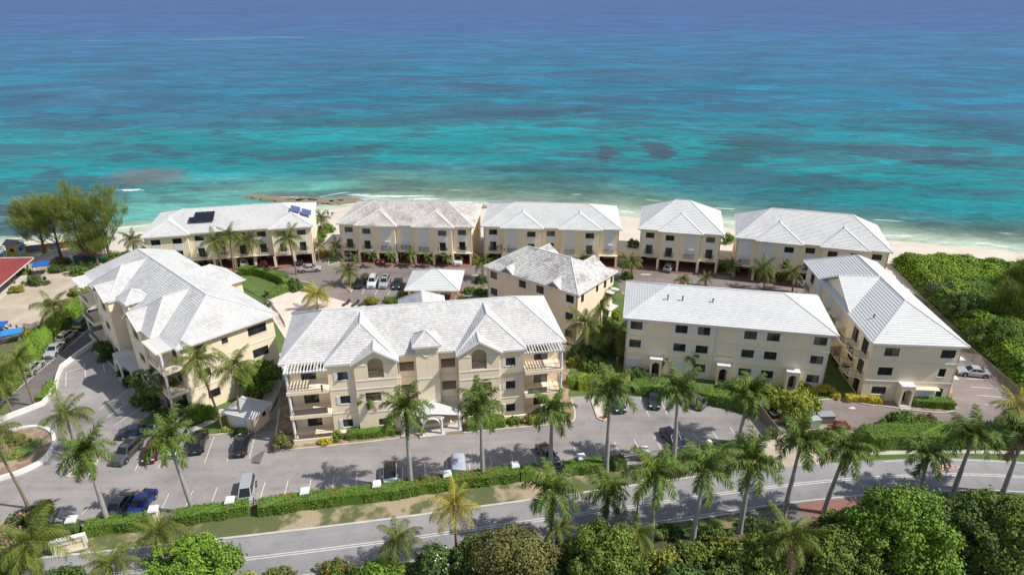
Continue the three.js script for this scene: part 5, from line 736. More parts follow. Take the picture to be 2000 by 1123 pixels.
shrub('leafy dark bush at the right end of the pool hedge', [-42.94,-121.27], 1.8, 2.3, 1.4, 'dark', { leaf: .2 }); shrub('yellow croton at the corner of the pinkish townhouses', [-41.80,-139.42], 1.2, 1.7, 1.0, 'yellow'); shrub('rounded sea grape bush on the sand between townhouses', [-45.33,-155.74], 2.2, 2.2, 1.6, 'bright'); shrub('taller sea grape bush below the rounded one', [-44.91,-149.25], 1.6, 2.8, 1.3, 'mid'); shrub('yellow croton beside the white car carport', [-7.84,-134.91], 1.3, 1.6, 1.0, 'yellow'); shrub('green shrubs left of the third townhouse block', [-3.54,-134.91], 2.2, 1.9, 1.2, 'mid'); shrub('dark sea grape bush left of the four bay townhouses', [27.75,-145.18], 1.4, 2.0, 1.2, 'dark'); shrub('green shrub by the four bay townhouses', [23.56,-126.60], 1.4, 1.6, 1.1, 'mid'); shrub('bright sea grape bush between the right townhouse blocks', [50.31,-147.54], 1.6, 2.4, 1.3, 'bright'); shrub('dark bush in the gap before the right townhouses', [44.08,-130.64], 1.2, 2.0, 1.0, 'dark'); shrub('small bushes behind the long white roof', [36.23,-121.52], 3.0, .9, .8, 'mid'); shrub('shaded bushes between the long and the right block', [52.71,-92.11], 1.6, 1.8, 2.4, 'dark', { leaf: .16 }); shrub('flowering white bush on the pool lawn edge', [-45.84,-113.84], 1.2, 1.0, .9, 'mid', { flower: FL.white, fd: 8 });
// planting between and before the blocks
shrub('dark leafy bushes under the large coconut palm beside the central block', [11.55,-94.50], 2.6, 2.2, 1.8, 'dark', { leaf: .2 }); shrub('dense dark bushes between the middle and the long block', [16.31,-96.16], 2.8, 2.4, 2.0, 'dark', { leaf: .2 }); shrub('green bushes right of the central block back corner', [10.47,-101.41], 2.2, 1.8, 1.6, 'mid', { leaf: .18 }); shrub('leafy garden strip along the lit wall of the middle block', [16.63,-105.17], 1.6, 1.6, 2.2, 'mid', { leaf: .18 }); shrub('yellow croton row near the lit wall of the middle block', [18.99,-109.16], 1.4, 1.3, 1.6, 'lime'); shrub('dark bushes filling the corner left of the long block', [13.22,-91.02], 2.4, 1.8, 1.5, 'mid', { leaf: .18 });
shrub('broad leafed plants under the fan palms near the bay lines', [-53.07,-82.08], 1.8, 2.0, 1.3, 'mid', { leaf: .24 }); shrub('dark green plants right of the fan palms', [-46.75,-79.53], 1.6, 1.8, 1.2, 'dark', { leaf: .22 }); shrub('ferny plants at the left block entrance', [-56.85,-86.58], 1.5, 1.8, 1.2, 'mid', { leaf: .22 }); tree('garden_tree', 'leafy green tree against the left end of the central block', [-37.79,-89.06], 1.0, 2.4, 4.0, 2.2, 'mid', { leaf: .2, dens: 34 }); shrub('green bushes by the pool house entrance', [-9.23,-115.63], 1.6, 1.3, 1.0, 'mid'); shrub('bushes along the court edge behind the pool house', [-5.97,-119.10], 1.5, 1.4, 1.2, 'mid'); shrub('low bushes at the left corner of the middle block', [-4.86,-115.63], 1.6, 1.2, 1.2, 'dark');
// trees and shrubs on the near side of the street
tree('round_tree', 'rounded bright green tree at the bottom left beside the street', [-31.14,-48.45], 1.6, 4.2, 4.6, 3.4, 'bright', { leaf: .2, dens: 40, k: 11 });
tree('broadleaf_tree', 'large olive brown tree at the bottom centre', [0.00,-49.70], 1.2, 4.6, 5.4, 3.6, 'olive', { leaf: .17, dens: 42, k: 12 }); tree('broadleaf_tree', 'mid green tree right of the olive tree at the bottom', [9.27,-49.70], 1.2, 4.2, 5.6, 3.4, 'wood', { leaf: .18, dens: 42, k: 12 });
tree('broadleaf_tree', 'large bright green tree at the bottom right near the street', [39.73,-52.33], 1.8, 5.2, 7.0, 4.2, 'bright', { leaf: .2, dens: 38, k: 13 }); tree('broadleaf_tree', 'green tree at the bottom right corner beside the large bright one', [50.30,-53.02], 1.5, 4.6, 6.2, 4.0, 'wood', { leaf: .2, dens: 38, k: 12 }); tree('broadleaf_tree', 'low spreading green tree left of the large bright one', [32.73,-50.34], .8, 4.0, 4.4, 3.2, 'wood', { leaf: .18, dens: 40, k: 11 });
shrub('bright green shrub at the bottom edge left of the dark flowering tree', [-13.02,-49.07], 3.2, 2.8, 2.2, 'bright', { leaf: .18 }); tree('broadleaf_tree', 'dark tree with white and pink blossom at the bottom', [-7.86,-50.02], .8, 2.2, 3.6, 2.0, 'dark', { leaf: .17, flower: FL.white, fd: 1.5 }); tree('broadleaf_tree', 'dark spreading tree between the olive tree and the yellowish palm', [-3.14,-50.99], .8, 2.8, 4.2, 2.2, 'dark', { leaf: .18 }); tree('broadleaf_tree', 'dense dark green tree at the bottom between the two right palms', [25.79,-51.32], .8, 3.6, 3.4, 2.6, 'wood', { leaf: .18 }); tree('broadleaf_tree', 'dark tree behind the large bright tree beside the brick apron', [36.32,-54.79], .8, 3.2, 4.0, 2.6, 'wood', { leaf: .18 }); tree('broadleaf_tree', 'tall dark green tree between the two largest right trees', [46.89,-54.07], 1.0, 3.2, 5.0, 2.8, 'dark', { leaf: .2 }); tree('broadleaf_tree', 'dark green tree under the yellowish palm', [-4.91,-50.02], .8, 2.6, 3.4, 2.0, 'dark', { leaf: .18 });
shrub('red bougainvillea bush at the bottom edge', [-18.00,-50.67], 2.2, 1.8, 1.4, 'wood', { flower: FL.red, fd: 5 }); shrub('dark red leafed bush at the bottom edge left of the bougainvillea', [-23.43,-49.70], 2.0, 1.9, 1.4, 'wood', { flower: FL.red, fd: 3 });
for (const [p, a, k, w] of [[[15.40,-51.99], 2.2, 'lime', 'leftmost'], [[18.83,-53.02], 2.4, 'wood', 'second from left'], [[22.70,-53.37], 2.3, 'lime', 'third from left'], [[25.59,-52.33], 2.4, 'lime', 'rightmost']]) shrub(`yellow green croton clump at the bottom of the street row, ${w} of four`, p, a, 1.6, 1.6, k, { leaf: .2, dens: 40, flower: FL.yellow, fd: 3, group: 'croton clumps below the street' });
shrub('dark shrubs under the street palms left of the brick apron', [27.28,-57.42], 2.2, 1.2, 1.2, 'dark'); shrub('green shrubs right of the brick apron', [36.21,-57.03], 2.6, 1.6, 1.6, 'wood'); shrub('red flowered dark shrub beyond the large bright tree', [48.55,-59.81], 2.6, 1.6, 1.4, 'dark', { flower: FL.red, fd: 1.2 }); shrub('dark shrub row under the right street palms', [51.81,-59.40], 2.2, 1.8, 1.5, 'wood'); shrub('pale grey green shrub between the two large right trees', [47.42,-55.90], 1.6, 2.0, 1.5, 'sage'); shrub('dark undergrowth beside the street lamp post', [16.81,-56.27], 2.2, 1.2, 1.1, 'dark'); shrub('weedy green shrub under the second street palm', [22.04,-55.90], 2.0, 1.3, 1.2, 'wood'); shrub('dense bottom shrubs below the coconut palm', [28.60,-49.07], 4.0, 2.2, 2.2, 'wood', { leaf: .18 }); shrub('leafy shrubs at the bottom left corner', [-51.35,-50.99], 3.2, 2.6, 2.2, 'wood', { leaf: .18 }); shrub('undergrowth at the bottom edge right of the round tree', [-26.22,-48.14], 2.8, 2.2, 1.8, 'lime', { leaf: .18 }); shrub('thick shrub at the bottom under the small palm', [5.11,-49.07], 3.0, 2.6, 2.0, 'dark', { leaf: .18 });
for (const [q, a, k, w] of [[[-20.00,-47.54], 3.0, 'wood', 'below the red bougainvillea'], [[-9.08,-48.14], 2.6, 'wood', 'below the white flowered tree'], [[11.65,-48.45], 3.0, 'wood', 'below the small palm'], [[17.00,-49.70], 2.8, 'dark', 'below the croton clumps'], [[21.82,-50.34], 2.6, 'wood', 'under the third croton clump'], [[25.02,-49.07], 2.8, 'bright', 'left of the arching coconut palm'], [[34.43,-48.45], 3.0, 'bright', 'below the low spreading tree'], [[44.93,-51.66], 3.0, 'dark', 'between the two largest right trees'], [[-44.81,-49.70], 2.4, 'dark', 'between the two bottom left palms'], [[-35.30,-48.14], 2.2, 'wood', 'left of the round tree'], [[30.13,-55.90], 2.2, 'wood', 'behind the arching coconut palm']]) shrub(`low undergrowth bush ${w} at the bottom edge`, q, a, a * .7, a * .7, k, { leaf: .18, dens: 42 });
shrub('dark shrub filling the gap right of the white flowered tree', [-2.02,-48.14], 2.4, 2.4, 2, 'dark', { leaf: .18 }); shrub('thick dark shrub at the bottom right corner', [55.83,-55.16], 3.4, 3.6, 2.6, 'wood', { leaf: .2 });

// ---------- casuarina trees by the left beach ----------
M.needle = leafMat(.135, .175, .026, .85);
function casuarina(label, [x, z], h, spread, seed) { // open crown of long limbs with upswept needle sprays
  const r = rng(seed), T = thing('casuarina_tree', label, 'tree', x, z), g = new GB(); g.c = []; mesh('trunk', trunkGeo(h * .72, (r() - .5) * 2, .32, .1), M.bark, T);
  const NL = 30;
  for (let i = 0; i < NL; i++) {
    const f = i / NL, a = i * 2.4 + r(), y0 = h * (.15 + .5 * f), L = spread * (1.05 - .55 * f * f) * (.55 + .6 * r()), rise = (h - y0) * (.35 + .45 * r()), e = [Math.cos(a) * L, y0 + rise, Math.sin(a) * L], lg = new GB(); lg.bar([0, y0, 0], [e[0] * .5, y0 + rise * .42, e[2] * .5], .09, .09).bar([e[0] * .5, y0 + rise * .42, e[2] * .5], e, .05, .05); mesh('limb', lg.geo(), M.bark, T);
    for (let b = 0; b < 9; b++) { // sprays
      const t = .3 + .75 * r(), c0 = [e[0] * t + (r() - .5) * 1.5, y0 + rise * t + (r() - .35) * 1.5, e[2] * t + (r() - .5) * 1.5], R = .55 + .5 * r(), tone = .7 + .6 * r();
      for (let k = 0; k < 42; k++) { const p = [c0[0] + (r() - .5) * R * 1.6, c0[1] + (r() - .5) * R * 1.6, c0[2] + (r() - .5) * R * 1.6], l = .6 + .7 * r(), dx = (r() - .5) * .7 + Math.cos(a) * .35 - .15, dz = (r() - .5) * .7 + Math.sin(a) * .35, dy = .5 + .6 * r(), w = .03, c = tone * (.7 + .6 * r()), cc = [c * (.8 + .4 * r()), c, c], an = r() * 6.28; g.tri([p[0] - w * Math.cos(an), p[1], p[2] - w * Math.sin(an)], [p[0] + w * Math.cos(an), p[1], p[2] + w * Math.sin(an)], [p[0] + dx * l, p[1] + dy * l, p[2] + dz * l]); g.c.push(...cc, ...cc, ...cc); }
    }
  }
  mesh('crown', g.geo(), M.needle, T); return T;
}
casuarina('large feathery casuarina tree on the left beach, tallest of the clump', [-93.78,-136.99], 18, 7.2, 1); casuarina('casuarina tree on the right side of the left beach clump', [-87.96,-136.99], 16, 6.4, 2); casuarina('casuarina tree on the left side of the beach clump', [-99.44,-138.20], 15, 6.6, 3); casuarina('thin leaning casuarina at the far left of the beach clump', [-105.01,-141.30], 13, 5.0, 4); casuarina('low casuarina in front of the beach clump', [-88.99,-134.04], 8.5, 4.5, 5);
casuarina('dark casuarina tree in the thicket at the right edge', [86.74,-105.17], 8.5, 3.8, 6); casuarina('second casuarina in the thicket at the right edge, behind the first', [96.15,-115.63], 8.0, 3.6, 8);

// ---------- sea grape thicket on the right ----------
const THICKET = [[81.82,-134.62], [91.19,-134.04], [99.27,-131.20], [115.19,-126.60], [99.01,-94.50], [79.11,-80.15], [74.54,-84.08], [76.08,-89.80], [77.62,-97.86], [78.47,-107.13], [79.62,-119.10]];
{
  const xs = THICKET.map((p) => p[0]), zs = THICKET.map((p) => p[1]), x0 = Math.min(...xs), x1 = Math.max(...xs), z0 = Math.min(...zs), z1 = Math.max(...zs);
  const edge = (x, z) => { let d = 1e9; for (let i = 0, j = THICKET.length - 1; i < THICKET.length; j = i++) { const a = THICKET[j], b = THICKET[i], dx = b[0] - a[0], dz = b[1] - a[1], t = clamp(((x - a[0]) * dx + (z - a[1]) * dz) / (dx * dx + dz * dz)); d = Math.min(d, Math.hypot(x - a[0] - t * dx, z - a[1] - t * dz)); } return d; };
  const top = (x, z) => Math.min(1, edge(x, z) / 2.2 + .25) * (1.1 + 2.6 * fbm(x * .16, z * .16, 4) + .9 * vnoise(x * .6, z * .6));
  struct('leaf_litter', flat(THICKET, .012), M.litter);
  const clump = leafCloud((r) => { const a = r() * 6.28, q = Math.sqrt(r()) * .42; return [Math.cos(a) * q, (r() - .3) * .35, Math.sin(a) * q, Math.cos(a) * .6, 1, Math.sin(a) * .6]; }, 16, .2, 77, 1.25);
  const r = rng(55), list = []; for (let i = 0; i < 52000; i++) { const x = lerp(x0, x1, r()), z = lerp(z0, z1, r()); if (inside([x, z], THICKET)) list.push([x, z, top(x, z) * (i & 1 ? 1 : .35 + .5 * r())]); }
  const im = new THREE.InstancedMesh(clump, LEAF.thicket, list.length), m4 = new THREE.Matrix4(), q4 = new THREE.Quaternion(), e = new THREE.Euler(), col = new THREE.Color();
  list.forEach(([x, z, y], i) => { e.set((r() - .5) * .9, r() * 6.28, (r() - .5) * .9); q4.setFromEuler(e); const s = .8 + .7 * r(); m4.compose(new THREE.Vector3(x, y - .12 + .2 * r(), z), q4, new THREE.Vector3(s, s, s)); im.setMatrixAt(i, m4); const p = fbm(x * .12 + 3, z * .12, 3), k = .7 + .6 * r(); col.setRGB(k * (p > .6 ? .75 : 1.1), k * (p > .6 ? .8 : 1.05), k * (p > .6 ? 1.4 : .9)); im.setColorAt(i, col); });
  im.name = 'sea_grape_thicket'; im.castShadow = im.receiveShadow = true; im.userData.kind = 'stuff'; tag(im, 'dense bright green sea grape thicket behind the beach on the right', 'thicket'); scene.add(im);
}
shrub('pale sage green bush standing out in the right thicket', [82.74,-116.77], 3.6, 4.2, 2.6, 'sage', { leaf: .18 }); tree('thicket_tree', 'dark rounded tree in the middle of the right thicket', [80.91,-108.14], 1.5, 3.8, 3.6, 2.8, 'dark', { leaf: .2 }); tree('thicket_tree', 'darker spreading tree near the right edge of the thicket', [80.16,-97.86], 1.2, 4.4, 4.0, 3.2, 'mid', { leaf: .2 });

// ---------- vehicles: x forward ----------
const CAR = {
  sedan: { L: 4.5, W: 1.78, belt: [[-2.25, .62], [-2.2, .84], [-2.05, .92], [-1.35, .96], [.95, .94], [1.15, .90], [1.85, .80], [2.15, .68], [2.25, .52]], cab: [-1.62, -.78, .32, 1.1], roof: 1.44 },
  hatch: { L: 4.0, W: 1.72, belt: [[-2.0, .60], [-1.97, .90], [-1.8, .98], [.8, .96], [1.05, .92], [1.65, .82], [1.92, .68], [2.0, .5]], cab: [-1.93, -1.45, .28, 1.08], roof: 1.5 },
  suv: { L: 4.6, W: 1.87, belt: [[-2.3, .66], [-2.27, 1.0], [-2.1, 1.08], [.9, 1.06], [1.1, 1.04], [1.9, .98], [2.2, .84], [2.3, .58]], cab: [-2.22, -1.85, .35, 1.12], roof: 1.72 },
  mpv: { L: 4.7, W: 1.82, belt: [[-2.35, .62], [-2.32, .98], [-2.2, 1.04], [1.3, 1.02], [1.5, .98], [2.0, .84], [2.28, .66], [2.35, .5]], cab: [-2.28, -2.0, .62, 1.55], roof: 1.78 },
  coupe: { L: 4.3, W: 1.78, belt: [[-2.15, .6], [-2.1, .82], [-1.9, .9], [-1.3, .92], [.8, .88], [1.05, .84], [1.75, .72], [2.08, .58], [2.15, .45]], cab: [-1.75, -.7, .15, .98], roof: 1.32 },
};
const carGeos = {};
function carGeo(type) {
  if (carGeos[type]) return carGeos[type];
  const s = CAR[type], w = s.W / 2, g = new GB(), ring = ([x, y]) => { const e = Math.abs(x) > s.L / 2 - .2 ? .9 : Math.abs(x) > s.L / 2 - .5 ? .96 : 1; return [[x, .22, -w * e * .93], [x, .42, -w * e], [x, y - .16, -w * e], [x, y, -w * e * .88], [x, y + .02, 0], [x, y, w * e * .88], [x, y - .16, w * e], [x, .42, w * e], [x, .22, w * e * .93]]; };
  const R = s.belt.map(ring); for (let i = 0; i < R.length - 1; i++) for (let k = 0; k < 8; k++) g.quad(R[i][k], R[i][k + 1], R[i + 1][k + 1], R[i + 1][k]); for (const [r, d] of [[R[0], 1], [R[R.length - 1], -1]]) for (let k = 1; k < 8; k++) d > 0 ? g.tri(r[0], r[k + 1], r[k]) : g.tri(r[0], r[k], r[k + 1]);
  const body = toCreasedNormals(g.geo(), .6);
  const [a, b, c, d] = s.cab, by = (x) => { for (let i = 1; i < s.belt.length; i++) if (x <= s.belt[i][0]) { const p = s.belt[i - 1], q = s.belt[i]; return lerp(p[1], q[1], (x - p[0]) / (q[0] - p[0])) - .02; } return .5; }, wb = w * .87, wt = w * .68, ry = s.roof;
  const cab = new GB(), Q = (x, y, z) => [x, y, z], ring2 = [[a, by(a), wb * .94], [b, ry - .03, wt * .95], [(b + c) / 2, ry, wt], [c, ry - .03, wt * .97], [d, by(d), wb * .96]];
  for (let i = 0; i < 4; i++) { const p = ring2[i], q = ring2[i + 1]; cab.quad(Q(p[0], p[1], p[2]), Q(q[0], q[1], q[2]), Q(q[0], q[1], -q[2]), Q(p[0], p[1], -p[2])); }
  for (const z of [1, -1]) { const base = (x) => Q(x, by(x), z * wb), P2 = ring2.map((p) => Q(p[0], p[1], z * p[2])); const m = (b + c) / 2; const f = [[P2[0], base(b), P2[1]], [base(b), base(m), P2[2]], [base(b), P2[2], P2[1]], [base(m), base(c), P2[3]], [base(m), P2[3], P2[2]], [base(c), P2[4], P2[3]]]; for (const t of f) z > 0 ? cab.tri(...t) : cab.tri(t[0], t[2], t[1]); }
  const lerp3 = (p, q, t) => [lerp(p[0], q[0], t), lerp(p[1], q[1], t), lerp(p[2], q[2], t)], win = (A, B, C, D, n) => { const q = new GB(), o = (p) => [p[0] + n[0] * .012, p[1] + n[1] * .012, p[2] + n[2] * .012]; q.quad(o(A), o(B), o(C), o(D)); return q.geo(); };
  const shield = (p, q, dir) => { const A = [p[0], p[1], p[2]], Am = [p[0], p[1], -p[2]], B = [q[0], q[1], q[2]], Bm = [q[0], q[1], -q[2]], f = (P, Pm, Qv, Qm, u, v) => lerp3(lerp3(P, Pm, u), lerp3(Qv, Qm, u), v); return win(f(A, Am, B, Bm, .07, .1), f(A, Am, B, Bm, .93, .1), f(A, Am, B, Bm, .93, .92), f(A, Am, B, Bm, .07, .92), [dir * .7, .7, 0]); };
  const wins = [['windscreen', shield(ring2[4], ring2[3], 1)], ['rear_window', shield(ring2[0], ring2[1], -1)]];
  for (const z of [1, -1]) { const y0 = by(0) + .05, y1 = ry - .1, zx = (y) => z * (lerp(wb, wt, (y - by(0)) / (ry - by(0))) + .004), v = (x, y) => [x, y, zx(y)], m = (b + c) / 2 + .1; wins.push(['side_window', win(v(m + .05, y0), v(lerp(c, d, .62), y0), v(lerp(c, d, .02), y1), v(m + .05, y1), [0, .3, z])], ['side_window', win(v(lerp(a, b, .45), y0), v(m - .05, y0), v(m - .05, y1), v(lerp(a, b, .98), y1), [0, .3, z])]); }
  const wheel = new THREE.CylinderGeometry(.33, .33, .2, 16); wheel.rotateX(Math.PI / 2); const rim = new THREE.CylinderGeometry(.2, .2, .22, 10); rim.rotateX(Math.PI / 2); const arch = new THREE.CylinderGeometry(.4, .4, .02, 18); arch.rotateX(Math.PI / 2);
  return (carGeos[type] = { s, w, body, cab: toCreasedNormals(cab.geo(), .5), wins, wheel, rim, arch });
}
M.tyre = std({ color: lin(.02, .02, .02), roughness: .9 }); M.rim = std({ color: lin(.45, .45, .46), roughness: .35, metalness: .8 }); M.carGlass = new THREE.MeshPhysicalMaterial({ color: lin(.012, .016, .02), roughness: .05, side: THREE.DoubleSide }); M.lampW = std({ color: lin(.75, .75, .75), roughness: .2 }); M.lampR = std({ color: lin(.35, .02, .02), roughness: .3 }); M.plate = std({ color: lin(.05, .40, .45), roughness: .6 }); M.black = std({ color: lin(.012, .012, .013), roughness: .5 });
const paints = new Map(), paint = (c) => { const k = c.join(); if (!paints.has(k)) paints.set(k, new THREE.MeshPhysicalMaterial({ color: lin(...c), roughness: .42, metalness: .25, clearcoat: .8, clearcoatRoughness: .12, side: THREE.DoubleSide })); return paints.get(k); };
const C_ = { silver: [.42, .43, .45], white: [.72, .72, .71], black: [.014, .014, .016], navy: [.012, .018, .055], blue: [.006, .035, .24], grey: [.085, .088, .092], maroon: [.12, .006, .014], red: [.20, .008, .012], beige: [.55, .42, .29], green: [.012, .028, .026] };
function car(type, col, nose, tail, label, o = {}) { // nose and tail are ground points
  const G = carGeo(type), s = G.s, x = (nose[0] + tail[0]) / 2, z = (nose[1] + tail[1]) / 2, T = thing(o.name || 'parked_car', label, 'car', x, z, Math.atan2(-(nose[1] - tail[1]), nose[0] - tail[0]), null, .02), p = paint(C_[col]);
  mesh('body', G.body, p, T); mesh('cabin', G.cab, o.roof ? paint(C_[o.roof]) : p, T); for (const [n, g] of G.wins) mesh(n, g, M.carGlass, T);
  for (const ax of [-1, 1]) for (const sd of [-1, 1]) { const wx = ax > 0 ? s.L / 2 - .88 : -s.L / 2 + .82, ar = mesh('wheel_arch', G.arch, M.black, T); ar.position.set(wx, .4, sd * (G.w - .002)); const w = mesh('wheel', G.wheel, M.tyre, T); w.position.set(wx, .33, sd * (G.w - .085)); mesh('rim', G.rim, M.rim, w); }
  for (const sd of [-1, 1]) { boxAt('headlight', M.lampW, T, s.L / 2 - .14, .66, sd * (G.w - .32), .16, .13, .36); boxAt('tail_light', M.lampR, T, -s.L / 2 + .07, .8, sd * (G.w - .27), .12, .16, .3); boxAt('mirror', p, T, s.cab[3] - .35, s.belt[s.belt.length - 4][1] + .08, sd * (G.w + .05), .14, .13, .2); }
  boxAt('grille', M.black, T, s.L / 2 - .02, .5, 0, .05, .2, .8); boxAt('number_plate', M.plate, T, -s.L / 2 - .005, .62, 0, .03, .13, .42); boxAt('number_plate', M.plate, T, s.L / 2 + .015, .42, 0, .03, .12, .42); boxAt('bumper', M.black, T, -s.L / 2 + .05, .38, 0, .12, .18, s.W * .84);
  if (type === 'suv') for (const sd of [-1, 1]) boxAt('roof_rail', M.black, T, -.7, s.roof + .02, sd * .52, 2.0, .05, .05);
  if (o.extra) o.extra(T, s, G); return T;
}
const sunroof = (T, s) => boxAt('sunroof', M.carGlass, T, (s.cab[1] + s.cab[2]) / 2, s.roof + .005, 0, .9, .03, .75);
car('sedan', 'grey', [-45.07,-58.67], [-45.02,-61.22], 'dark grey blue car by the hedge left of the bright blue sedan'); car('sedan', 'blue', [-42.75,-59.00], [-42.59,-62.08], 'bright blue sedan parked by the hedge');
car('mpv', 'silver', [-30.84,-60.80], [-31.60,-64.12], 'silver people carrier parked at the hedge, windscreen towards the street'); car('hatch', 'white', [-14.56,-63.67], [-15.14,-67.21], 'white hatchback with black roof at the hedge', { roof: 'black' });
car('coupe', 'grey', [5.08,-68.29], [4.03,-70.63], 'dark grey coupe half hidden behind a palm trunk'); car('sedan', 'navy', [21.61,-71.37], [20.72,-74.09], 'navy car at the hedge behind a palm trunk');
car('sedan', 'green', [15.24,-79.15], [14.61,-83.01], 'dark car beside the sandy kerbed island'); car('coupe', 'green', [20.18,-80.15], [20.63,-83.68], 'small round dark coupe in the bays below the long block'); car('suv', 'grey', [24.51,-82.61], [26.69,-80.66], 'dark grey hatch with red lights right of the small round coupe');
car('sedan', 'navy', [-48.14,-74.65], [-52.14,-73.64], 'long navy sedan parked across the top of the left bays'); car('suv', 'grey', [-49.39,-68.09], [-48.98,-71.58], 'grey four wheel drive at the left end of the left bays', { extra: sunroof }); car('hatch', 'maroon', [-45.73,-68.49], [-46.41,-71.37], 'maroon car in the left bays'); car('mpv', 'silver', [-43.48,-69.19], [-43.70,-73.64], 'silver people carrier in the left bays behind a palm'); car('suv', 'black', [-41.34,-73.87], [-40.56,-70.11], 'black off-roader in the left bays'); car('sedan', 'black', [-35.45,-73.42], [-34.75,-69.50], 'black sedan with red tail lights below the utility hut');
car('hatch', 'silver', [-74.80,-92.26], [-74.48,-89.06], 'silver hatchback on the west drive, lowest of the row'); car('sedan', 'silver', [-74.57,-94.34], [-75.14,-98.38], 'silver sedan on the west drive, nose towards the camera'); car('hatch', 'beige', [-75.63,-102.51], [-75.71,-99.61], 'beige hatchback on the west drive');
M.neon = std({ color: lin(.60, .72, .02), roughness: .5 });
car('suv', 'grey', [-75.55,-107.94], [-75.44,-103.83], 'grey car with neon yellow panels on the west drive', { extra: (T, s, G) => { boxAt('yellow_bonnet', M.neon, T, 1.55, 1.03, 0, .9, .03, 1.5); boxAt('yellow_tailgate', M.neon, T, -2.29, .95, 0, .06, .35, 1.4); for (const d of [-1, 1]) boxAt('side_panel', M.neon, T, .3, .8, d * (G.w + .006), 2.2, .22, .02); } });
car('suv', 'white', [-76.37,-112.53], [-75.76,-108.95], 'white four wheel drive at the top of the west drive'); car('hatch', 'silver', [-73.49,-81.69], [-73.64,-79.40], 'silver car cut by the left edge on the west drive');
car('sedan', 'silver', [-40.36,-131.20], [-44.43,-130.37], 'silver sedan crossing the court'); car('suv', 'white', [-58.77,-135.50], [-57.26,-133.18], 'white jeep under the long townhouse carport'); car('hatch', 'maroon', [-54.11,-135.50], [-52.71,-132.32], 'dark red car under the long townhouse carport'); car('sedan', 'navy', [-45.88,-136.99], [-45.81,-134.04], 'dark blue car under the right end of the long townhouses');
car('mpv', 'white', [-37.40,-140.04], [-35.52,-136.69], 'white van at the left carport of the pinkish townhouses'); car('hatch', 'red', [-28.29,-134.33], [-28.31,-137.59], 'red car at the second carport of the pinkish townhouses'); car('suv', 'white', [-11.52,-133.75], [-11.66,-137.29], 'white car at the right carport of the pinkish townhouses');
car('sedan', 'black', [-30.42,-125.81], [-30.51,-121.27], 'black car, leftmost of the four beside the pool house'); car('suv', 'white', [-27.88,-121.27], [-28.12,-126.33], 'white off-roader among the four cars beside the pool house'); car('suv', 'silver', [-25.53,-120.54], [-25.55,-126.60], 'silver four wheel drive with sunroof beside the pool house', { extra: sunroof }); car('coupe', 'black', [-22.82,-120.54], [-22.98,-125.55], 'black car with white bonnet patches nearest the pool house');
car('hatch', 'silver', [33.98,-133.18], [32.30,-129.82], 'silver car entering the four bay townhouse carport'); car('sedan', 'silver', [69.43,-89.80], [72.83,-89.06], 'silver sedan parked beside the right block');
{ // car under a cloth cover
  const n = [-6.49,-65.40], t = [-6.91,-69.50], T = thing('covered_car', 'car under a pale grey fitted cover by the hedge', 'car', (n[0] + t[0]) / 2, (n[1] + t[1]) / 2, Math.atan2(-(n[1] - t[1]), n[0] - t[0])), g = new GB(), N = 24, K = 12, ring = (i) => { const x = lerp(-2.35, 2.35, i / N), q = Math.abs(x) / 2.35, e = Math.sqrt(Math.max(0, 1 - Math.pow(q, 8))), top = (.9 + .62 * sstep(-1.9, -.9, x) * (1 - sstep(.3, 1.3, x))) * (.35 + .65 * e), w = .94 * (.4 + .6 * e); return Array.from({ length: K + 1 }, (_, k) => { const a = Math.PI * k / K, c = Math.cos(a), s = Math.sin(a), sq = Math.pow(s, .55), fold = 1 + .03 * Math.sin(x * 7 + k) * (1 - sq); return [x, .06 + (top - .06) * sq, -Math.sign(c) * Math.pow(Math.abs(c), .45) * w * fold]; }); };
  for (let i = 0; i < N; i++) { const A = ring(i), B = ring(i + 1); for (let k = 0; k < K; k++) g.quad(A[k], A[k + 1], B[k + 1], B[k]); } for (const i of [0, N]) { const A = ring(i); for (let k = 1; k < K; k++) g.tri(A[0], A[k], A[k + 1]); }
  mesh('cloth_cover', toCreasedNormals(g.geo(), .9), std({ color: lin(.36, .39, .46), roughness: .75 }), T);
}

// ---------- fence pillars, railings, signs ----------
const pillar = (p, label) => { const T = thing('fence_pillar', label, 'pillar', ...p, rad(12), 'capped pillars along the street fence'); boxAt('shaft', M.cream, T, 0, .75, 0, .85, 1.5, .85); const c = new GB(), w = .52, h = .22; c.box(0, 1.56, 0, 1.06, .12, 1.06); c.quad([-w, 1.62, w], [w, 1.62, w], [w * .75, 1.62 + h, w * .75], [-w * .75, 1.62 + h, w * .75]); c.quad([w, 1.62, w], [w, 1.62, -w], [w * .75, 1.62 + h, -w * .75], [w * .75, 1.62 + h, w * .75]); c.quad([w, 1.62, -w], [-w, 1.62, -w], [-w * .75, 1.62 + h, -w * .75], [w * .75, 1.62 + h, -w * .75]); c.quad([-w, 1.62, -w], [-w, 1.62, w], [-w * .75, 1.62 + h, w * .75], [-w * .75, 1.62 + h, -w * .75]); c.quad([-w * .75, 1.62 + h, w * .75], [w * .75, 1.62 + h, w * .75], [w * .75, 1.62 + h, -w * .75], [-w * .75, 1.62 + h, -w * .75]); mesh('cap', c.geo(), M.trim, T); };
const PIL = [[[-48.33,-56.95], 'white capped pillar above the entrance sign'], [[-40.15,-58.52], 'white capped pillar right of the bright blue sedan'], [[-32.12,-59.97], 'white capped pillar left of the silver people carrier'], [[-24.04,-61.48], 'white capped pillar between the silver people carrier and the white hatchback'], [[-15.91,-62.69], 'white capped pillar directly left of the white hatchback'], [[-7.78,-64.48], 'white capped pillar directly left of the covered car'], [[0.38,-66.15], 'white capped pillar left of the dark grey coupe'], [[8.63,-67.70], 'white capped pillar right of the dark grey coupe'], [[16.75,-69.09], 'white capped pillar left of the navy car']];
for (const [p, l] of PIL) pillar(p, l);
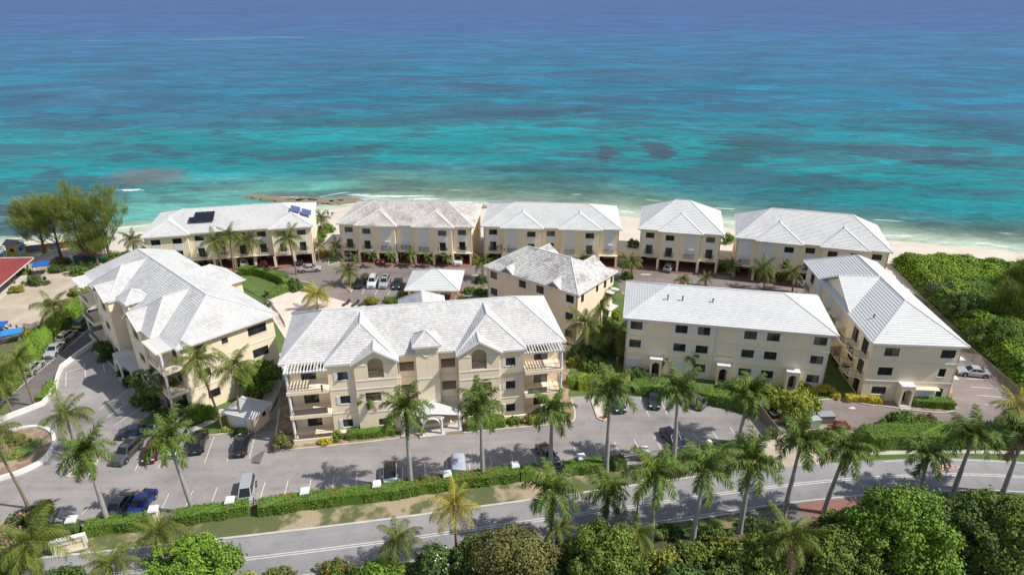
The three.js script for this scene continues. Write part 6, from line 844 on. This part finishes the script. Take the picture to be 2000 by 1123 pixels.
function railFence(pts, h, label, name = 'railing_fence', mat = M.iron, step = .14) { const T = thing(name, label, 'fence', 0, 0); for (let i = 0; i < pts.length - 1; i++) { const a = pts[i], b = pts[i + 1], L = Math.hypot(b[0] - a[0], b[1] - a[1]), n = Math.max(1, Math.round(L / 2.4)); const g = new GB(); g.bar([a[0], h - .05, a[1]], [b[0], h - .05, b[1]], .04).bar([a[0], .18, a[1]], [b[0], .18, b[1]], .04); mesh('rail', g.geo(), mat, T); for (let k = 0; k <= n; k++) boxAt('post', mat, T, lerp(a[0], b[0], k / n), h / 2, lerp(a[1], b[1], k / n), .07, h + .1, .07); const m = Math.round(L / step), q = new GB(); for (let k = 0; k < m; k++) { const x = lerp(a[0], b[0], (k + .5) / m), z = lerp(a[1], b[1], (k + .5) / m); q.box(x, h / 2, z, .022, h, .022); } const s = mesh('pickets', q.geo(), mat, T); s.userData.kind = 'stuff'; } return T; }
for (let i = 0; i < PIL.length - 1; i++) railFence([PIL[i][0], PIL[i + 1][0]], 1.15, `iron railing between the street pillars, number ${['one', 'two', 'three', 'four', 'five', 'six', 'seven', 'eight'][i]} from the entrance sign`);
railFence([[17.16,-69.19], [22.36,-70.32], [28.19,-71.37]], 1.15, 'iron railing at the right end of the street fence behind the palms'); railFence([[73.78,-96.16], [73.69,-91.02], [73.56,-86.58], [73.33,-82.74]], 1.9, 'grey mesh fence between the right parking and the thicket', 'mesh_fence', M.taupe, .09);
railFence([[-46.62,-115.63], [-45.21,-118.87], [-42.29,-120.78], [-38.38,-119.34], [-35.08,-116.08]], 1.1, 'curved taupe railing round the pool deck', 'pool_fence', M.taupe); railFence([[-46.28,-115.18], [-41.56,-108.14], [-39.91,-105.17]], 1.1, 'taupe railing along the left edge of the pool deck', 'pool_fence', M.taupe);
function boardFence(pts, h, label) { const T = thing('board_fence', label, 'fence', 0, 0); for (let i = 0; i < pts.length - 1; i++) { const a = pts[i], b = pts[i + 1], L = Math.hypot(b[0] - a[0], b[1] - a[1]), n = Math.round(L / .22), ry = Math.atan2(-(b[1] - a[1]), b[0] - a[0]); for (let k = 0; k < n; k++) boxAt('board', M.wood, T, lerp(a[0], b[0], (k + .5) / n), h / 2 + (hash(k, i) - .5) * .04, lerp(a[1], b[1], (k + .5) / n), .2, h, .03, ry); const g = new GB(); g.bar([a[0], h + .03, a[1]], [b[0], h + .03, b[1]], .1, .06); mesh('top_rail', g.geo(), M.wood, T); } }
boardFence([[34.37,-79.40], [35.06,-73.09]], 1.8, 'brown board fence of the bin yard at the end of the parking lot'); boardFence([[35.36,-76.26], [38.00,-76.97]], .9, 'low board fence at the back of the bin yard');
function bin(p, w, h, d, ry, label, colour, lid) { const T = thing('waste_bin', label, 'bin', ...p, ry); const g = new GB(), q = .88; g.quad([-w / 2 * q, .1, d / 2 * q], [w / 2 * q, .1, d / 2 * q], [w / 2, h, d / 2], [-w / 2, h, d / 2]); g.quad([w / 2 * q, .1, -d / 2 * q], [-w / 2 * q, .1, -d / 2 * q], [-w / 2, h, -d / 2], [w / 2, h, -d / 2]); g.quad([w / 2 * q, .1, d / 2 * q], [w / 2 * q, .1, -d / 2 * q], [w / 2, h, -d / 2], [w / 2, h, d / 2]); g.quad([-w / 2 * q, .1, -d / 2 * q], [-w / 2 * q, .1, d / 2 * q], [-w / 2, h, d / 2], [-w / 2, h, -d / 2]); mesh('tub', g.geo(), colour, T); const l = mesh('lid', boxGeo(w + .08, .07, d + .08), lid, T); l.position.y = h + .04; for (const x of [-1, 1]) boxAt('caster', M.tyre, T, x * w * .35, .07, d * .3, .12, .14, .12); }
bin([35.91,-78.66], 1.7, 1.2, 1.2, .3, 'black waste bin behind the board fence, upper one', M.black, M.black); bin([36.36,-77.69], 1.7, 1.2, 1.2, .3, 'black waste bin with white bag behind the board fence, lower one', M.black, M.iron); bin([41.04,-76.15], 1.6, 1.3, 1.1, .2, 'pale green waste bin under the palm right of the fence', std({ color: lin(.30, .38, .33) }), std({ color: lin(.34, .42, .37) })); bin([43.15,-77.33], 2.2, 1.2, 1.3, .05, 'grey metal skip with slatted lid by the right drive', M.taupe, std({ color: lin(.45, .48, .52), roughness: .4, metalness: .5 }));
{ const p = [36.53,-77.57], s = mesh('rubbish_bag', new THREE.IcosahedronGeometry(.38, 2), M.whiteWall); s.scale.set(1, .75, 1); s.position.set(p[0] + .35, 1.52, p[1]); tag(s, 'white rubbish bag lying on the lower black bin', 'bag'); }
// entrance sign wall and wall lettering
function lettering(text, w, h, colour) { const c = document.createElement('canvas'); c.width = 512; c.height = 128; const k = c.getContext('2d'); k.clearRect(0, 0, 512, 128); k.fillStyle = colour; k.font = 'italic bold 84px serif'; k.textAlign = 'center'; k.textBaseline = 'middle'; k.fillText(text, 256, 66); const t = new THREE.CanvasTexture(c); t.colorSpace = THREE.SRGBColorSpace; return new THREE.MeshStandardMaterial({ map: t, transparent: true, alphaMap: null, roughness: .7 }); }
{
  const a = [-48.51,-53.51], b = [-45.57,-54.72], T = thing('entrance_sign', 'cream entrance sign wall with white frame reading Sunset Cove', 'sign', (a[0] + b[0]) / 2, (a[1] + b[1]) / 2, Math.atan2(-(b[1] - a[1]), b[0] - a[0])), L = Math.hypot(b[0] - a[0], b[1] - a[1]);
  boxAt('panel', M.cream, T, 0, .8, 0, L - .5, 1.5, .3); boxAt('frame', M.whiteWall, T, 0, 1.62, 0, L + .1, .22, .5); for (const s of [-1, 1]) boxAt('frame', M.whiteWall, T, s * (L / 2 - .1), .75, 0, .3, 1.52, .5); boxAt('base', M.concrete, T, 0, .06, .1, L, .12, .7);
  const m = mesh('lettering', new THREE.PlaneGeometry(L * .78, L * .2), lettering('Sunset Cove', 1, 1, '#6b4a2c'), T); m.position.set(0, .95, .156);
  const m2 = mesh('wall_lettering', new THREE.PlaneGeometry(2.4, .6), lettering('Sunset Cove', 1, 1, '#8a6a55'), rowBlock); m2.position.set(15.3, 4.35, -.592);
}
{ const [x, z, h] = [13.97,-58.36,4.59,-0.35], T = thing('street_lamp', 'slim dark lamp post beside the street', 'lamp post', x, z); mesh('pole', new THREE.CylinderGeometry(.06, .09, h, 8), M.iron, T).position.y = h / 2; boxAt('lamp_head', M.iron, T, .4, h + .03, 0, .9, .1, .22); }
{ const [x, z, h] = [24.95,-69.90,1.76,-0.21], T = thing('globe_lamp', 'white globe lamp on a short post at the parking edge', 'lamp', x, z); mesh('post', new THREE.CylinderGeometry(.06, .07, h, 8), M.iron, T).position.y = h / 2; mesh('globe', new THREE.SphereGeometry(.42, 14, 10), M.trim, T).position.y = h + .3; }
mesh('planter_tiles', flat([[11.98,-78.29], [13.22,-78.54], [13.23,-78.05], [12.67,-77.57], [12.06,-77.81]], .125), std({ color: lin(.30, .08, .03) }), scene.getObjectByName('traffic_island_001'));
// pool loungers
const lounger = (p, label) => { const T = thing('sun_lounger', label, 'lounger', ...p, 1.0, 'dark loungers on the pool deck', .1); boxAt('seat', M.iron, T, -.2, .32, 0, 1.3, .07, .62); const b = boxAt('backrest', M.iron, T, .68, .52, 0, .7, .06, .62); b.rotation.z = .7; for (const x of [-.75, .3]) for (const z of [-.26, .26]) boxAt('leg', M.iron, T, x, .15, z, .05, .3, .05); };
lounger([-31.17,-114.28], 'dark sun lounger on the pool deck, left one of three'); lounger([-29.39,-114.06], 'dark sun lounger on the pool deck, middle one of three'); lounger([-28.19,-113.84], 'dark sun lounger on the pool deck, right one of three');
// solar panels
M.pvDark = new THREE.MeshPhysicalMaterial({ color: lin(.008, .009, .02), roughness: .25 }); M.pvBlue = new THREE.MeshPhysicalMaterial({ map: tex(64, 64, 1, .5, (u, v) => (v % 1 < .12 ? [.35, .38, .45] : [.03, .06, .26])), roughness: .3 });
function solar(corners, y, tiltDeg, deg, nx, ny, w, h, mat, label, skip) { const T = thing('solar_array', label, 'solar panels', corners[0], corners[1], rad(-deg), null, y); for (let i = 0; i < nx; i++) for (let j = 0; j < ny; j++) { if (skip && skip(i, j)) continue; const z = (j - (ny - 1) / 2) * h, p = mesh('panel', boxGeo(w - .03, .05, h - .03), mat, T); p.position.set((i - (nx - 1) / 2) * w, -Math.sin(rad(tiltDeg)) * z, z * Math.cos(rad(tiltDeg))); p.rotation.x = rad(tiltDeg); } }
solar([-64.89,-134.58], 10.75, 19.3, -12.5, 5, 2, .98, 1.7, M.pvDark, 'black solar panels on the far left townhouse roof', (i, j) => j === 0 && i === 0);
{ const p = [-45.72,-139.24], T = thing('solar_array', 'two blue striped solar panels at the right end of the far left roof', 'solar panels', ...p, rad(12.5), null, 10.62); for (const s of [-1, 1]) { const m = mesh('panel', boxGeo(2.0, .06, 2.4), M.pvBlue, T); m.position.set(s * 1.1 + .2, -.35 * s - .0, s * .25); m.rotation.set(rad(9), 0, rad(-19)); } }
// roof vents and patches
for (const [p, y, w] of [[[23.68,-92.69], 11.6, 'on the long white roof, leftmost of three'], [[25.85,-92.32], 11.6, 'on the long white roof, middle of three'], [[30.24,-91.63], 11.5, 'on the long white roof, rightmost of three'], [[57.38,-93.83], 12.1, 'high on the ribbed slope of the right block'], [[52.71,-87.72], 10.8, 'low on the ribbed slope of the right block'], [[58.45,-102.77], 12.1, 'on the far slope of the right block'], [[-60.08,-99.50], 13.2, 'on the roof of the left angled block'], [[-22.07,-66.50], 12.2, 'above the left balconies of the central block'], [[0.29,-84.31], 13.0, 'on the right half of the central block roof']]) { const T = thing('roof_vent', `small dark vent pipe ${w}`, 'vent', ...p, 0, 'vent pipes on the roofs', y - .3); const m = mesh('pipe', new THREE.CylinderGeometry(.09, .09, .7, 8), M.iron, T); m.position.y = .35; const c = mesh('cowl', new THREE.CylinderGeometry(.14, .14, .12, 8), M.iron, T); c.position.y = .74; }

// ---------- left beach: red roofed bar, huts, boat, truck ----------
{
  const B = thing('beach_bar', 'low beach bar with faded red tiled roof at the left edge', 'building', -95.87, -109.74, rad(101.65));
  for (const [x, z] of [[1.0, -1.2], [7.4, -1.2], [14.8, -1.2], [21.2, -1.2], [1.0, -10.0], [7.4, -10.0], [14.8, -10.0], [21.2, -10.0]]) boxAt('post', M.wood, B, x, 1.3, z, .25, 2.6, .25);
  wall(B, [1, 5], [21.2, 5], 0, 2.7, [], std({ color: lin(.10, .22, .22) })); mesh('floor', slab([[.3, -.6], [21.9, -.6], [21.9, -10.6], [.3, -10.6]], 0, .15), M.concrete, B);
  hip(B, M.roofRed, 0, 22.2, 0, 11.4, 2.8, 5, 17.2, 5.7, 5.0, .45);
}
function hut(p, deg, label, w, d, h, body, band2, roof) { const T = thing('beach_hut', label, 'hut', ...p, rad(-deg)); wall(T, [0, 0], [w, 0], 0, h, [{ t: w * .55, y: 1, w: w * .4, h: .8 }], body, .12); wall(T, [w, 0], [w, d], 0, h, [{ t: d / 2, y: 1, w: d * .5, h: .8 }], band2, .12); wall(T, [w, d], [0, d], 0, h, [], body, .12); wall(T, [0, d], [0, 0], 0, h, [], body, .12); slope(T, roof, [[-.4, h, -.4], [w + .4, h, -.4], [w + .4, h + .9, d / 2], [-.4, h + .9, d / 2]], .4); slope(T, roof, [[w + .4, h, d + .4], [-.4, h, d + .4], [-.4, h + .9, d / 2], [w + .4, h + .9, d / 2]], .4); boxAt('awning', std({ color: lin(.02, .28, .5) }), T, w + .5, h - .5, -d / 2, .9, .06, d * .9); }
hut([-112.00,-139.42], 8, 'blue and yellow beach hut with grey roof at the far left', 2.6, 2.4, 2.6, std({ color: lin(.55, .38, .08) }), std({ color: lin(.55, .62, .62) }), std({ color: lin(.20, .19, .21), roughness: .8 }));
hut([-114.41,-135.79], 0, 'white beach kiosk cut by the left edge', 3, 2.4, 2.3, M.whiteWall, M.whiteWall, std({ color: lin(.55, .55, .55) }));
{ // purple and green playground boat under the trees
  const p = [-90.53,-135.79], T = thing('play_boat', 'purple and green wooden play boat under the casuarinas', 'play boat', ...p, rad(8)), g = new GB(), n = 10, R = (i) => { const t = i / n, x = lerp(-4, 4, t), w = 1.3 * Math.sin(Math.PI * clamp(.12 + .8 * t)) + .15, y = .35 * Math.pow(Math.abs(t - .5) * 2, 2); return [[x, 1.35 + y, -w], [x, .1, -w * .55], [x, .1, w * .55], [x, 1.35 + y, w]]; }; for (let i = 0; i < n; i++) { const A = R(i), B = R(i + 1); for (let k = 0; k < 3; k++) g.quad(A[k], B[k], B[k + 1], A[k + 1]); g.quad(A[3], B[3], B[0], A[0]); } const gr = std({ color: lin(.02, .16, .08) }), pu = std({ color: lin(.34, .06, .30) }); mesh('hull', g.geo(), gr, T); boxAt('deck_house', pu, T, -1.6, 2.2, 0, 2.2, 1.2, 1.6); const rl = new GB(); for (const z of [-1.2, 1.2]) { rl.bar([-3.4, 2.1, z], [3.4, 2.1, z], .08); for (let k = -3; k <= 3; k++) rl.bar([k, 1.3, z], [k, 2.1, z], .07); } mesh('rail', rl.geo(), pu, T); for (const x of [-.2, 2.4]) { const m = mesh('mast', new THREE.CylinderGeometry(.07, .09, 4, 8), pu, T); m.position.set(x, 3.2, 0); }
}
{ const T = thing('fence_panel', 'orange and blue painted beach fence behind the huts', 'fence', 0, 0), cols = [[.55, .30, .04], [.12, .22, .34], [.5, .28, .05], [.10, .20, .30], [.5, .3, .05], [.12, .22, .34]].map((c) => std({ color: lin(...c) })), a = [-110.30,-141.30], b = [-99.94,-145.18]; for (let k = 0; k < 40; k++) boxAt('board', cols[Math.floor(k / 7) % 6], T, lerp(a[0], b[0], k / 40), .75, lerp(a[1], b[1], k / 40), .38, 1.5 + .1 * hash(k, 2), .05, Math.atan2(-(b[1] - a[1]), b[0] - a[0])); }
function canopy(p, w, d, h, ry, mat, label) { const T = thing('canopy_tent', label, 'canopy', ...p, ry); for (const x of [-1, 1]) for (const z of [-1, 1]) boxAt('pole', M.iron, T, x * w / 2, h / 2, z * d / 2, .06, h, .06); const g = new GB(), W = w / 2 + .15, D = d / 2 + .15, c = [0, h + .55, 0], q = [[-W, h, D], [W, h, D], [W, h, -D], [-W, h, -D]]; for (let i = 0; i < 4; i++) { const a = q[i], b = q[(i + 1) % 4]; g.tri(a, b, c); g.quad([a[0], a[1] - .22, a[2]], [b[0], b[1] - .22, b[2]], b, a); } mesh('canopy_top', g.geo(), mat, T); }
M.tarp = std({ color: lin(.01, .10, .42), roughness: .6 });
canopy([-97.79,-129.54], 2.6, 2.4, 2.2, .4, M.tarp, 'bright blue canopy by the path beside the red roof'); canopy([-84.39,-99.96], 3.4, 2.0, 1.9, .5, std({ color: lin(.03, .20, .50) }), 'blue awning beside the white truck at the left edge'); canopy([-88.10,-102.33], 2.4, 2, 2.1, .2, M.tarp, 'small blue canopy at the left edge above the white truck');
car('mpv', 'white', [-86.87,-102.33], [-88.25,-101.04], 'white truck between the blue awnings at the left edge'); 
{ const c = [[-86.78,-103.64], [-85.47,-103.26], [-83.89,-102.88]]; c.forEach((p, i) => { const m = mesh('timber_post', new THREE.CylinderGeometry(.16, .18, 1.5, 8), M.bark); m.position.set(p[0], .75, p[1]); tag(m, `dark timber post at the edge of the sand lot, ${['left', 'middle', 'right'][i]} of three`, 'post', 'timber posts at the sand lot'); }); }
shrub('yellow green plants beside the red roofed bar', [-97.15,-120.30], 1.6, 1.4, 1.2, 'lime'); shrub('dark hedge like bushes behind the red roofed bar', [-95.72,-124.01], 2.6, 1.8, 1.6, 'dark'); shrub('dark bushes by the blue canopy', [-95.48,-130.64], 1.8, 1.7, 1.4, 'dark'); shrub('yellow green palm like bushes beside the left block', [-84.10,-119.10], 1.8, 2.0, 1.5, 'lime', { leaf: .2 }); shrub('green bushes under the casuarinas', [-90.58,-129.27], 2.4, 2.0, 1.6, 'mid'); shrub('bushes at the corner of the left block pergola', [-79.19,-112.32], 1.6, 1.5, 1.2, 'lime');

// ---------- rocks on the shore, people ----------
M.rock = std({ map: tex(256, 256, 3, 3, (u, v, i, j) => mul3(mix3([.16, .115, .075], [.30, .24, .17], fbm(u * 9, v * 9, 4, 9)), .7 + .5 * hash(i, j))), roughness: 1 });
for (const [x, z, r, w] of [[-64.8, -187.3, 2.4, 'at the left end of the rock shelf'], [-61.9, -186.3, 3.0, 'on the rock shelf behind the blue solar panels'], [-59.2, -186.3, 2.6, 'on the rock shelf left of its middle'], [-56.6, -187.3, 2.2, 'in the middle of the rock shelf'], [-52.5, -185.3, 2.2, 'right of the middle of the rock shelf'], [-50.3, -185.3, 2.8, 'near the pinkish townhouse roof corner'], [-47.9, -186.8, 2.8, 'at the right end of the rock shelf'], [-74.9, -190.9, 2.0, 'farthest left out in the water'], [-70.0, -188.8, 2.4, 'second from the left out in the water'], [-9.0, -180.5, 1.5, 'on the sand between the second and third townhouses']]) { const g = new THREE.IcosahedronGeometry(1, 4), p = g.attributes.position; for (let i = 0; i < p.count; i++) { const a = p.getX(i), b = p.getY(i), c = p.getZ(i), k = .6 + .8 * fbm(a * 1.7 + x, c * 1.7 + b * 1.3 + z, 4); p.setXYZ(i, a * k * r * 1.5, Math.min(.5, b * k * .75) , c * k * r * .8); } g.computeVertexNormals(); const m = mesh('shore_rock', g, M.rock); m.position.set(x, -1.75, z); tag(m, `flat brown rock ledge ${w}`, 'rock', 'rock ledges at the waterline'); }
// two people on the sand: one standing, one bending, built as smooth capsules joined in one surface
function figure(joints, bones, size) { // signed distance of tapered capsules, smooth-joined, meshed with marching cubes
  const N = 64, mc = new MarchingCubes(N, new THREE.MeshStandardMaterial(), false, false, 60000); mc.isolation = 0; const c = [0, size / 2 - .06, 0], h = size / 2;
  for (let k = 0; k < N; k++) for (let j = 0; j < N; j++) for (let i = 0; i < N; i++) { const x = ((i - N / 2) / (N / 2)) * h + c[0], y = ((j - N / 2) / (N / 2)) * h + c[1], z = ((k - N / 2) / (N / 2)) * h + c[2]; let d = 9; for (const [a, b] of bones) { const A = joints[a], B = joints[b], vx = B[0] - A[0], vy = B[1] - A[1], vz = B[2] - A[2], t = clamp(((x - A[0]) * vx + (y - A[1]) * vy + (z - A[2]) * vz) / (vx * vx + vy * vy + vz * vz || 1)), q = Math.hypot(x - A[0] - vx * t, y - A[1] - vy * t, z - A[2] - vz * t) - lerp(A[3], B[3], t), m = .035, hh = clamp(.5 + .5 * (d - q) / m); d = lerp(d, q, hh) - m * hh * (1 - hh); } mc.field[i + j * N + k * N * N] = -d; }
  mc.update(); const n = mc.count, g = new THREE.BufferGeometry(); const pos = new Float32Array(mc.positionArray.slice(0, n * 3)); for (let i = 0; i < n; i++) for (let q = 0; q < 3; q++) pos[i * 3 + q] = pos[i * 3 + q] * h + c[q]; g.setAttribute('position', new THREE.BufferAttribute(pos, 3)); g.computeVertexNormals(); return g;
}
const skin = std({ color: lin(.30, .16, .10), roughness: .7 });
function person(p, turn, label, J, bottoms, y) {
  const bones = [['head', 'neck'], ['neck', 'chest'], ['chest', 'hip'], ['neck', 'sl'], ['neck', 'sr'], ['sl', 'el'], ['el', 'hl'], ['sr', 'er'], ['er', 'hr'], ['hip', 'tl'], ['hip', 'tr'], ['tl', 'kl'], ['kl', 'fl'], ['tr', 'kr'], ['kr', 'fr'], ['fl', 'ol'], ['fr', 'or']], T = thing('person', label, 'person', ...p, turn, null, y);
  mesh('body', figure(J, bones, 2.0), skin, T); mesh('shorts', figure(J2(J), [['hip', 'tl'], ['hip', 'tr'], ['tl', 'ml'], ['tr', 'mr']], 2.0), bottoms, T); const hd = J.head, hair = mesh('hair', new THREE.SphereGeometry(.118, 12, 8, 0, 6.2832, 0, 1.9), std({ color: lin(.03, .02, .015) }), T); hair.position.set(hd[0], hd[1] + .015, hd[2]);
}
const J2 = (J) => { const m = (a, b) => [(J[a][0] + J[b][0]) / 2, (J[a][1] + J[b][1]) / 2, (J[a][2] + J[b][2]) / 2, .105], f = (n) => [...J[n].slice(0, 3), J[n][3] + .025]; return { hip: f('hip'), tl: f('tl'), tr: f('tr'), ml: m('tl', 'kl'), mr: m('tr', 'kr') }; };
const STAND = { head: [0, 1.62, .02, .105], neck: [0, 1.46, 0, .06], chest: [0, 1.25, 0, .15], hip: [0, .96, 0, .14], sl: [-.19, 1.42, 0, .06], el: [-.24, 1.14, 0, .045], hl: [-.24, .86, .06, .035], sr: [.19, 1.42, 0, .06], er: [.27, 1.16, .02, .045], hr: [.22, .92, .14, .035], tl: [-.1, .9, 0, .1], kl: [-.11, .5, .03, .065], fl: [-.12, .07, 0, .045], ol: [-.13, .04, .14, .035], tr: [.1, .9, 0, .1], kr: [.12, .5, .02, .065], fr: [.13, .07, -.03, .045], or: [.15, .04, .1, .035] };
const BEND = { ...STAND, head: [0, 1.02, .62, .105], neck: [0, 1.08, .47, .06], chest: [0, 1.06, .28, .15], hip: [0, .92, -.04, .14], sl: [-.19, 1.06, .42, .06], el: [-.2, .8, .5, .045], hl: [-.15, .55, .55, .035], sr: [.19, 1.06, .42, .06], er: [.2, .8, .5, .045], hr: [.15, .55, .55, .035] };
{ const g = (x, z) => { const d = z - shoreW(x); return d > 24 ? 0 : lerp(SEA - .15, 0, sstep(-2, 24, d)) - .02; }, a = [-48.5, -169.9], b = [-47.4, -169.5]; person(a, .4, 'standing person in dark shorts on the sand between the townhouses', STAND, std({ color: lin(.02, .02, .03) }), g(...a)); person(b, 1.3, 'person bending over on the sand right of the standing one', BEND, std({ color: lin(.10, .10, .12) }), g(...b)); }

// more growth round the left beach
shrub('low green bushes on the left of the beach track', [-101.77,-129.27], 1.8, 1.3, 1.3, 'mid'); shrub('dry olive bushes beside the beach track under the casuarinas', [-97.44,-134.91], 2.4, 1.5, 1.5, 'olive'); shrub('dark bushes beneath the casuarina trunks', [-90.42,-132.32], 2.6, 1.8, 1.5, 'dark'); shrub('green sea grape by the play boat', [-86.09,-135.79], 2.2, 2.2, 1.5, 'mid'); shrub('yellowish bush right of the play boat', [-84.47,-137.59], 1.6, 2.0, 1.3, 'lime'); shrub('leafy bushes at the top of the west drive hedge', [-80.09,-116.77], 2.0, 1.8, 1.5, 'bright'); shrub('green bushes by the pergola end of the left block', [-81.78,-115.63], 1.6, 1.7, 1.4, 'mid'); shrub('bushes beside the timber posts', [-82.47,-102.33], 1.8, 1.3, 1.1, 'lime');

renderer.render(scene, camera);
